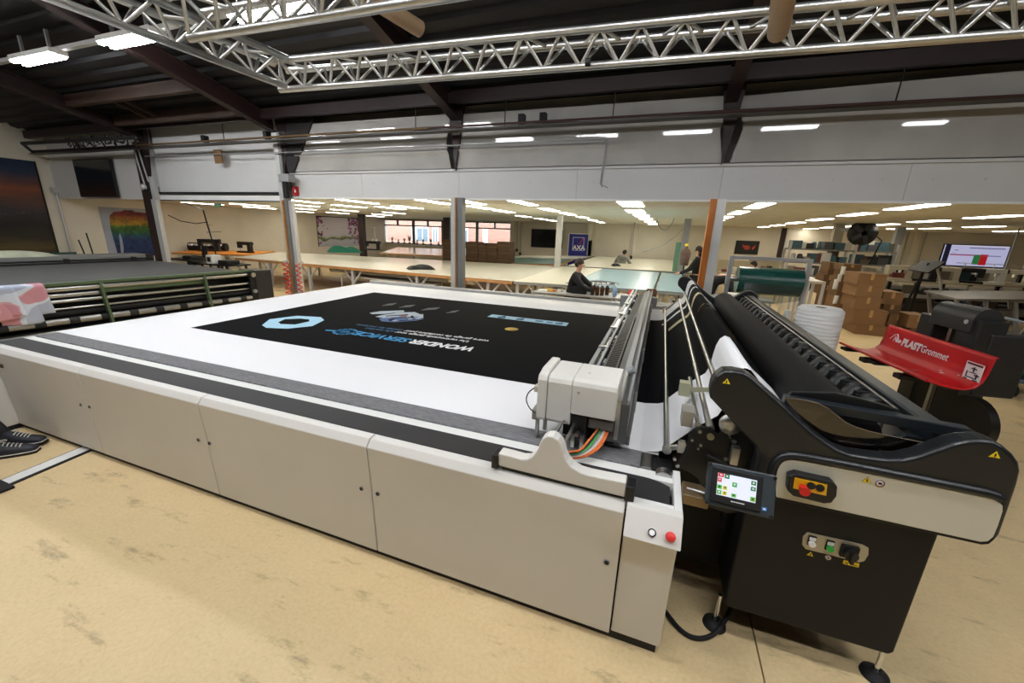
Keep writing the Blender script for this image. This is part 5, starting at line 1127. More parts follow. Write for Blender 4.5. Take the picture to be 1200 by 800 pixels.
for s, k, an in ((1, 'L', aL), (-1, 'R', aR)):
    V[k + 'hip'] = V['pelvis'] + sd * (.1 * s); V[k + 'kn'] = an - dL * .30 + sd * (.06 * s) + Vector((0, 0, .40)); V[k + 'an'] = an - dL * .02 + Vector((0, 0, .085)); V[k + 'to'] = an + dL * .08 + Vector((0, 0, .045))
    V[k + 'sh'] = V['chest'] + sd * (.19 * s) + Vector((0, 0, .08)); V[k + 'el'] = V[k + 'sh'] + dL * .16 - Vector((0, 0, .24)) + sd * .04 * s; V[k + 'wr'] = V[k + 'kn'] + dL * .06 + Vector((0, 0, .12)); V[k + 'ha'] = V[k + 'kn'] + dL * .12 + Vector((0, 0, .08))
K = list(V); eds = [('pelvis', 'waist'), ('waist', 'chest'), ('chest', 'neck'), ('neck', 'head'), ('head', 'crown'), ('head', 'face')] + [(a, b_) for k in 'LR' for a, b_ in (('pelvis', k + 'hip'), (k + 'hip', k + 'kn'), (k + 'kn', k + 'an'), (k + 'an', k + 'to'), ('chest', k + 'sh'), (k + 'sh', k + 'el'), (k + 'el', k + 'wr'), (k + 'wr', k + 'ha'))]
RR = dict(pelvis=.10, waist=.09, chest=.10, neck=.05, head=.088, crown=.06, face=.05, hip=.075, kn=.05, an=.028, to=.022, sh=.045, el=.042, wr=.028, ha=.036)
fing = []
for k in 'LR':
    for f in range(5):
        n_ = '%sq%d' % (k, f); d0 = dL * .08 + sd * (.018 * (f - 2)) + Vector((0, 0, -.03 if f < 4 else .0)); V[n_] = V[k + 'ha'] + d0; K.append(n_); eds.append((k + 'ha', n_)); RR['q%d' % f] = .009
skinned('body', [V[k] for k in K], [(K.index(a), K.index(b_)) for a, b_ in eds], [RR[k] if k in RR else RR[k[1:]] for k in K], SKIN, cr)
def cl(keys, rad, ed, nm, m): skinned(nm, [V[k] for k in keys], [(keys.index(a), keys.index(b_)) for a, b_ in ed], rad, m, cr)
cl(['pelvis', 'Lhip', 'Lkn', 'Lan', 'Rhip', 'Rkn', 'Ran'], [.14, .105, .082, .058, .105, .082, .058], [('pelvis', 'Lhip'), ('Lhip', 'Lkn'), ('Lkn', 'Lan'), ('pelvis', 'Rhip'), ('Rhip', 'Rkn'), ('Rkn', 'Ran')], 'trousers', BLKCLOTH)
cl(['pelvis', 'waist', 'chest', 'Lsh', 'Lel', 'Lwr', 'Rsh', 'Rel', 'Rwr', 'neck'], [.145, .14, .17, .08, .06, .042, .08, .06, .042, .066], [('pelvis', 'waist'), ('waist', 'chest'), ('chest', 'Lsh'), ('Lsh', 'Lel'), ('Lel', 'Lwr'), ('chest', 'Rsh'), ('Rsh', 'Rel'), ('Rel', 'Rwr'), ('chest', 'neck')], 'jacket', BLKCLOTH)
B().ball(V['head'] + Vector((0, 0, .04)) - dL * .02, .108, 14, 9).make('hair', HAIRD, cr)
# floor cable cover of chequered plate, with its end box
a, c_ = OZ(-12, 573.5, 0), OZ(101, 526, 0); d = (c_ - a).normalized(); s = Vector((-d.y, d.x, 0)); cc_ = thing('cable_cover', 'silver chequer plate cable cover with black edges on the floor, leading under the table', 'cable cover', (a + c_) / 2)
wdt = (OZ(60, 536, 0) - OZ(64, 552, 0)).length * .5 + .02
def strip_(s0, s1, z, m, nm, e0=-1.5, e1=.25):
    P = [a + d * e0 + s * s0, c_ + d * e1 + s * s0, c_ + d * e1 + s * s1, a + d * e0 + s * s1]; return B().xy([(p.x, p.y) for p in P], 0, z).make(nm, m, cc_, .002)
strip_(-.085, -.055, .010, RUBBER, 'edge_strip'); strip_(.055, .068, .010, RUBBER, 'edge_strip'); pl_ = strip_(-.055, .055, .012, mat('chequer_alu', (232, 232, 230), .4, .1, var=.05), 'cover_plate')
tr_ = B(); L = (c_ - a).length
for k in range(int((L + 1.2) / .042)):
    for j in range(3):
        p = a + d * (-1.2 + .042 * k + .021 * (j % 2)) + s * (-.036 + .036 * j); an = radians(45 if (k + j) % 2 else -45); dd = d * cos(an) + s * sin(an); ss = d * -sin(an) + s * cos(an)
        tr_.prism([(-.014, 0), (0, .004), (.014, 0), (0, -.004)], lambda u, v, z, p=p, dd=dd, ss=ss: p + dd * u + ss * v + Vector((0, 0, z)), .0118, .0136)
tag(tr_.make('plate_tread', mat('chequer_alu'), cc_), kind='stuff')
q = OZ(4, 575, 0); B().box(q.x - .25, q.x + .03, q.y - .07, q.y + .05, 0, .02).make('end_box', RUBBER, cc_, .003)

# ================================================================== REAR TABLES
def table(name, label, quadpx, z, topm, edgem, legs=(), th=.07, edge=.0, seams=()):
    Q = [OZ(px, py, z) for px, py in quadpx]; c = sum(Q, Vector()) / len(Q); t = thing('work_table', label, 'table', (c.x, c.y, 0), 'long work tables')
    B().xy([(p.x, p.y) for p in Q], z - .012, z).make('table_top', topm, t); 
    b = B(); n = len(Q)
    In = [p.lerp(c, .004) for p in Q]; B().xy([(p.x, p.y) for p in In], z - th, z - .012).make('edge_board', edgem, t)
    for u in legs:
        for (A, C, inw) in ((Q[0], Q[1], .06), (Q[3], Q[2], .06)):
            p = A.lerp(C, u); ctr = Q[0].lerp(Q[1], u).lerp(Q[3].lerp(Q[2], u), .5); p = p.lerp(ctr, inw if (p - ctr).length > .1 else 0)
            dx = (Q[1] - Q[0]).normalized(); lg = B().box(p.x - .04, p.x + .04, p.y - .04, p.y + .04, 0, z - th).make('leg', LG, t)
            for s_ in (-1, 1): b2 = B(); b2.bar(p + dx * (.03 * s_) + Vector((0, 0, .42 - p.z)), p + dx * (.34 * s_) + Vector((0, 0, z - th - .005 - p.z)), .04, .04); b2.make('brace', LG, t)
    return t, Q
T1, Q1 = table('t', 'longest white glossy table with a plywood edge behind the grey posts', [(274, 301.2), (601, 329), (656, 312), (328, 295.2)], .85, GLASSY, PLY, [.16, .33, .50, .72, .93], .09)
T2, Q2 = table('t', 'cream table joined to the longest white one, before the man in black', [(601.5, 329.2), (665, 333.5), (706, 314.5), (656.6, 312)], .85, mat('cream_top', (206, 202, 184), .3, var=.03), GREYM, [.05, .5])
BLUET = mat('light_blue_top', (150, 180, 192), .25, var=.04, scale=2)
T3, Q3 = table('t', 'light blue glossy table behind the cutting gantry, at the arm of the man in black', [(665.5, 333.5), (765, 340), (773, 319), (706.5, 314.5)], .85, BLUET, GREYM, [.1, .6])
T4, Q4 = table('t', 'second light blue table, joined to the first and ending at the orange post', [(768, 340.2), (803, 342.6), (799, 321), (775, 319.2)], .85, BLUET, GREYM, [.2, .9])
table('t', 'dark green topped table with a brown edge left of the white inner post', [(592, 307.8), (655, 309.5), (672, 303.5), (600, 301.5)], .85, mat('dark_green_top', (70, 104, 98), .3), PLY, [.3])
table('t', 'narrow white table below the wide black television at the rear', [(600, 301), (672, 303), (698, 299.8), (614, 299.0)], .85, GLASSY, GREYM, [.3, .8])
table('t', 'long cream table at which the man in the grey jumper works', [(665, 311), (818, 319.5), (812, 305.5), (700, 300)], .85, mat('cream_top2', (204, 202, 184), .35, var=.03), GREYM, [.2, .7])
table('t', 'white table along the window side, behind the long white one', [(445, 296), (548, 300.5), (560, 293), (466, 289.5)], .85, GLASSY, PLY, [.2, .8])
table('t', 'table covered in orange fabric at the left, beyond the second machine', [(200, 295.6), (296, 298.2), (322, 294.2), (226, 292.8)], .86, mat('orange_fabric', (226, 146, 50), .75, var=.1, scale=3), PLY, [.2, .8])
# steel rods and white rolls carried under the long table's edge
for k, (pa, pb_, r, m, lb) in enumerate((((388, 315), (525, 327.5), .075, GREYM, 'long grey tube stored under the front edge of the longest white table'), ((524, 327), (556, 330.5), .07, mat('pale_tube', (206, 206, 204), .5), 'short pale tube with a plywood band under the longest table, at the mid grey post'))):
    A, C = OZ(*pa, .70), OZ(*pb_, .70); tb_ = tag(B().cyl(A, C, r, n=16).make('stored_tube', m), lb, 'tube')
    if k: B().cyl(A.lerp(C, .62), A.lerp(C, .8), r + .004, n=16).make('band', PLY, tb_)
    for u in (.1, .9):
        p = A.lerp(C, u); B().bar((p.x, p.y, p.z + r * .9), (p.x, p.y + .05, .79), .03, .03).make('strap', INK, tb_)
rk = thing('lower_rack', 'low white rack with a loose white roll under the longest table', 'rack', (OZ(450, 325, .55).x, OZ(450, 325, .55).y, 0))
RQ = [OZ(px, py, .55) for px, py in ((400, 322), (505, 335), (518, 331), (412, 319.5))]; B().xy([(p.x, p.y) for p in RQ], .53, .55).make('shelf', mat('pale_shelf', (206, 202, 190), .5), rk)
for p in RQ: B().cyl((p.x, p.y, 0), (p.x, p.y, .53), .025, n=8).make('leg', LG, rk)
A, C = OZ(452, 322, .62), OZ(478, 325, .62); tag(B().cyl(A, C, .07, n=14).make('paper_roll', WHITE), 'short white paper roll lying on the low rack under the longest table', 'roll')
# folded things on the tables
def heap(px0, py0, px1, z, h, dpt, m, name, label, cat, seed=0, ns=5):
    a, c_ = OZ(px0, py0, z), OZ(px1, py0, z); r_ = random.Random(seed); ph = [r_.random() * 6 for _ in range(6)]; ex_ = (c_ - a); L_ = ex_.length; ex_ /= L_; ey = Vector((-ex_.y, ex_.x, 0))
    f = lambda u, v: a + ex_ * (L_ * (u + .02 * sin(v * 7 + ph[0]))) + ey * (dpt * (v - .1 + .12 * sin(u * ns + ph[1]))) + Vector((0, 0, .003 + h * max(0, (1 - (2 * u - 1) ** 4)) * max(0, (1 - (2 * v - 1) ** 4)) * (.55 + .45 * abs(sin(u * ns + ph[2] + v * 2)))))
    return tag(B().grid(f, 26, 12).make(name, m), label, cat)
heap(478, 316, 510, .85, .13, .5, BLKCLOTH, 'black_garment', 'black garment lying crumpled on the longest white table near the mid grey post', 'garment', 2)
heap(386, 296, 424, .85, .28, .9, mat('green_cloth', (22, 112, 92), .8), 'green_cloth', 'dark green cloth heaped on the longest white table, before the blossom poster', 'cloth', 4)
heap(668, 333, 727, .86, .06, .35, mat('slate_cloth', (52, 62, 70), .7), 'dark_fabric', 'dark fabric piece under the arm of the man in black', 'fabric', 6)
heap(720, 312, 727, .85, .1, .3, INK, 'dark_tool', 'small dark object on the cream table left of the man in grey', 'tool', 8)
# window plants
plant_m = mat('plant_green', (52, 74, 44), .7); pot_m = mat('pot_grey', (120, 116, 110), .6)
for k, (px, py) in enumerate(((460, 287), (467, 286.5), (474, 285.5), (480, 287), (489, 288), (496, 288.5), (505, 289), (514, 290))):
    q = OY(px, py, WBY - .14); t = thing('potted_plant', 'small potted plant number', 'plant', (q.x, q.y, WZ0), 'potted plants on the window board'); r_ = random.Random(k)
    t['label'] = ['leafiest at the left end of the window board', 'short plant', 'plain', 'tall thin', 'round', 'broad', 'spiky', 'last'][k]
    B().lathe([(1e-4, 0), (.06, 0), (.08, .13), (.07, .13), (1e-4, .12)], (q.x, q.y, WZ0), 12).make('pot', pot_m, t)
    lv = B(); hgt = (.35, .22, .3, .62, .25, .3, .34, .2)[k]
    for i in range(14):
        a = r_.random() * 6.28; ln = hgt * (.5 + .5 * r_.random()); b0 = Vector((q.x, q.y, WZ0 + .12)); tip = b0 + Vector((cos(a) * ln * .4, sin(a) * ln * .2, ln)); sd_ = Vector((-sin(a), cos(a), 0)) * .025; md = b0.lerp(tip, .55)
        lv.add([b0, md + sd_, tip, md - sd_], [(0, 1, 2, 3)])
    tag(lv.make('foliage', plant_m, t), kind='stuff')
PL = ['leafy potted plant at the left end of the window board', 'second plant from the left on the window board, low and round', 'third plant from the left on the window board', 'tallest thin plant on the window board', 'round little plant on the window board just right of the tallest', 'plant on the window board before the white framed opening', 'spiky plant on the window board near the dark red post', 'smallest plant at the right end of the window board']
for o, lb in zip([o for o in COL.objects if o.name.startswith('potted_plant')], PL): o['label'] = lb
# dark stacked cartons on a low platform behind the long table
stacks = [((518, 280.5), (533, 300.8)), ((545, 283), (560, 302.6)), ((560, 284.5), (569.5, 303.2)), ((569.5, 285), (582.5, 304)), ((582.5, 283), (597, 305.5))]
pq0, pq1 = OY(516, 303, 13.9), OY(599, 306, 13.9)
pf_ = thing('low_platform', 'low wooden platform carrying the dark stacked cartons', 'platform', ((pq0.x + pq1.x) / 2, 14.3, 0)); B().box(pq0.x, pq1.x, 13.95, 14.8, .45, .55).make('deck', PLY, pf_)
for x in (pq0.x + .1, pq1.x - .1):
    for y in (14.05, 14.7): B().box(x - .05, x + .05, y - .05, y + .05, 0, .45).make('leg', PLY, pf_)
ords = ['first', 'second', 'third', 'fourth', 'fifth']; lv_ = ['bottom', 'second', 'third', 'top']
for k, (pa, pb_) in enumerate(stacks):
    a, c_ = OY(*pa, 14.0), OY(*pb_, 14.0); n = 4; z0_ = .55; hh = (a.z - z0_) / n
    for i in range(n):
        dx = .02 * ((i * 7 + k * 3) % 3 - 1); b = B().box(a.x + .015 + dx, c_.x - .015 + dx, 14.0 + .02 * (i % 2), 14.6, z0_ + i * hh + .002, z0_ + (i + 1) * hh - .002)
        o = tag(b.make('dark_carton', mat('dark_carton_board', (82, 60, 40), .8, var=.1, scale=4)), '%s dark brown carton of the %s stack from the dark red post' % (lv_[i], ords[k]), 'carton', 'dark cartons behind the long table')
        B().box(a.x + .015 + dx, c_.x - .015 + dx, 13.996 + .02 * (i % 2), 14.0 + .02 * (i % 2), z0_ + (i + .46) * hh, z0_ + (i + .54) * hh).make('tape', mat('carton_tape', (104, 80, 54), .5), o)
# bench with bottles
BZ = .80; BQ = [OZ(px, py, BZ) for px, py in ((622, 341.5), (741, 351), (741, 344.5), (636, 338))]
bn = thing('side_bench', 'narrow bench cluttered with bottles behind the rear rail of the cutting table', 'bench', (OZ(680, 344, BZ).x, OZ(680, 344, BZ).y, 0)); B().xy([(p.x, p.y) for p in BQ], BZ - .03, BZ).make('bench_top', mat('bench_grey', (150, 150, 146), .45), bn)
for p in BQ: p2 = p.lerp(OZ(680, 344, BZ), .06); B().box(p2.x - .025, p2.x + .025, p2.y - .025, p2.y + .025, 0, BZ - .03).make('leg', LG, bn)
BOT = mat('brown_glass', (64, 40, 26), .15); 
def bottle(px, py, h, r, m, capm, label, name='bottle', cat='bottle', grp='brown spray bottles on the narrow bench'):
    p = OZ(px, py, BZ); t = thing(name, label, cat, (p.x, p.y, BZ), grp)
    B().lathe([(1e-4, 0), (r, 0), (r, h * .58), (r * .45, h * .74), (r * .4, h * .78)], p, 16).make('bottle_body', m, t); B().lathe([(r * .42, h * .76), (r * .5, h * .78), (r * .5, h * .9), (r * .3, h), (1e-4, h)], p, 12).make('cap', capm, t)
    B().box(p.x - .012, p.x + r * 1.3, p.y - .012, p.y + .012, p.z + h * .9, p.z + h * .97).make('nozzle', capm, t)
for (px, py, lb) in ((694, 345.5, 'brown bottle nearest the black toolbox'), (699.5, 345.8, 'second brown bottle from the black toolbox'), (705, 346, 'third brown bottle from the black toolbox'), (711, 345.6, 'brown bottle next to the blue bottle')): bottle(px, py, .26, .042, BOT, WHITEINK, lb + ' on the narrow bench')
bottle(720, 347.5, .26, .045, mat('blue_can', (136, 170, 206), .3), mat('can_white', (220, 226, 232), .4), 'pale blue bottle on the narrow bench beside the brown ones', 'spray_can', 'bottle', None)
bottle(738, 347.5, .15, .05, RED, RED, 'small red bottle at the right end of the narrow bench', 'glue_bottle', 'bottle', None)
p = OZ(679, 343.5, BZ); tbx = thing('tool_box', 'black toolbox on the narrow bench before the man in black', 'toolbox', p); B().box(p.x - .16, p.x + .16, p.y - .1, p.y + .1, BZ, BZ + .15).make('case', INK, tbx, .01); B().tube([(p.x - .07, p.y, BZ + .15), (p.x - .07, p.y, BZ + .2), (p.x + .07, p.y, BZ + .2), (p.x + .07, p.y, BZ + .15)], .012, 8).make('handle', INK, tbx)
for k, (px, py, w, dp, h, m, lb, nm) in enumerate(((636, 340.5, .22, .12, .02, WHITE, 'sheet of white paper at the left end of the narrow bench', 'paper'), (644, 341, .09, .07, .05, YELLOW, 'yellow box on the narrow bench', 'tape_box'), (650, 341.5, .08, .06, .04, mat('orange_box', (200, 120, 50), .6), 'orange box beside the yellow one on the narrow bench', 'tape_box'), (656, 341.8, .1, .08, .05, WHITE, 'small white box on the narrow bench', 'small_box'), (689, 344.6, .08, .08, .06, WHITE, 'white carton between toolbox and bottles', 'small_box'), (729, 349, .2, .13, .05, mat('crumpled_white', (214, 214, 210), .8), 'crumpled white cloth at the right end of the narrow bench', 'rag'))):
    p = OZ(px, py, BZ)
    if nm == 'rag': heap(723, 349.5, 737, BZ, .06, .14, m, 'rag', lb, 'cloth', 3); continue
    o = tag(B().box(p.x - w / 2, p.x + w / 2, p.y - dp / 2, p.y + dp / 2, BZ, BZ + h).make(nm, m, None, .004), lb, 'box' if 'box' in nm else 'paper')
q = OY(764, 345, 7.5); p0, p1 = OY(755, 356, 7.5), OY(770, 341, 7.5)
cb_ = thing('open_carton', 'open cardboard box behind the far end of the gantry', 'box', ((p0.x + p1.x) / 2, 7.6, .83)); st_ = B().box(p0.x, p1.x, 7.48, 7.5, p0.z, p1.z).box(p0.x, p0.x + .015, 7.5, 7.75, p0.z, p1.z).box(p1.x - .015, p1.x, 7.5, 7.75, p0.z, p1.z).box(p0.x, p1.x, 7.74, 7.76, p0.z, p1.z).box(p0.x, p1.x, 7.5, 7.75, p0.z, p0.z + .01).make('carton', CARD, cb_)
ss = thing('small_stand', 'low grey stand under the open cardboard box', 'stand', ((p0.x + p1.x) / 2, 7.6, 0)); B().box(p0.x - .1, p1.x + .5, 7.42, 7.85, p0.z - .03, p0.z).make('stand_top', GREYM, ss)
for x in (p0.x - .05, p1.x + .45):
    for y in (7.46, 7.8): B().cyl((x, y, 0), (x, y, p0.z - .03), .02, n=8).make('leg', GREYM, ss)
# rear wall: television, insurance banner
tv(((623, 268), (658.5, 291)), 'wide black television on the rear wall, half behind the white inner post', WBY - .08)
a, c_ = OY(667.5, 273.8, WBY - .5), OY(687.3, 301, WBY - .5)
bnr = thing('roll_up_banner', 'dark blue banner with a white framed emblem reading AXA at the rear wall', 'banner', ((a.x + c_.x) / 2, WBY - .5, 0)); zb = .06
B().box(a.x, c_.x, WBY - .51, WBY - .5, zb, a.z).make('banner_sheet', mat('axa_blue', (18, 28, 132), .5), bnr); B().box(a.x - .03, c_.x + .03, WBY - .6, WBY - .42, 0, .06).make('base', LG, bnr); B().cyl(((a.x + c_.x) / 2, WBY - .48, .06), ((a.x + c_.x) / 2, WBY - .48, a.z), .015, n=8).make('pole', LG, bnr); B().box(a.x - .05, a.x - .01, WBY - .51, WBY - .5, zb, a.z + .04).box(a.x - .05, c_.x + .05, WBY - .51, WBY - .5, a.z, a.z + .04).make('white_margin', WHITEINK, bnr)
W_ = c_.x - a.x; y = WBY - .512; fr0, fr1, fz0, fz1 = a.x + W_ * .2, a.x + W_ * .82, a.z - W_ * .86, a.z - W_ * .16; w2 = .035
B().box(fr0, fr1, y - .003, y, fz0, fz0 + w2).box(fr0, fr1, y - .003, y, fz1 - w2, fz1).box(fr0, fr0 + w2, y - .003, y, fz0, fz1).box(fr1 - w2, fr1, y - .003, y, fz0, fz1).make('emblem_frame', mat('pale_lilac', (190, 196, 226), .5), bnr)
words('AXA', .33, frame((fr0 + .03, y - .002, fz0 + .06), (1, 0, 0), (0, 0, 1)), 'lettering', WHITEINK, bnr, 0, .012, sx=1.0)
b = B(); b.add([(fr0 + .36, y - .004, fz0 + .36), (fr0 + .42, y - .004, fz0 + .36), (fr1 - .03, y - .004, fz1 - .03), (fr1 - .09, y - .004, fz1 - .03)], [(0, 1, 2, 3)]); b.make('red_stroke', mat('axa_red', (210, 30, 50), .5), bnr)
B().box(c_.x + .02, c_.x + .18, WBY - .4, WBY - .1, 0, a.z - .3).make('side_panel', INK, bnr)
# surveillance domes, sewing stations and clutter at the left and middle
def sewing(px, py, z, s, label, rz=0, body=WHITE):
    "sewing machine: bed, pillar, arm, head, needle bar, hand wheel"
    p = OZ(px, py, z); t = thing('sewing_machine', label, 'sewing machine', p); M = Matrix.Translation(p) @ Matrix.Rotation(rz, 4, 'Z') @ Matrix.Scale(s, 4); T = lambda b: (setattr(b, 'v', [tuple(M @ Vector(v)) for v in b.v]), b)[1]
    T(B().box(-.28, .28, -.09, .09, 0, .05)).make('bed', body, t, .006); T(B().box(.16, .28, -.06, .06, .05, .30)).make('pillar', body, t, .008); T(B().box(-.26, .28, -.055, .055, .24, .34)).make('arm', body, t, .012); T(B().box(-.27, -.17, -.06, .06, .14, .34)).make('head', body, t, .008)
    T(B().cyl((-.22, 0, .05), (-.22, 0, .15), .008, n=8)).make('needle_bar', STEEL, t); T(B().cyl((.28, 0, .29), (.32, 0, .29), .06, n=16)).make('hand_wheel', BLACKP, t); return t
def thread_stand(px, py, z, h, label, rz=0):
    p = OZ(px, py, z); t = thing('thread_stand', label, 'thread stand', p); B().cyl(p, p + Vector((0, 0, h)), .012, n=8).make('pole', LG, t); B().bar(p + Vector((-.2, 0, h)), p + Vector((.2, 0, h)), .02, .02).make('cross_arm', LG, t)
    for s_ in (-.12, .12): B().lathe([(.05, 0), (.04, .12), (.015, .15), (1e-4, .15)], p + Vector((s_, 0, h * .35)), 10).make('cone', mat('thread_white', (224, 222, 214), .8), t)
    B().bar(p + Vector((-.2, 0, h * .35)), p + Vector((.2, 0, h * .35)), .03, .015).make('cone_arm', LG, t); return t
sewing(246, 294, .88, 1.3, 'white sewing machine at the left end of the orange table', .5, BLACKP); thread_stand(250, 293, .88, .95, 'tall thread stand behind the sewing machine on the orange table')
sewing(288, 296, .86, 1.2, 'black sewing machine at the right end of the orange table, left of the grey post', 0, BLACKP)
sewing(437, 293, .85, 1.3, 'black sewing machine at the left end of the window table', .3, BLACKP); thread_stand(440, 292.5, .85, 1.1, 'thread stand behind the sewing machine at the window table')
def officechair(x, y, rz, label, z=.5, m=INK):
    t = thing('office_chair', label, 'chair', (x, y, 0)); M = Matrix.Translation((x, y, 0)) @ Matrix.Rotation(rz, 4, 'Z'); T = lambda b: (setattr(b, 'v', [tuple(M @ Vector(v)) for v in b.v]), b)[1]
    T(B().box(-.24, .24, -.24, .24, z - .08, z)).make('seat', m, t, .03); T(B().grid(lambda u, v: Vector((-.22 + .44 * u, -.22 - .05 * v + .05 * (2 * u - 1) ** 2, z + .12 + .42 * v)), 6, 5)).make('backrest', m, t, solid=.05); T(B().bar((0, -.2, z - .05), (0, -.27, z + .3), .05, .02)).make('back_bar', m, t); T(B().cyl((0, 0, .08), (0, 0, z - .07), .03, n=10)).make('column', STEEL, t)
    for k in range(5): a = 2 * pi * k / 5; T(B().bar((0, 0, .09), (.28 * cos(a), .28 * sin(a), .07), .04, .03).cyl((.28 * cos(a), .28 * sin(a), .0), (.28 * cos(a), .28 * sin(a), .06), .03, n=8)).make('leg', m, t)
q = OY(233, 305, 9.3); officechair(q.x, 9.3, 2.8, 'black office chair in front of the orange table', .62)
q = OY(322, 289, 15); officechair(q.x, 15, 3.0, 'black office chair at the rear table left of the blossom poster', .62)
# glue bench of the left aisle: dark work desks with rolls
for px, y, lb in ((262, 8.6, 'dark desk with a white device in the left aisle'), (222, 9.0, 'dark desk on trestles by the dark red post')):
    q = OY(px, 318, y); t = thing('work_desk', lb, 'desk', (q.x, y, 0)); B().box(q.x - .7, q.x + .7, y - .3, y + .4, .70, .74).make('desk_top', DARK, t)
    for sx in (-.62, .62):
        for sy in (-.25, .35): B().bar((q.x + sx * 1.05, y + sy, 0), (q.x + sx * .85, y + sy, .7), .05, .05).make('leg', DARK, t)
    if px == 262: o = tag(B().box(q.x - .28, q.x - .02, y - .28, y + .02, .742, 1.0).make('white_device', WHITE, None, .02), 'white square device on the dark desk in the left aisle', 'device'); B().box(q.x - .22, q.x - .08, y - .288, y - .28, .80, .94).make('device_window', DARK, o)
    tag(B().box(q.x + .1, q.x + .5, y - .2, y + .2, .742, .86).make('dark_case', INK, None, .02), 'flat black case on the ' + ('desk with the white device' if px == 262 else 'desk on trestles'), 'case')
# angled arm lamp with its hanging cords, black patterned roll behind the orange cloth
A_, C_, D_ = OY(238, 246, 9.6), OY(251, 290, 9.6), OY(200, 234, 9.6)
al = thing('swing_arm', 'thin dark swing arm with hanging cords above the left aisle', 'boom arm', OY(253, 302, 9.6)); B().tube([OY(256, 310, 9.6), C_, A_], .022, 8).make('arm', DARK, al); B().tube([A_, OY(220, 239, 9.6), D_], .014, 6).make('cord', DARK, al); B().tube([OY(243, 260, 9.6), OY(230, 262, 9.6), OY(212, 259, 9.6), OY(197, 252, 9.4)], .014, 6).make('cord', RUBBER, al); B().bar(OY(242, 272, 9.6), OY(259, 271.5, 9.6), .02, .02).make('cross_bar', GREYM, al); B().cyl((OY(256, 310, 9.6).x, 9.6, 0), OY(256, 310, 9.6), .05, n=10).make('foot_post', DARK, al); B().cyl(D_, (D_.x, D_.y, CEIL + .02), .012, n=6).make('cord', DARK, al)
a, c_ = OZ(222, 288.7, 1.0), OZ(266, 289.8, 1.0); br = tag(B().cyl(a, c_, .16, n=16).make('patterned_roll', INK), 'black roll with white marks behind the orange cloth', 'roll')
for k in range(6):
    p = a.lerp(c_, .12 + .15 * k); B().box(p.x - .12, p.x + .12, p.y - .18, p.y - .05, p.z + .05, p.z + .12).make('white_mark', WHITEINK, br)
for u in (.05, .95):
    p = a.lerp(c_, u); B().box(p.x - .03, p.x + .03, p.y - .05, p.y + .05, 0, p.z).make('stand_leg', LG, br)
# fire hose rails on the grey post
q = OY(344, 330, 7.1)
for dx, m, lb in ((-.12, RED, 'red hose coil bundle on the left of the grey post'), (.26, mat('orange_red_cord', (190, 70, 40), .5), 'orange red spiral cord hanging right of the grey post')):
    P = [(q.x + dx + .06 * cos(k * .9), 7.03 + .05 * sin(k * .9), .02 + .0155 * k) for k in range(72)]; o = tag(B().tube(P, .014, 6).make('spiral_cord', m), lb, 'cord'); B().box(q.x + dx - .03, q.x + dx + .03, 7.02, 7.16, 1.1, 1.16).make('cord_holder', LG, o)
ORD = ('first', 'second', 'third', 'fourth', 'fifth', 'sixth', 'seventh', 'eighth', 'ninth', 'tenth')
# ================================================================== RIGHT SIDE
def bx(pa, pb, y, dpt, m, name='box', label=None, cat=None, grp=None, bev=0, tape=False, parent=None, floor0=None):
    "upright box whose front face fills the picture rectangle pa-pb on the plane y"
    a, c_ = OY(*pa, y), OY(*pb, y); z0 = c_.z if floor0 is None else floor0
    o = B().box(a.x, c_.x, y, y + dpt, z0, a.z).make(name, m, parent, bev)
    if label: tag(o, label, cat, grp)
    if tape:
        mx_ = (a.x + c_.x) / 2; B().box(mx_ - .03, mx_ + .03, y - .002, y + .001, z0 + (a.z - z0) * .55, a.z).box(mx_ - .03, mx_ + .03, y, y + dpt, a.z, a.z + .002).make('tape', mat('carton_tape2', (172, 134, 86), .4), o)
    return o
# cartons: stacks built up from the floor
def stack(y, dpt, rows, grp='brown cartons stacked right of the white foam roll'):
    "rows from bottom to top: (px left, px right, image y of the top edge, label)"
    z = 0
    for l, r, top, m, lb in rows:
        a, c_ = OY(l, top, y), OY(r, top, y); z1 = OY((l + r) / 2, top, y).z
        o = B().box(a.x, c_.x, y, y + dpt, z + .003, z1).make('carton', m); tag(o, lb, 'carton', grp); mx_ = (a.x + c_.x) / 2
        B().box(mx_ - .03, mx_ + .03, y - .003, y + .001, z + (z1 - z) * .5, z1 - .004).make('tape', mat('carton_tape2', (172, 134, 86), .4), o)
        B().box(a.x, c_.x, y - .001, y + .001, z1 - .012, z1 - .008).make('lid_seam', CARD2, o); z = z1
stack(11.0, .75, [(1003.6, 1040, 381, CARD, 'widest bottom carton of the front stack, standing on the floor'), (1003, 1042, 363.5, CARD, 'wide carton second from the floor in the front stack'), (1003.6, 1034.5, 348.5, CARD, 'carton third from the floor in the front stack'), (1005, 1036.6, 335, CARD, 'carton just below the top of the front stack'), (1007, 1041, 321, CARD, 'top carton of the front stack, the widest one')])
stack(11.9, .6, [(988, 1002, 379, CARD2, 'bottom carton left of the front stack'), (989, 1002.5, 365, CARD2, 'carton second from the floor left of the front stack'), (979.5, 1003, 348, CARD, 'long carton third from the floor left of the front stack'), (981, 1001, 340, CARD2, 'flat carton under the label strips, left of the front stack'), (983.6, 1003, 332, CARD2, 'flat carton with a white strip, left of the front stack'), (986.4, 1005, 325, CARD2, 'flat carton third from the top left of the front stack'), (989, 1008, 317.5, CARD2, 'flat carton second from the top left of the front stack'), (989, 1010.5, 309.6, CARD2, 'topmost carton left of the front stack')])
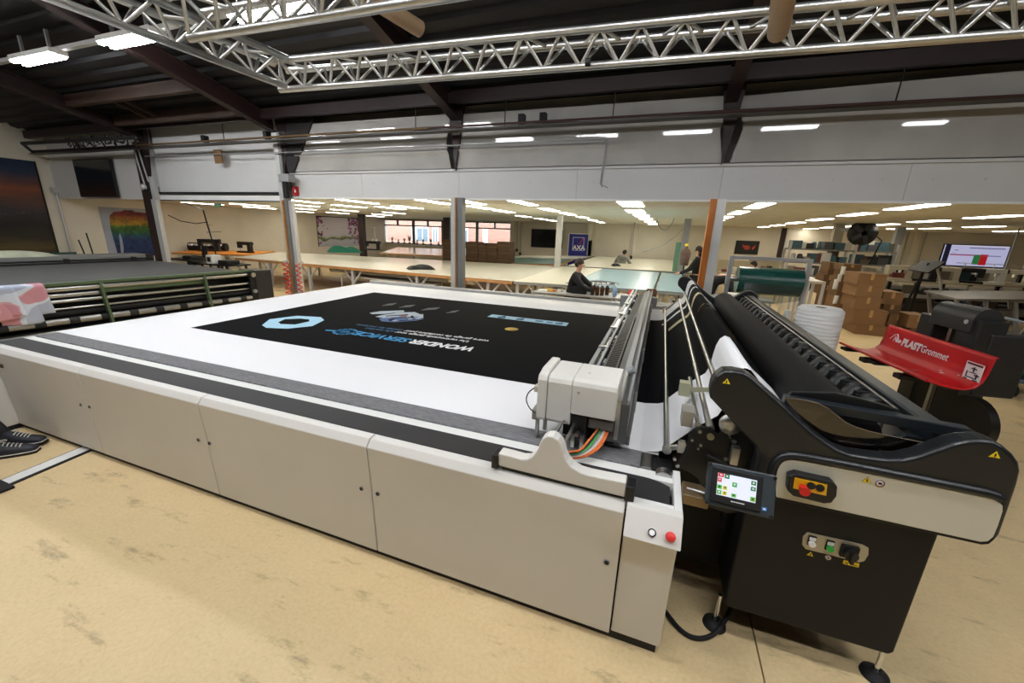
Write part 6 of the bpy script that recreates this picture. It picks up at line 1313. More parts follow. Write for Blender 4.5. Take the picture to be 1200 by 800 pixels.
stack(12.7, .6, [(966, 980, 370, CARD2, 'bottom carton of the rearmost left stack'), (966.5, 979, 346, CARD2, 'tall narrow carton of the rearmost left stack'), (964.4, 978, 334, CARD2, 'carton third from the floor of the rearmost left stack'), (966, 982, 322, CARD2, 'carton third from the top of the rearmost left stack'), (971, 988, 315, CARD2, 'carton second from the top of the rearmost left stack'), (973, 989, 308, CARD2, 'topmost carton of the rearmost left stack')])
for (px, py0, py1) in ((988, 312, 322), (984, 321, 330), (979.5, 327, 339), (979.5, 346, 356)):
    a, c_ = OY(px - 1.5, py0, 11.88), OY(px + 1.5, py1, 11.88); tag(B().grid(lambda u, v: Vector((a.x + (c_.x - a.x) * u, 11.885 - .01 * sin(u * pi) - .004 * sin(v * 20), c_.z + (a.z - c_.z) * v)), 4, 8).make('label_strip', WHITE, None, solid=.003), 'crumpled white label strip on the flat cartons, ' + {312: 'topmost', 321: 'second from the top', 327: 'third from the top', 346: 'lowest'}[py0], 'label', 'white label strips on the cartons')
stack(11.6, .7, [(1044, 1067, 382, CARD2, 'bottom carton right of the front stack, partly behind the red tray'), (1043, 1066, 369, CARD, 'open carton right of the front stack, second from the floor'), (1036, 1057, 357, CARD2, 'small carton third from the floor right of the front stack'), (1036, 1060.5, 342.5, CARD, 'topmost carton right of the front stack')])
stack(11.2, .6, [(1068, 1084, 385, CARD2, 'bottom carton right of all, seen between the masts'), (1066, 1092, 370, CARD, 'long pale topped carton right of all, behind the red tray')])
# white foam roll
cy = OY(969, 362, 5.05); rr_ = (OY(996.5, 365, 5.05).x - OY(939, 365, 5.05).x) / 2; cx_ = OY(967.5, 362, 5.05).x
g = G('foam_film', .5, .4); v = g.obj(); sp = g.sep(v); wv = g.math('SINE', g.math('MULTIPLY', g.math('ADD', sp[2], g.math('MULTIPLY', g.noise(v, 2, 3), .10)), 150)); n1 = g.noise(g.obj((1, 1, 14)), 3, 4)
g.col(g.ramp(n1, [(.3, (206, 206, 202)), (.7, (236, 236, 233))])); g.bump(g.math('ADD', g.math('MULTIPLY', wv, .25), n1), .5, .02)
fo = tag(B().lathe([(.05, cy.z - .004), (rr_ - .03, cy.z), (rr_, cy.z - .03), (rr_ * 1.005, cy.z * .5), (rr_, 0), (1e-4, 0)], (cx_, 5.05 + rr_ * .6, 0), 48).make('foam_roll', g.m), 'upright white foam roll behind the long beam of the feeder', 'foam roll')
B().lathe([(.05, 0), (.05, -.25), (1e-4, -.25)], (cx_, 5.05 + rr_ * .6, cy.z - .004), 20).make('core_hole', CARD2, fo)
# stand with the green film roll
ys_ = 6.95; rA, rC = OY(863, 328.5, ys_), OY(938, 331, ys_); rad = (OY(900, 313, ys_).z - OY(900, 345, ys_).z) / 2
g = G('green_film', .22, .6); v = g.obj((1.2, 30, 30)); n1 = g.noise(v, 3, 5, .7); g.col(g.ramp(n1, [(.3, (22, 66, 60)), (.55, (36, 96, 84)), (.75, (86, 138, 124))])); g.bump(n1, .25, .01)
gr = thing('film_stand', 'steel stand with a crossbar holding the green film roll, beyond the feeder', 'stand', ((rA.x + rC.x) / 2, ys_, 0))
xr = OY(941, 330, ys_).x + .03; xl2 = rA.x - .12; ztop = OY(940, 303, ys_).z
zb_ = 0
B().box(xr - .03, xr + .03, ys_ - .03, ys_ + .03, 0, ztop).make('upright', LG, gr); B().box(xl2 - .03, xl2 + .03, ys_ - .03, ys_ + .03, 0, ztop).make('upright', LG, gr); B().box(xl2, xr, ys_ - .025, ys_ + .025, ztop - .05, ztop).make('crossbar', LG, gr)
for x in (xl2, xr): B().box(x - .04, x + .04, ys_ - .4, ys_ + .4, 0, .05).make('foot', LG, gr)
zc = (rA.z + rC.z) / 2
B().cyl((xl2, ys_, zc), (xr, ys_, zc), .03, n=12).make('axle', STEEL, gr); B().box(xl2, xr, ys_ - .12, ys_ + .25, .52, .56).make('lower_shelf', DARK, gr)
fr_ = tag(B().cyl((rA.x, ys_, zc), (rC.x, ys_, zc), rad, n=40).make('film_roll', g.m), 'shiny dark green film roll on the steel stand', 'film roll')
fl = bpy.data.materials.new('clear_film'); fl.use_nodes = True; nt = fl.node_tree; nt.nodes.remove(nt.nodes['Principled BSDF']); t_ = nt.nodes.new('ShaderNodeBsdfTransparent'); t_.inputs[0].default_value = (.72, .78, .76, 1); gl = nt.nodes.new('ShaderNodeBsdfGlossy'); gl.inputs['Roughness'].default_value = .15; mx = nt.nodes.new('ShaderNodeMixShader'); mx.inputs[0].default_value = .3; nt.links.new(t_.outputs[0], mx.inputs[1]); nt.links.new(gl.outputs[0], mx.inputs[2]); nt.links.new(mx.outputs[0], nt.nodes['Material Output'].inputs[0])
zf0 = OY(900, 354, ys_ - .2).z
B().grid(lambda u, v: Vector((rA.x + .08 + (rC.x - rA.x - .1) * u, ys_ - rad * .99 - .06 * v * (1 - u * .4), zc - .02 - (zc - zf0) * v * (.85 + .15 * sin(u * 4))) ), 14, 6).make('loose_film', fl, fr_)
db = tag(B().box(rA.x + .1, rC.x - .22, ys_ - .1, ys_ + .2, .562, .95).make('dark_crate', mat('dark_crate_brown', (44, 38, 32), .7)), 'dark crate standing on the lower shelf under the green film roll', 'crate'); B().box(rA.x + .14, rC.x - .26, ys_ - .105, ys_ - .1, .60, .91).make('crate_panel', INK, db)
wp = tag(B().cyl((rC.x - .08, ys_, .562), (rC.x - .08, ys_, 1.0), .045, n=14).make('paper_roll', WHITE), 'thin white paper roll standing on the lower shelf under the green film roll', 'roll')
# red tray lifter
tA, tB = OZ(1043, 381, 1.10), OZ(1170, 420, 1.10)
ax = (tB - tA); ax.z = 0; Lr = ax.length; ax.normalize(); py_ = Vector((ax.y, -ax.x, 0)); py_ = -py_ if py_.x > 0 else py_
lf = thing('tray_lifter', 'black roll lifter with a scratched red curved tray lettered in white', 'lifter', Vector((tA.x, tA.y, 0)) + ax * Lr / 2)
REDT = mat('red_tray_paint', (196, 12, 20), .42, var=.10, scale=3)
prof_t = [(0, 1.10), (.012, 1.095), (.02, 1.03), (.028, .95), (.045, .87), (.085, .82), (.16, .797), (.25, .80), (.34, .82), (.41, .838), (.455, .852)]
def TP_(u, w, z): return Vector((tA.x, tA.y, z)) + ax * u + py_ * w
def tray(u, v):
    k = v * (len(prof_t) - 1); i = min(int(k), len(prof_t) - 2); f_ = k - i; a, c_ = prof_t[i], prof_t[i + 1]
    return TP_(Lr * u, a[0] + (c_[0] - a[0]) * f_, a[1] + (c_[1] - a[1]) * f_)
B().grid(tray, 20, 40).make('red_tray', REDT, lf, solid=.010)
B().tube([tray(i / 10, 1) for i in range(11)], .013, 8).make('tray_lip', REDT, lf); B().tube([tray(i / 10, 0) for i in range(11)], .009, 8).make('tray_lip', REDT, lf)
B().tube([tray(i / 10, .22) + py_ * .004 for i in range(6)], .005, 6).make('tray_bead', REDT, lf)
rr = random.Random(9); chips = B()
for k in range(18):
    u, v = rr.random(), (0.03 if k < 7 else rr.uniform(.35, .9)); u = u if k < 7 else .6 + .38 * rr.random()
    p = tray(u, v); p2 = tray(min(1, u + .012 + .03 * rr.random()), v); p3 = tray(u, min(1, v + .03)); n = (p2 - p).cross(p3 - p).normalized(); n = n if n.dot(py_ + Vector((0, 0, 1))) > 0 else -n
    chips.add([p + n * .008, p2 + n * .008, p2.lerp(p3, .6) + n * .008, p3 + n * .008], [(0, 1, 2, 3)])
tag(chips.make('paint_chip', mat('chip_pale', (226, 190, 180), .6), lf), kind='stuff')
wl_ = .042
def on_wall(txt, u, z, size, shear, bold, sx, nm='lettering'): return words(txt, size, frame(TP_(u, wl_, z), ax, Vector((0, 0, 1))), nm, WHITEINK, lf, shear, bold, .0008, 'LEFT', sx)
on_wall('PLAST', .30, .945, .105, .25, .006, .9); on_wall('Grommet', .565, .945, .105, .2, .001, .78); on_wall('Fibe', .165, .955, .085, .5, .001, .8)
B().tube([TP_(u, wl_, z) for u, z in ((.12, .97), (.18, 1.03), (.22, 1.04), (.235, 1.01), (.21, .98), (.25, .965), (.29, .975))], .004, 6).make('lettering_swash', WHITEINK, lf)
def plate(u0, u1, z0, z1, w, m, nm, par_):
    P = [TP_(u, w, z) for u, z in ((u0, z0), (u1, z0), (u1, z1), (u0, z1))]
    b = B(); b.add(P + [p - py_ * .003 for p in P], [(0, 1, 2, 3), (7, 6, 5, 4), (0, 4, 5, 1), (1, 5, 6, 2), (2, 6, 7, 3), (3, 7, 4, 0)]); return b.make(nm, m, par_)
pu0, pu1, pz0, pz1 = Lr * .855, Lr * .985, .845, 1.02
st_ = plate(pu0, pu1, pz0, pz1, .056, WHITEINK, 'pictogram_plate', lf)
def pm(u0, u1, v0, v1, m=INK): plate(pu0 + (pu1 - pu0) * u0, pu0 + (pu1 - pu0) * u1, pz0 + (pz1 - pz0) * v0, pz0 + (pz1 - pz0) * v1, .0575, m, 'plate_mark', st_)
pm(.06, .94, .86, .96, mat('dark_red')); pm(.48, .56, .52, .78); pm(.36, .68, .66, .72); pm(.15, .22, .2, .52); pm(.15, .8, .2, .25); pm(.3, .7, .46, .50); pm(.72, .80, .22, .46); pm(.62, .9, .36, .42); pm(.08, .3, .08, .16); pm(.6, .88, .08, .16)
# mast, base and drive of the lifter, in the lifter's own axes
def LP(px, py, w):
    d = ray(px, py); o = Vector((tA.x, tA.y, 0)); t_ = ((o - CAM).dot(py_) + w) / d.dot(py_); p = CAM + d * t_; return (p - o).dot(ax), p.z
def lbox(s0, s1, w0, w1, z0, z1, m, nm, bev=.01):
    P = [TP_(s_, w_, 0) for s_, w_ in ((s0, w0), (s1, w0), (s1, w1), (s0, w1))]; return B().xy([(p.x, p.y) for p in P], z0, z1).make(nm, m, lf, bev)
MAST = mat('lifter_black', (30, 30, 30), .45); WF = -.14
(a0, _), (a1, _) = LP(1075, 380, WF), LP(1094, 380, WF); (r0, _), (r1, _) = LP(1119, 395, WF), LP(1145, 395, WF); (c0, cz1), (c1, cz0) = LP(1096, 360, WF), LP(1143, 377, WF)
lbox(a0, a1, WF - .22, WF, .08, LP(1080, 366, WF)[1], MAST, 'mast'); lbox(r0, r1, WF - .22, WF, .08, cz0 + .02, MAST, 'mast')
lbox(a0 - .1, r1 + .15, WF - .35, .42, .03, .11, MAST, 'base_plate'); lbox((a1 + r0) / 2 - .03, (a1 + r0) / 2 + .01, WF - .12, WF - .06, .1, cz0, STEEL, 'guide_rail', 0); lbox((a1 + r0) / 2 + .05, (a1 + r0) / 2 + .08, WF - .12, WF - .06, .1, cz0, INK, 'chain', 0)
b = B(); zc_ = (cz0 + cz1) / 2 - .02; b.cyl(TP_(c0, WF - .1, zc_), TP_(c1, WF - .1, zc_), .12, n=24); b.make('mast_cover', mat('cover_grey', (40, 41, 42), .45), lf)
lbox(c0, c1, WF - .22, WF + .02, zc_ - .12, zc_, mat('cover_grey'), 'mast_cover_skirt', .01); B().cyl(TP_(c1 - .06, WF + .021, zc_ - .02), TP_(c1 - .06, WF + .027, zc_ - .02), .022, n=12).make('cover_badge', LG, lf)
(d0, dz1), (d1, dz0) = LP(1132, 384, WF - .1), LP(1152, 422, WF - .1); lbox(d0, d1, WF - .45, WF - .1, .62, dz1, mat('lifter_box', (30, 30, 31), .5), 'drive_box', .02)
lbox(a0, r1, -.10, -.02, .66, .80, MAST, 'carriage'); lbox(.32, .42, -.05, .42, .735, .785, MAST, 'fork'); lbox(.85, .95, -.05, .42, .735, .785, MAST, 'fork'); lbox(.05, .16, .30, .47, .79, .82, INK, 'tray_bracket', .004); lbox(.55, .66, .32, .47, .785, .815, INK, 'tray_bracket', .004)
for s_, w_ in ((a0, .36), (r1, .36), (a0, WF - .3), (r1, WF - .3)): B().cyl(TP_(s_ - .03, w_, .055), TP_(s_ + .03, w_, .055), .055, n=16).make('wheel', RUBBER, lf)
gu, gz = LP(1129, 495, -.02); gz = max(gz, .30); B().cyl(TP_(gu, -.02, gz), TP_(gu, -.09, gz), .25, n=32).make('round_guard', mat('guard_black', (20, 18, 16), .35), lf); lbox(gu - .05, gu + .05, -.12, -.05, .1, gz, MAST, 'guard_bracket')
# trolley with green rolls
q = OZ(1187, 466, .0); cart = thing('roll_trolley', 'blue grey wheeled trolley carrying green rolls, at the right edge', 'trolley', (q.x + .3, q.y + .3, 0)); BLUEG = mat('blue_grey_frame', (86, 102, 122), .45)
X0, X1, Y0, Y1 = q.x - .45, q.x + 1.3, q.y, q.y + .8
for (a, c_) in (((X0, Y0), (X1, Y0)), ((X0, Y1), (X1, Y1)), ((X0, Y0), (X0, Y1)), ((X1, Y0), (X1, Y1))): B().cyl((*a, .24), (*c_, .24), .025, n=10).make('frame_tube', BLUEG, cart)
B().box(X0 + .03, X1, Y0 + .03, Y1, .245, .27).make('platform', mat('dark_deck', (44, 44, 46), .6), cart)
for x in (q.x, X1 - .1):
    for y in (Y0 + .06, Y1 - .1):
        B().cyl((x - .02, y, .09), (x + .02, y, .09), .09, n=20).make('wheel', RUBBER, cart); B().cyl((x - .024, y, .09), (x + .024, y, .09), .045, n=14).make('wheel_hub', GREYM, cart); B().box(x - .035, x + .035, y - .03, y + .03, .16, .225).make('caster_fork', STEEL, cart)
for y in (Y0, Y1): B().bar((X0 + .05, y, .25), (X0 + .35, y, 1.05), .04, .04).make('side_post', mat('post_grey', (70, 72, 68), .5), cart)
B().cyl((X0 + .34, Y0, 1.04), (X0 + .34, Y1, 1.04), .02, n=10).make('handle', BLUEG, cart); B().tube([(X0 + .02, Y0, .26), (X0 + .5, Y0 - .02, .62), (X1, Y0, .66)], .012, 8).make('wire_rail', STEEL, cart)
for k, (dz, dy, lb) in enumerate(((.10, .2, 'front'), (.10, .5, 'rear'), (.29, .35, 'upper'))):
    tag(B().cyl((X0 + .35, Y0 + dy, .27 + dz), (X1 + .1, Y0 + dy, .27 + dz), .1, n=18).make('wrapped_roll', mat('green_wrap', (58, 112, 92), .35, var=.2, scale=6)), '%s green wrapped roll lying on the wheeled trolley' % lb, 'roll', 'green rolls on the trolley')
tag(B().box(X0 + .1, X0 + .3, Y0 + .2, Y0 + .6, .27, .62).make('black_bin', INK, None, .02), 'black bin on the end of the wheeled trolley', 'bin')
tag(B().box(X0 + .12, X0 + .3, Y0 + .25, Y0 + .5, .62, .78).make('red_pouch', RED, None, .02), 'red pouch on the black bin of the trolley', 'pouch')
# long grey table on steel legs, blue strut frames
tq = [OZ(px, py, .9) for px, py in ((1083, 340), (1122, 350), (1240, 351), (1240, 341))]
gt2 = thing('grey_table', 'long grey bending table with steel and blue legs behind the trolley', 'table', (tq[1].x, tq[1].y, 0)); B().xy([(p.x, p.y) for p in tq], .86, .9).make('table_top', mat('grey_top', (128, 126, 122), .5), gt2)
for u in (.02, .3, .6, .95):
    for A, C in ((tq[1], tq[2]), (tq[0], tq[3])):
        p = A.lerp(C, u); B().bar((p.x, p.y + (.08 if A is tq[1] else -.08), .86), (p.x + .25, p.y + (.1 if A is tq[1] else -.1), 0), .06, .06).make('leg', GREYM, gt2)
a, c_ = tq[1].lerp(tq[2], .1), tq[1].lerp(tq[2], .35)
for A, C, zz in ((a, c_, (.86, .1)), (c_, a, (.86, .1))): B().bar((A.x, A.y + .12, zz[0]), (C.x, C.y + .12, zz[1]), .05, .05).make('blue_strut', mat('strut_blue', (50, 66, 110), .45), gt2)
A, C = tq[1].lerp(tq[2], .0), tq[2]; B().cyl((A.x, A.y + .5, .5), (C.x, C.y + .5, .5), .1, n=14).make('lower_tube', GREYM, gt2)
# fabric cutting bench rails behind: long white rails with machines
MR = [((1036, 333), (1200, 345)), ((1040, 326), (1090, 329.5)), ((1118, 335.5), (1152, 339))]
q0, q1 = OZ(1040, 327.5, 1.0), OZ(1240, 336, 1.0)
mb = thing('machine_bench', 'long bench with pale rails crowded with sewing machines below the wall screen', 'bench', ((q0.x + q1.x) / 2, (q0.y + q1.y) / 2, 0)); dr = (q1 - q0).normalized(); nr = Vector((-dr.y, dr.x, 0))
B().bar(q0 - Vector((0, 0, .02)), q1 - Vector((0, 0, .02)), .5, .04).make('bench_top', mat('pale_bench', (178, 168, 150), .5), mb); B().bar(q0 + nr * .45 - Vector((0, 0, .25)), q1 + nr * .45 - Vector((0, 0, .25)), .1, .1).make('rail', LG, mb); B().bar(q0 - nr * .2 - Vector((0, 0, .42)), q1 - nr * .2 - Vector((0, 0, .42)), .16, .1).make('rail', LG, mb)
for k in range(7):
    p = q0.lerp(q1, .02 + .16 * k); B().bar((p.x, p.y, 0), (p.x, p.y, .96), .07, .07, (0, 1, 0)).make('leg', DARK, mb); B().bar((p.x, p.y - .25, .02), (p.x, p.y + .25, .02), .07, .04).make('leg_foot', DARK, mb)
def sewing_at(p, s, label, rz, body):
    t = sewing(600, 400, .5, s, label, rz, body); off = Vector(p) - Vector(t.location); t.location = Vector(p); return t
SM_L = ['pale sewing machine at the left end of the machine bench', 'dark sewing machine beside the tilted black board', 'cream sewing machine left under the wall screen', 'dark sewing machine under the red and green picture of the screen', 'pale sewing machine right under the wall screen', 'cream sewing machine near the right edge of the machine bench', 'dark sewing machine at the right edge of the machine bench']
for k, lb in enumerate(SM_L):
    p = q0.lerp(q1, .05 + .135 * k); sewing_at((p.x, p.y, 1.0), 1.25, lb, (.3, -.2, .1, 2.9, .2, -.3, 3.0)[k], (mat('machine_cream', (196, 188, 168), .4), BLACKP, mat('machine_cream'), DARK, WHITE, mat('machine_cream'), BLACKP)[k])
for k in range(5):
    p = q0.lerp(q1, .12 + .17 * k) + nr * .15; t = thread_stand(600, 400, .5, .55, 'thread stand on the machine bench, %s from its left end' % ('first', 'second', 'third', 'fourth', 'fifth')[k]); t.location = (p.x, p.y, 1.0)
cols = ((150, 140, 128), (70, 72, 76), (190, 184, 170), (120, 60, 50), (60, 90, 100), (30, 30, 32), (206, 204, 198), (90, 84, 70))
def clutter(names, q0, q1, z, n, seed, label, grp, cat='box', hmax=.2, w=.16, dep=.3):
    r_ = random.Random(seed)
    for k in range(n):
        u = (k + .5 + .3 * (r_.random() - .5)) / n; p = Vector(q0).lerp(Vector(q1), u); ww, hh, dd = w * (.6 + .5 * r_.random()), hmax * (.45 + .55 * r_.random()), dep * (.6 + .4 * r_.random()); c = cols[r_.randrange(len(cols))]; kind = names[r_.randrange(len(names))]
        m = mat('clutter_%d_%d_%d' % c, c, .6)
        o = B().box(p.x - ww / 2, p.x + ww / 2, p.y - dd / 2, p.y + dd / 2, z + .001, z + hh).make(kind, m, None, .006) if kind != 'spool' else B().lathe([(1e-4, 0), (ww * .4, 0), (ww * .4, .02), (ww * .3, .03), (ww * .25, hh * .9), (ww * .1, hh), (1e-4, hh)], (p.x, p.y, z + .001), 12).make(kind, m)
        cname = {(150, 140, 128): 'taupe', (70, 72, 76): 'charcoal', (190, 184, 170): 'cream', (120, 60, 50): 'rust', (60, 90, 100): 'teal', (30, 30, 32): 'black', (206, 204, 198): 'white', (90, 84, 70): 'olive'}[c]
        tag(o, '%s %s, %s from the left %s' % (cname, kind.replace('_', ' '), ORD[k], label), cat if kind != 'spool' else 'spool', grp)
ub = q0 + nr * .45 - Vector((0, 0, .2)); ue = q1 + nr * .45 - Vector((0, 0, .2))
clutter(['parts_box', 'spool', 'small_case', 'thread_box'], q0 + nr * .12 + dr * .2, q0.lerp(q1, .6) + nr * .12, 1.0, 10, 71, 'on the machine bench', 'small things on the machine bench', hmax=.45, w=.3, dep=.2)
clutter(['parts_box', 'spool', 'thread_box'], q0 - nr * .2 + dr * .3, q1 - nr * .2, .64, 10, 91, 'on the lower rail of the machine bench', 'small things on the lower rail', hmax=.3, w=.34, dep=.15)
P0_, P1_ = q0 + nr * .62 - Vector((0, 0, .55)), q1 + nr * .62 - Vector((0, 0, .55)); B().bar(P0_, P1_, .03, .7).make('dark_backing', mat('dark_front', (44, 44, 46), .6), mb)  # added dark sheet, keeps the bright floor from showing between the rails
for k in range(8):
    p = q0.lerp(q1, .08 + .12 * k) - nr * .05; hh = .32 + .1 * ((k * 5) % 3)
    o = tag(B().box(p.x - .3, p.x + .3, p.y - .25, p.y + .25, 0, hh).make('dark_crate', mat('dark_crate_%d' % (k % 3), ((30, 31, 34), (52, 46, 40), (40, 44, 52))[k % 3], .6), None, .01), '%s dark crate from the left on the floor under the machine bench' % ORD[k], 'crate', 'crates under the machine bench'); B().box(p.x - .12, p.x + .12, p.y - .256, p.y - .25, hh - .12, hh - .07).make('grip_hole', INK, o)
# second, further bench with a row of dark machines
r0b, r1b = OZ(1050, 311, 1.0), OZ(1230, 318, 1.0); t = thing('far_bench', 'further dark bench with a row of machines against the wall below the screen', 'bench', ((r0b.x + r1b.x) / 2, (r0b.y + r1b.y) / 2, 0)); B().bar(r0b - Vector((0, 0, .02)), r1b - Vector((0, 0, .02)), .6, .05).make('bench_top', DARK, t); B().bar(r0b - Vector((0, 0, .5)), r1b - Vector((0, 0, .5)), .5, .5).make('front_panel', mat('dark_front', (44, 44, 46), .6), t)
for u in (.01, .5, .99): p = r0b.lerp(r1b, u); B().bar((p.x, p.y, 0), (p.x, p.y, .96), .08, .5, (0, 1, 0)).make('leg', DARK, t)
for k in range(8):
    p = r0b.lerp(r1b, .06 + .125 * k); sewing_at((p.x, p.y, 1.005), 1.5, '%s machine from the left on the further dark bench below the screen' % ORD[k], .4 * ((k * 7) % 5) - .8, (BLACKP, mat('machine_cream'), GREYM, BLACKP)[k % 4])
# tilted black board beside the bench
p0 = OY(1072, 316, 13.4); t = thing('tilted_board', 'black tilted drafting board left of the wall screen', 'board', (p0.x + .5, 13.4, 0)); a, c_ = OY(1076, 318, 13.3), OY(1095, 306, 13.3); b = B(); b.bar(a, c_, .9, .04, (0, 0, 1)); b.make('board', INK, t)
B().bar((c_.x - .1, 13.3, c_.z - .05), (c_.x - .35, 13.4, 0), .06, .05).make('leg', DARK, t); B().bar((a.x + .1, 13.3, a.z), (c_.x - .1, 13.5, 0), .06, .05).make('leg', DARK, t)
B().tube([(c_.x + .02, 13.2, c_.z - .1), (c_.x + .2, 13.2, c_.z - .5), (c_.x + .3, 13.2, c_.z - .9)], .03, 8).make('hose', LG, t)
# shelving units with boxes
def shelving(pa, pb, y, dpt, zs, label, seed, where):
    a, c_ = OY(*pa, y), OY(*pb, y); t = thing('shelving_unit', label, 'shelves', ((a.x + c_.x) / 2, y + dpt / 2, 0), 'steel shelving units')
    for x in (a.x, c_.x):
        for yy in (y, y + dpt): B().box(x - .03, x + .03, yy - .03, yy + .03, 0, a.z + .1).make('upright', LG, t)
    for k, z in enumerate(zs):
        B().box(a.x, c_.x, y - .03, y + dpt, z - .04, z).make('shelf', mat('shelf_grey', (120, 118, 110), .5), t)
        clutter(['parts_box', 'spool', 'parts_tray', 'small_case'], (a.x + .12, y + .25, 0), (c_.x - .12, y + .25, 0), z, 9, seed + k, 'on the %s shelf %s' % (('lowest', 'second', 'third', 'top')[k], where), 'boxes and spools on the steel shelving', hmax=.3, w=.28, dep=.4)
    return t
shelving((927, 286), (993, 330), 15.0, .6, (.55, .98, 1.38, 1.78), 'steel shelving left of the tan post, crowded with boxes', 11, 'left of the tan post')
shelving((1003, 289), (1042, 330), 15.4, .6, (.55, .98, 1.38, 1.78), 'steel shelving right of the tan post, below the round fan', 21, 'below the round fan')
# low bench with tools left of the cartons, in front of the shelving
q0b, q1b = OY(930, 328, 10.2), OY(968, 331, 10.2); t = thing('tool_bench', 'pale bench with steel legs between the film stand and the cartons', 'bench', ((q0b.x + q1b.x) / 2, 10.5, 0)); zt_ = q0b.z
B().box(q0b.x, q1b.x, 10.2, 10.9, zt_ - .05, zt_).make('bench_top', mat('pale_bench'), t); B().box(q0b.x, q1b.x, 10.22, 10.26, .45, .5).make('rail', LG, t)
for u in (.03, .5, .97):
    for yy in (10.24, 10.86): x = q0b.x + (q1b.x - q0b.x) * u; B().box(x - .025, x + .025, yy - .025, yy + .025, 0, zt_ - .05).make('leg', LG, t)
for k, (c, lb) in enumerate((((206, 190, 40), 'yellow cloth lying on the pale bench'), ((60, 160, 70), 'green cloth lying on the pale bench'), ((206, 206, 204), 'white bundle on the pale bench'))):
    x = q0b.x + .20 + (q1b.x - q0b.x - .4) * k / 2; m = mat('rag_%d' % k, c, .8); ph = k * 2.1
    tag(B().grid(lambda u, v: Vector((x - .17 + .34 * u, 10.3 + .4 * v, zt_ - .004 + (.06 if k < 2 else .08) * sin(pi * u) * sin(pi * v) * (.7 + .3 * sin(u * 8 + ph)))), 12, 8).make('rag', m), lb, 'cloth')
# round fan on the tan post, wall screen, framed picture, small tables behind the stand
q = OY(1011, 273, 15.0); t = thing('wall_fan', 'large round black fan on the tan post under the low ceiling', 'fan', (q.x, 15.0, q.z)); R_ = .36
M = Matrix.Rotation(radians(90), 3, 'X'); B().lathe([(1e-4, .10), (R_ * .6, .10), (R_, .02), (R_, -.06), (R_ * .6, -.14), (1e-4, -.14)], q, 32, M).make('fan_drum', INK, t)
for k in range(5): B().bar(q + Vector((0, -.12, 0)), q + Vector((R_ * .9 * cos(1.256 * k), -.12, R_ * .9 * sin(1.256 * k))), .12, .01, (0, 1, 0)).make('fan_blade', mat('blade_black', (34, 34, 34), .4), t)
B().bar((OY(985, 262, 15.4).x, 15.3, q.z + .1), q, .08, .08).make('bracket', GREYM, t); B().tube([q + Vector((R_ * .8, .1, 0)), q + Vector((R_ * 1.5, .1, -.2)), q + Vector((R_ * 1.2, .2, -.9))], .02, 6).make('fan_cable', RUBBER, t)
g = G('lit_wall_screen', .3); g.b.inputs['Base Color'].default_value = (.1, .1, .12, 1)
SCR = mat('screen_lilac', (176, 178, 214), .3, emit=.75)
t, a, c_ = tv(((1107, 285.5), (1176, 314.5)), 'large lit wall screen with a lilac page at the right of the rear wall', WBY - .08, 'wall_screen', SCR)
W_, H_ = c_.x - a.x, a.z - c_.z; y = WBY - .09
for u0, u1, v0, v1, c in ((.03, .115, .03, .97, (26, 28, 44)), (.115, .97, .93, .96, (210, 205, 215)), (.40, .93, .83, .87, (96, 96, 124)), (.13, .52, .50, .56, (150, 76, 104)), (.62, .90, .50, .54, (110, 110, 150)), (.50, .60, .12, .56, (44, 116, 66)), (.60, .71, .10, .58, (176, 30, 36)), (.18, .24, .72, .75, (60, 60, 80)), (.16, .22, .6, .62, (120, 130, 170))):
    B().box(a.x + W_ * u0, a.x + W_ * u1, y - .002, y + .0005, c_.z + H_ * v0, c_.z + H_ * v1).make('screen_field', mat('field_%d_%d_%d' % c, c, .4, emit=.6), t)
a, c_ = OY(863, 281.5, WBY - .03), OY(887.5, 298.5, WBY - .03); t = thing('framed_picture', 'black framed picture with two glowing red shapes on the rear wall', 'picture', ((a.x + c_.x) / 2, WBY, c_.z)); B().box(a.x, c_.x, WBY - .05, WBY, c_.z, a.z).make('frame', INK, t, .01)
W_, H_ = c_.x - a.x, a.z - c_.z; b = B()
b.add([(a.x + W_ * u, WBY - .053, c_.z + H_ * v) for u, v in ((.30, .72), (.40, .62), (.55, .66), (.66, .50), (.58, .34), (.42, .36), (.32, .52))], [tuple(range(7))]); b.add([(a.x + W_ * u, WBY - .053, c_.z + H_ * v) for u, v in ((.72, .5), (.86, .72), (.84, .5), (.74, .34))], [(0, 1, 2, 3)]); b.make('red_print', mat('glow_red', (176, 56, 34), .5, var=.5, scale=9), t)
for k, (px, y, w2, lb) in enumerate(((872, 16.0, 1.4, 'pale desk under the framed picture'), (905, 17.5, 1.2, 'pale desk behind the green film roll'))):
    q = OY(px, 303, y); t = thing('pale_desk', lb, 'desk', (q.x, y, 0)); B().box(q.x - w2 / 2, q.x + w2 / 2, y, y + .8, .8, .84).make('desk_top', mat('pale_bench'), t); B().box(q.x - w2 / 2, q.x + w2 / 2, y + .76, y + .8, .84, 1.25).make('desk_screen', mat('tan_panel', (170, 158, 132), .7), t)
    for sx in (-1, 1): B().box(q.x + sx * (w2 / 2 - .04) - .03, q.x + sx * (w2 / 2 - .04) + .03, y, y + .78, 0, .8).make('desk_leg', LG, t)
    clutter(['parts_box', 'spool', 'small_case'], (q.x - w2 / 2 + .1, y + .3, 0), (q.x + w2 / 2 - .1, y + .3, 0), .84, 5, 40 + k, 'on the ' + lb, 'small things on the pale desks', hmax=.22, w=.2)
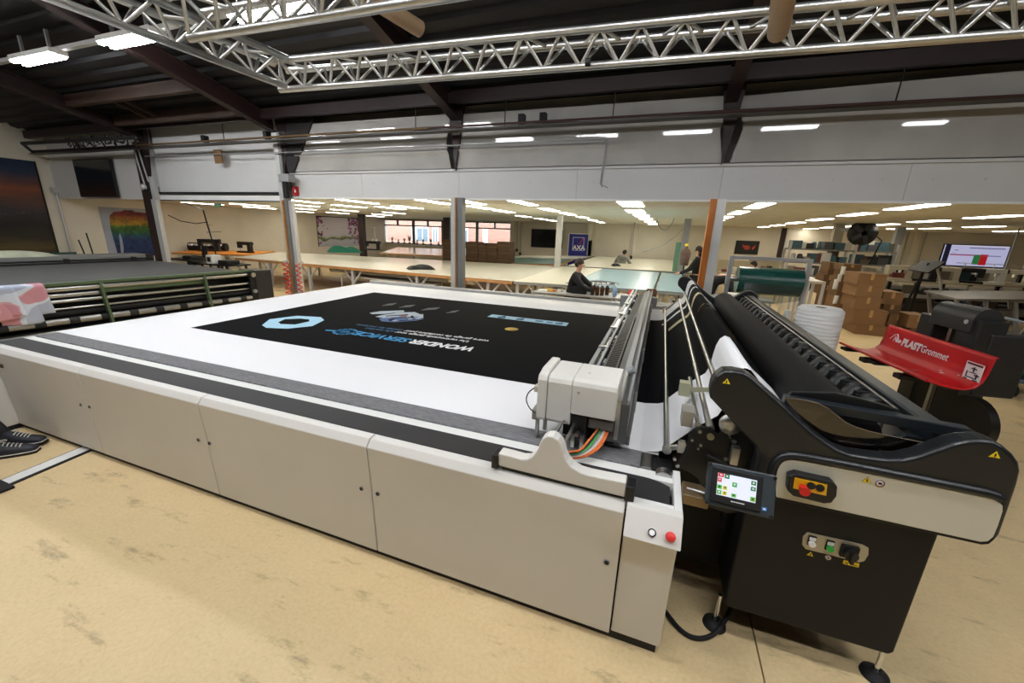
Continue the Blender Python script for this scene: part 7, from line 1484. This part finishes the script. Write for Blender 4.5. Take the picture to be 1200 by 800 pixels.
# grey conduits dropping from the ceiling, hanging cords, green panel by the grey inner post
for k, (px, y) in enumerate(((743, 19.5), (606.5, WBY - .15), (610.5, WBY - .15), (1066, WBY - .15), (1087, WBY - .15), (1194, 16))):
    x = OY(px, 270, y).x; z0 = (1.1, 1.0, .8, .9, .8, 1.0)[k]; t = thing('ceiling_drop', ('power cord drop above the man in grey', 'left one of the cable drops beside the window', 'right one of the cable drops beside the window', 'left cable drop beside the wall screen', 'right cable drop beside the wall screen', 'cable drop right of the wall screen')[k], 'cable drop', (x, y, z0), 'cable drops from the low ceiling'); B().cyl((x, y, z0), (x, y, CEIL + .01), .022, n=8).make('conduit', GREYM, t); B().box(x - .05, x + .05, y - .05, y + .05, z0 - .16, z0).make('socket', DARK, t)
def hangcord(pts, y, label):
    tag(B().tube(smoothpath([tuple(OY(px, py, y)) for px, py in pts], 2, False), .014, 6).make('slack_cable', GREYM), label, 'cord', 'loose cords under the low ceiling')
hangcord([(770, 256), (772, 266), (780, 271), (788, 262), (790, 256)], 14.4, 'looped cord hanging under the low ceiling left of the grey inner post')
hangcord([(752, 295), (772, 290), (790, 279), (800, 268)], 14.4, 'slack cord running up to the grey inner post')
q = OY(798, 296, 15); tag(B().box(q.x - .2, q.x + .12, 15, 15.06, 0, OY(798, 284, 15).z).make('leaning_board', mat('sage_panel', (110, 158, 134), .6)), 'sage green panel leaning by the grey inner post', 'panel')
hd = thing('dress_form', 'brown dress form with a yellow cap beside the grey inner post', 'mannequin', (OY(803, 315, 13.6).x, 13.6, 0)); q = OY(803, 300, 13.6); B().lathe([(1e-4, -.3), (.12, -.28), (.13, -.1), (.16, .08), (.12, .18), (.05, .24), (.05, .30), (1e-4, .31)], (q.x, 13.6, q.z), 18).make('torso', mat('form_brown', (104, 84, 76), .8, var=.2, scale=9), hd); B().cyl((q.x, 13.6, 0), (q.x, 13.6, q.z - .28), .02, n=8).make('pole', DARK, hd); B().lathe([(.05, .30), (.055, .34), (.03, .37), (1e-4, .375)], (q.x, 13.6, q.z), 12).make('cap', mat('warning_yellow'), hd); B().cyl((q.x, 13.6, 0), (q.x, 13.6, .03), .2, n=20).make('base', DARK, hd)
# grey steel table frame in front of the bending person
q = OY(852, 329, 9.2); t = thing('frame_desk', 'low grey desk frame before the bending person', 'desk', (q.x + .3, 9.5, 0)); B().box(q.x - .25, q.x + .9, 9.2, 9.8, .78, .82).make('desk_top', GREYM, t)
for sx in (-.2, .85):
    for sy in (9.25, 9.75): B().cyl((q.x + sx, sy, 0), (q.x + sx, sy, .78), .025, n=8).make('leg', LG, t)
tag(B().box(q.x + .05, q.x + .5, 9.3, 9.6, .822, .90).make('white_tray', WHITE, None, .01), 'white tray on the low grey desk frame', 'tray')
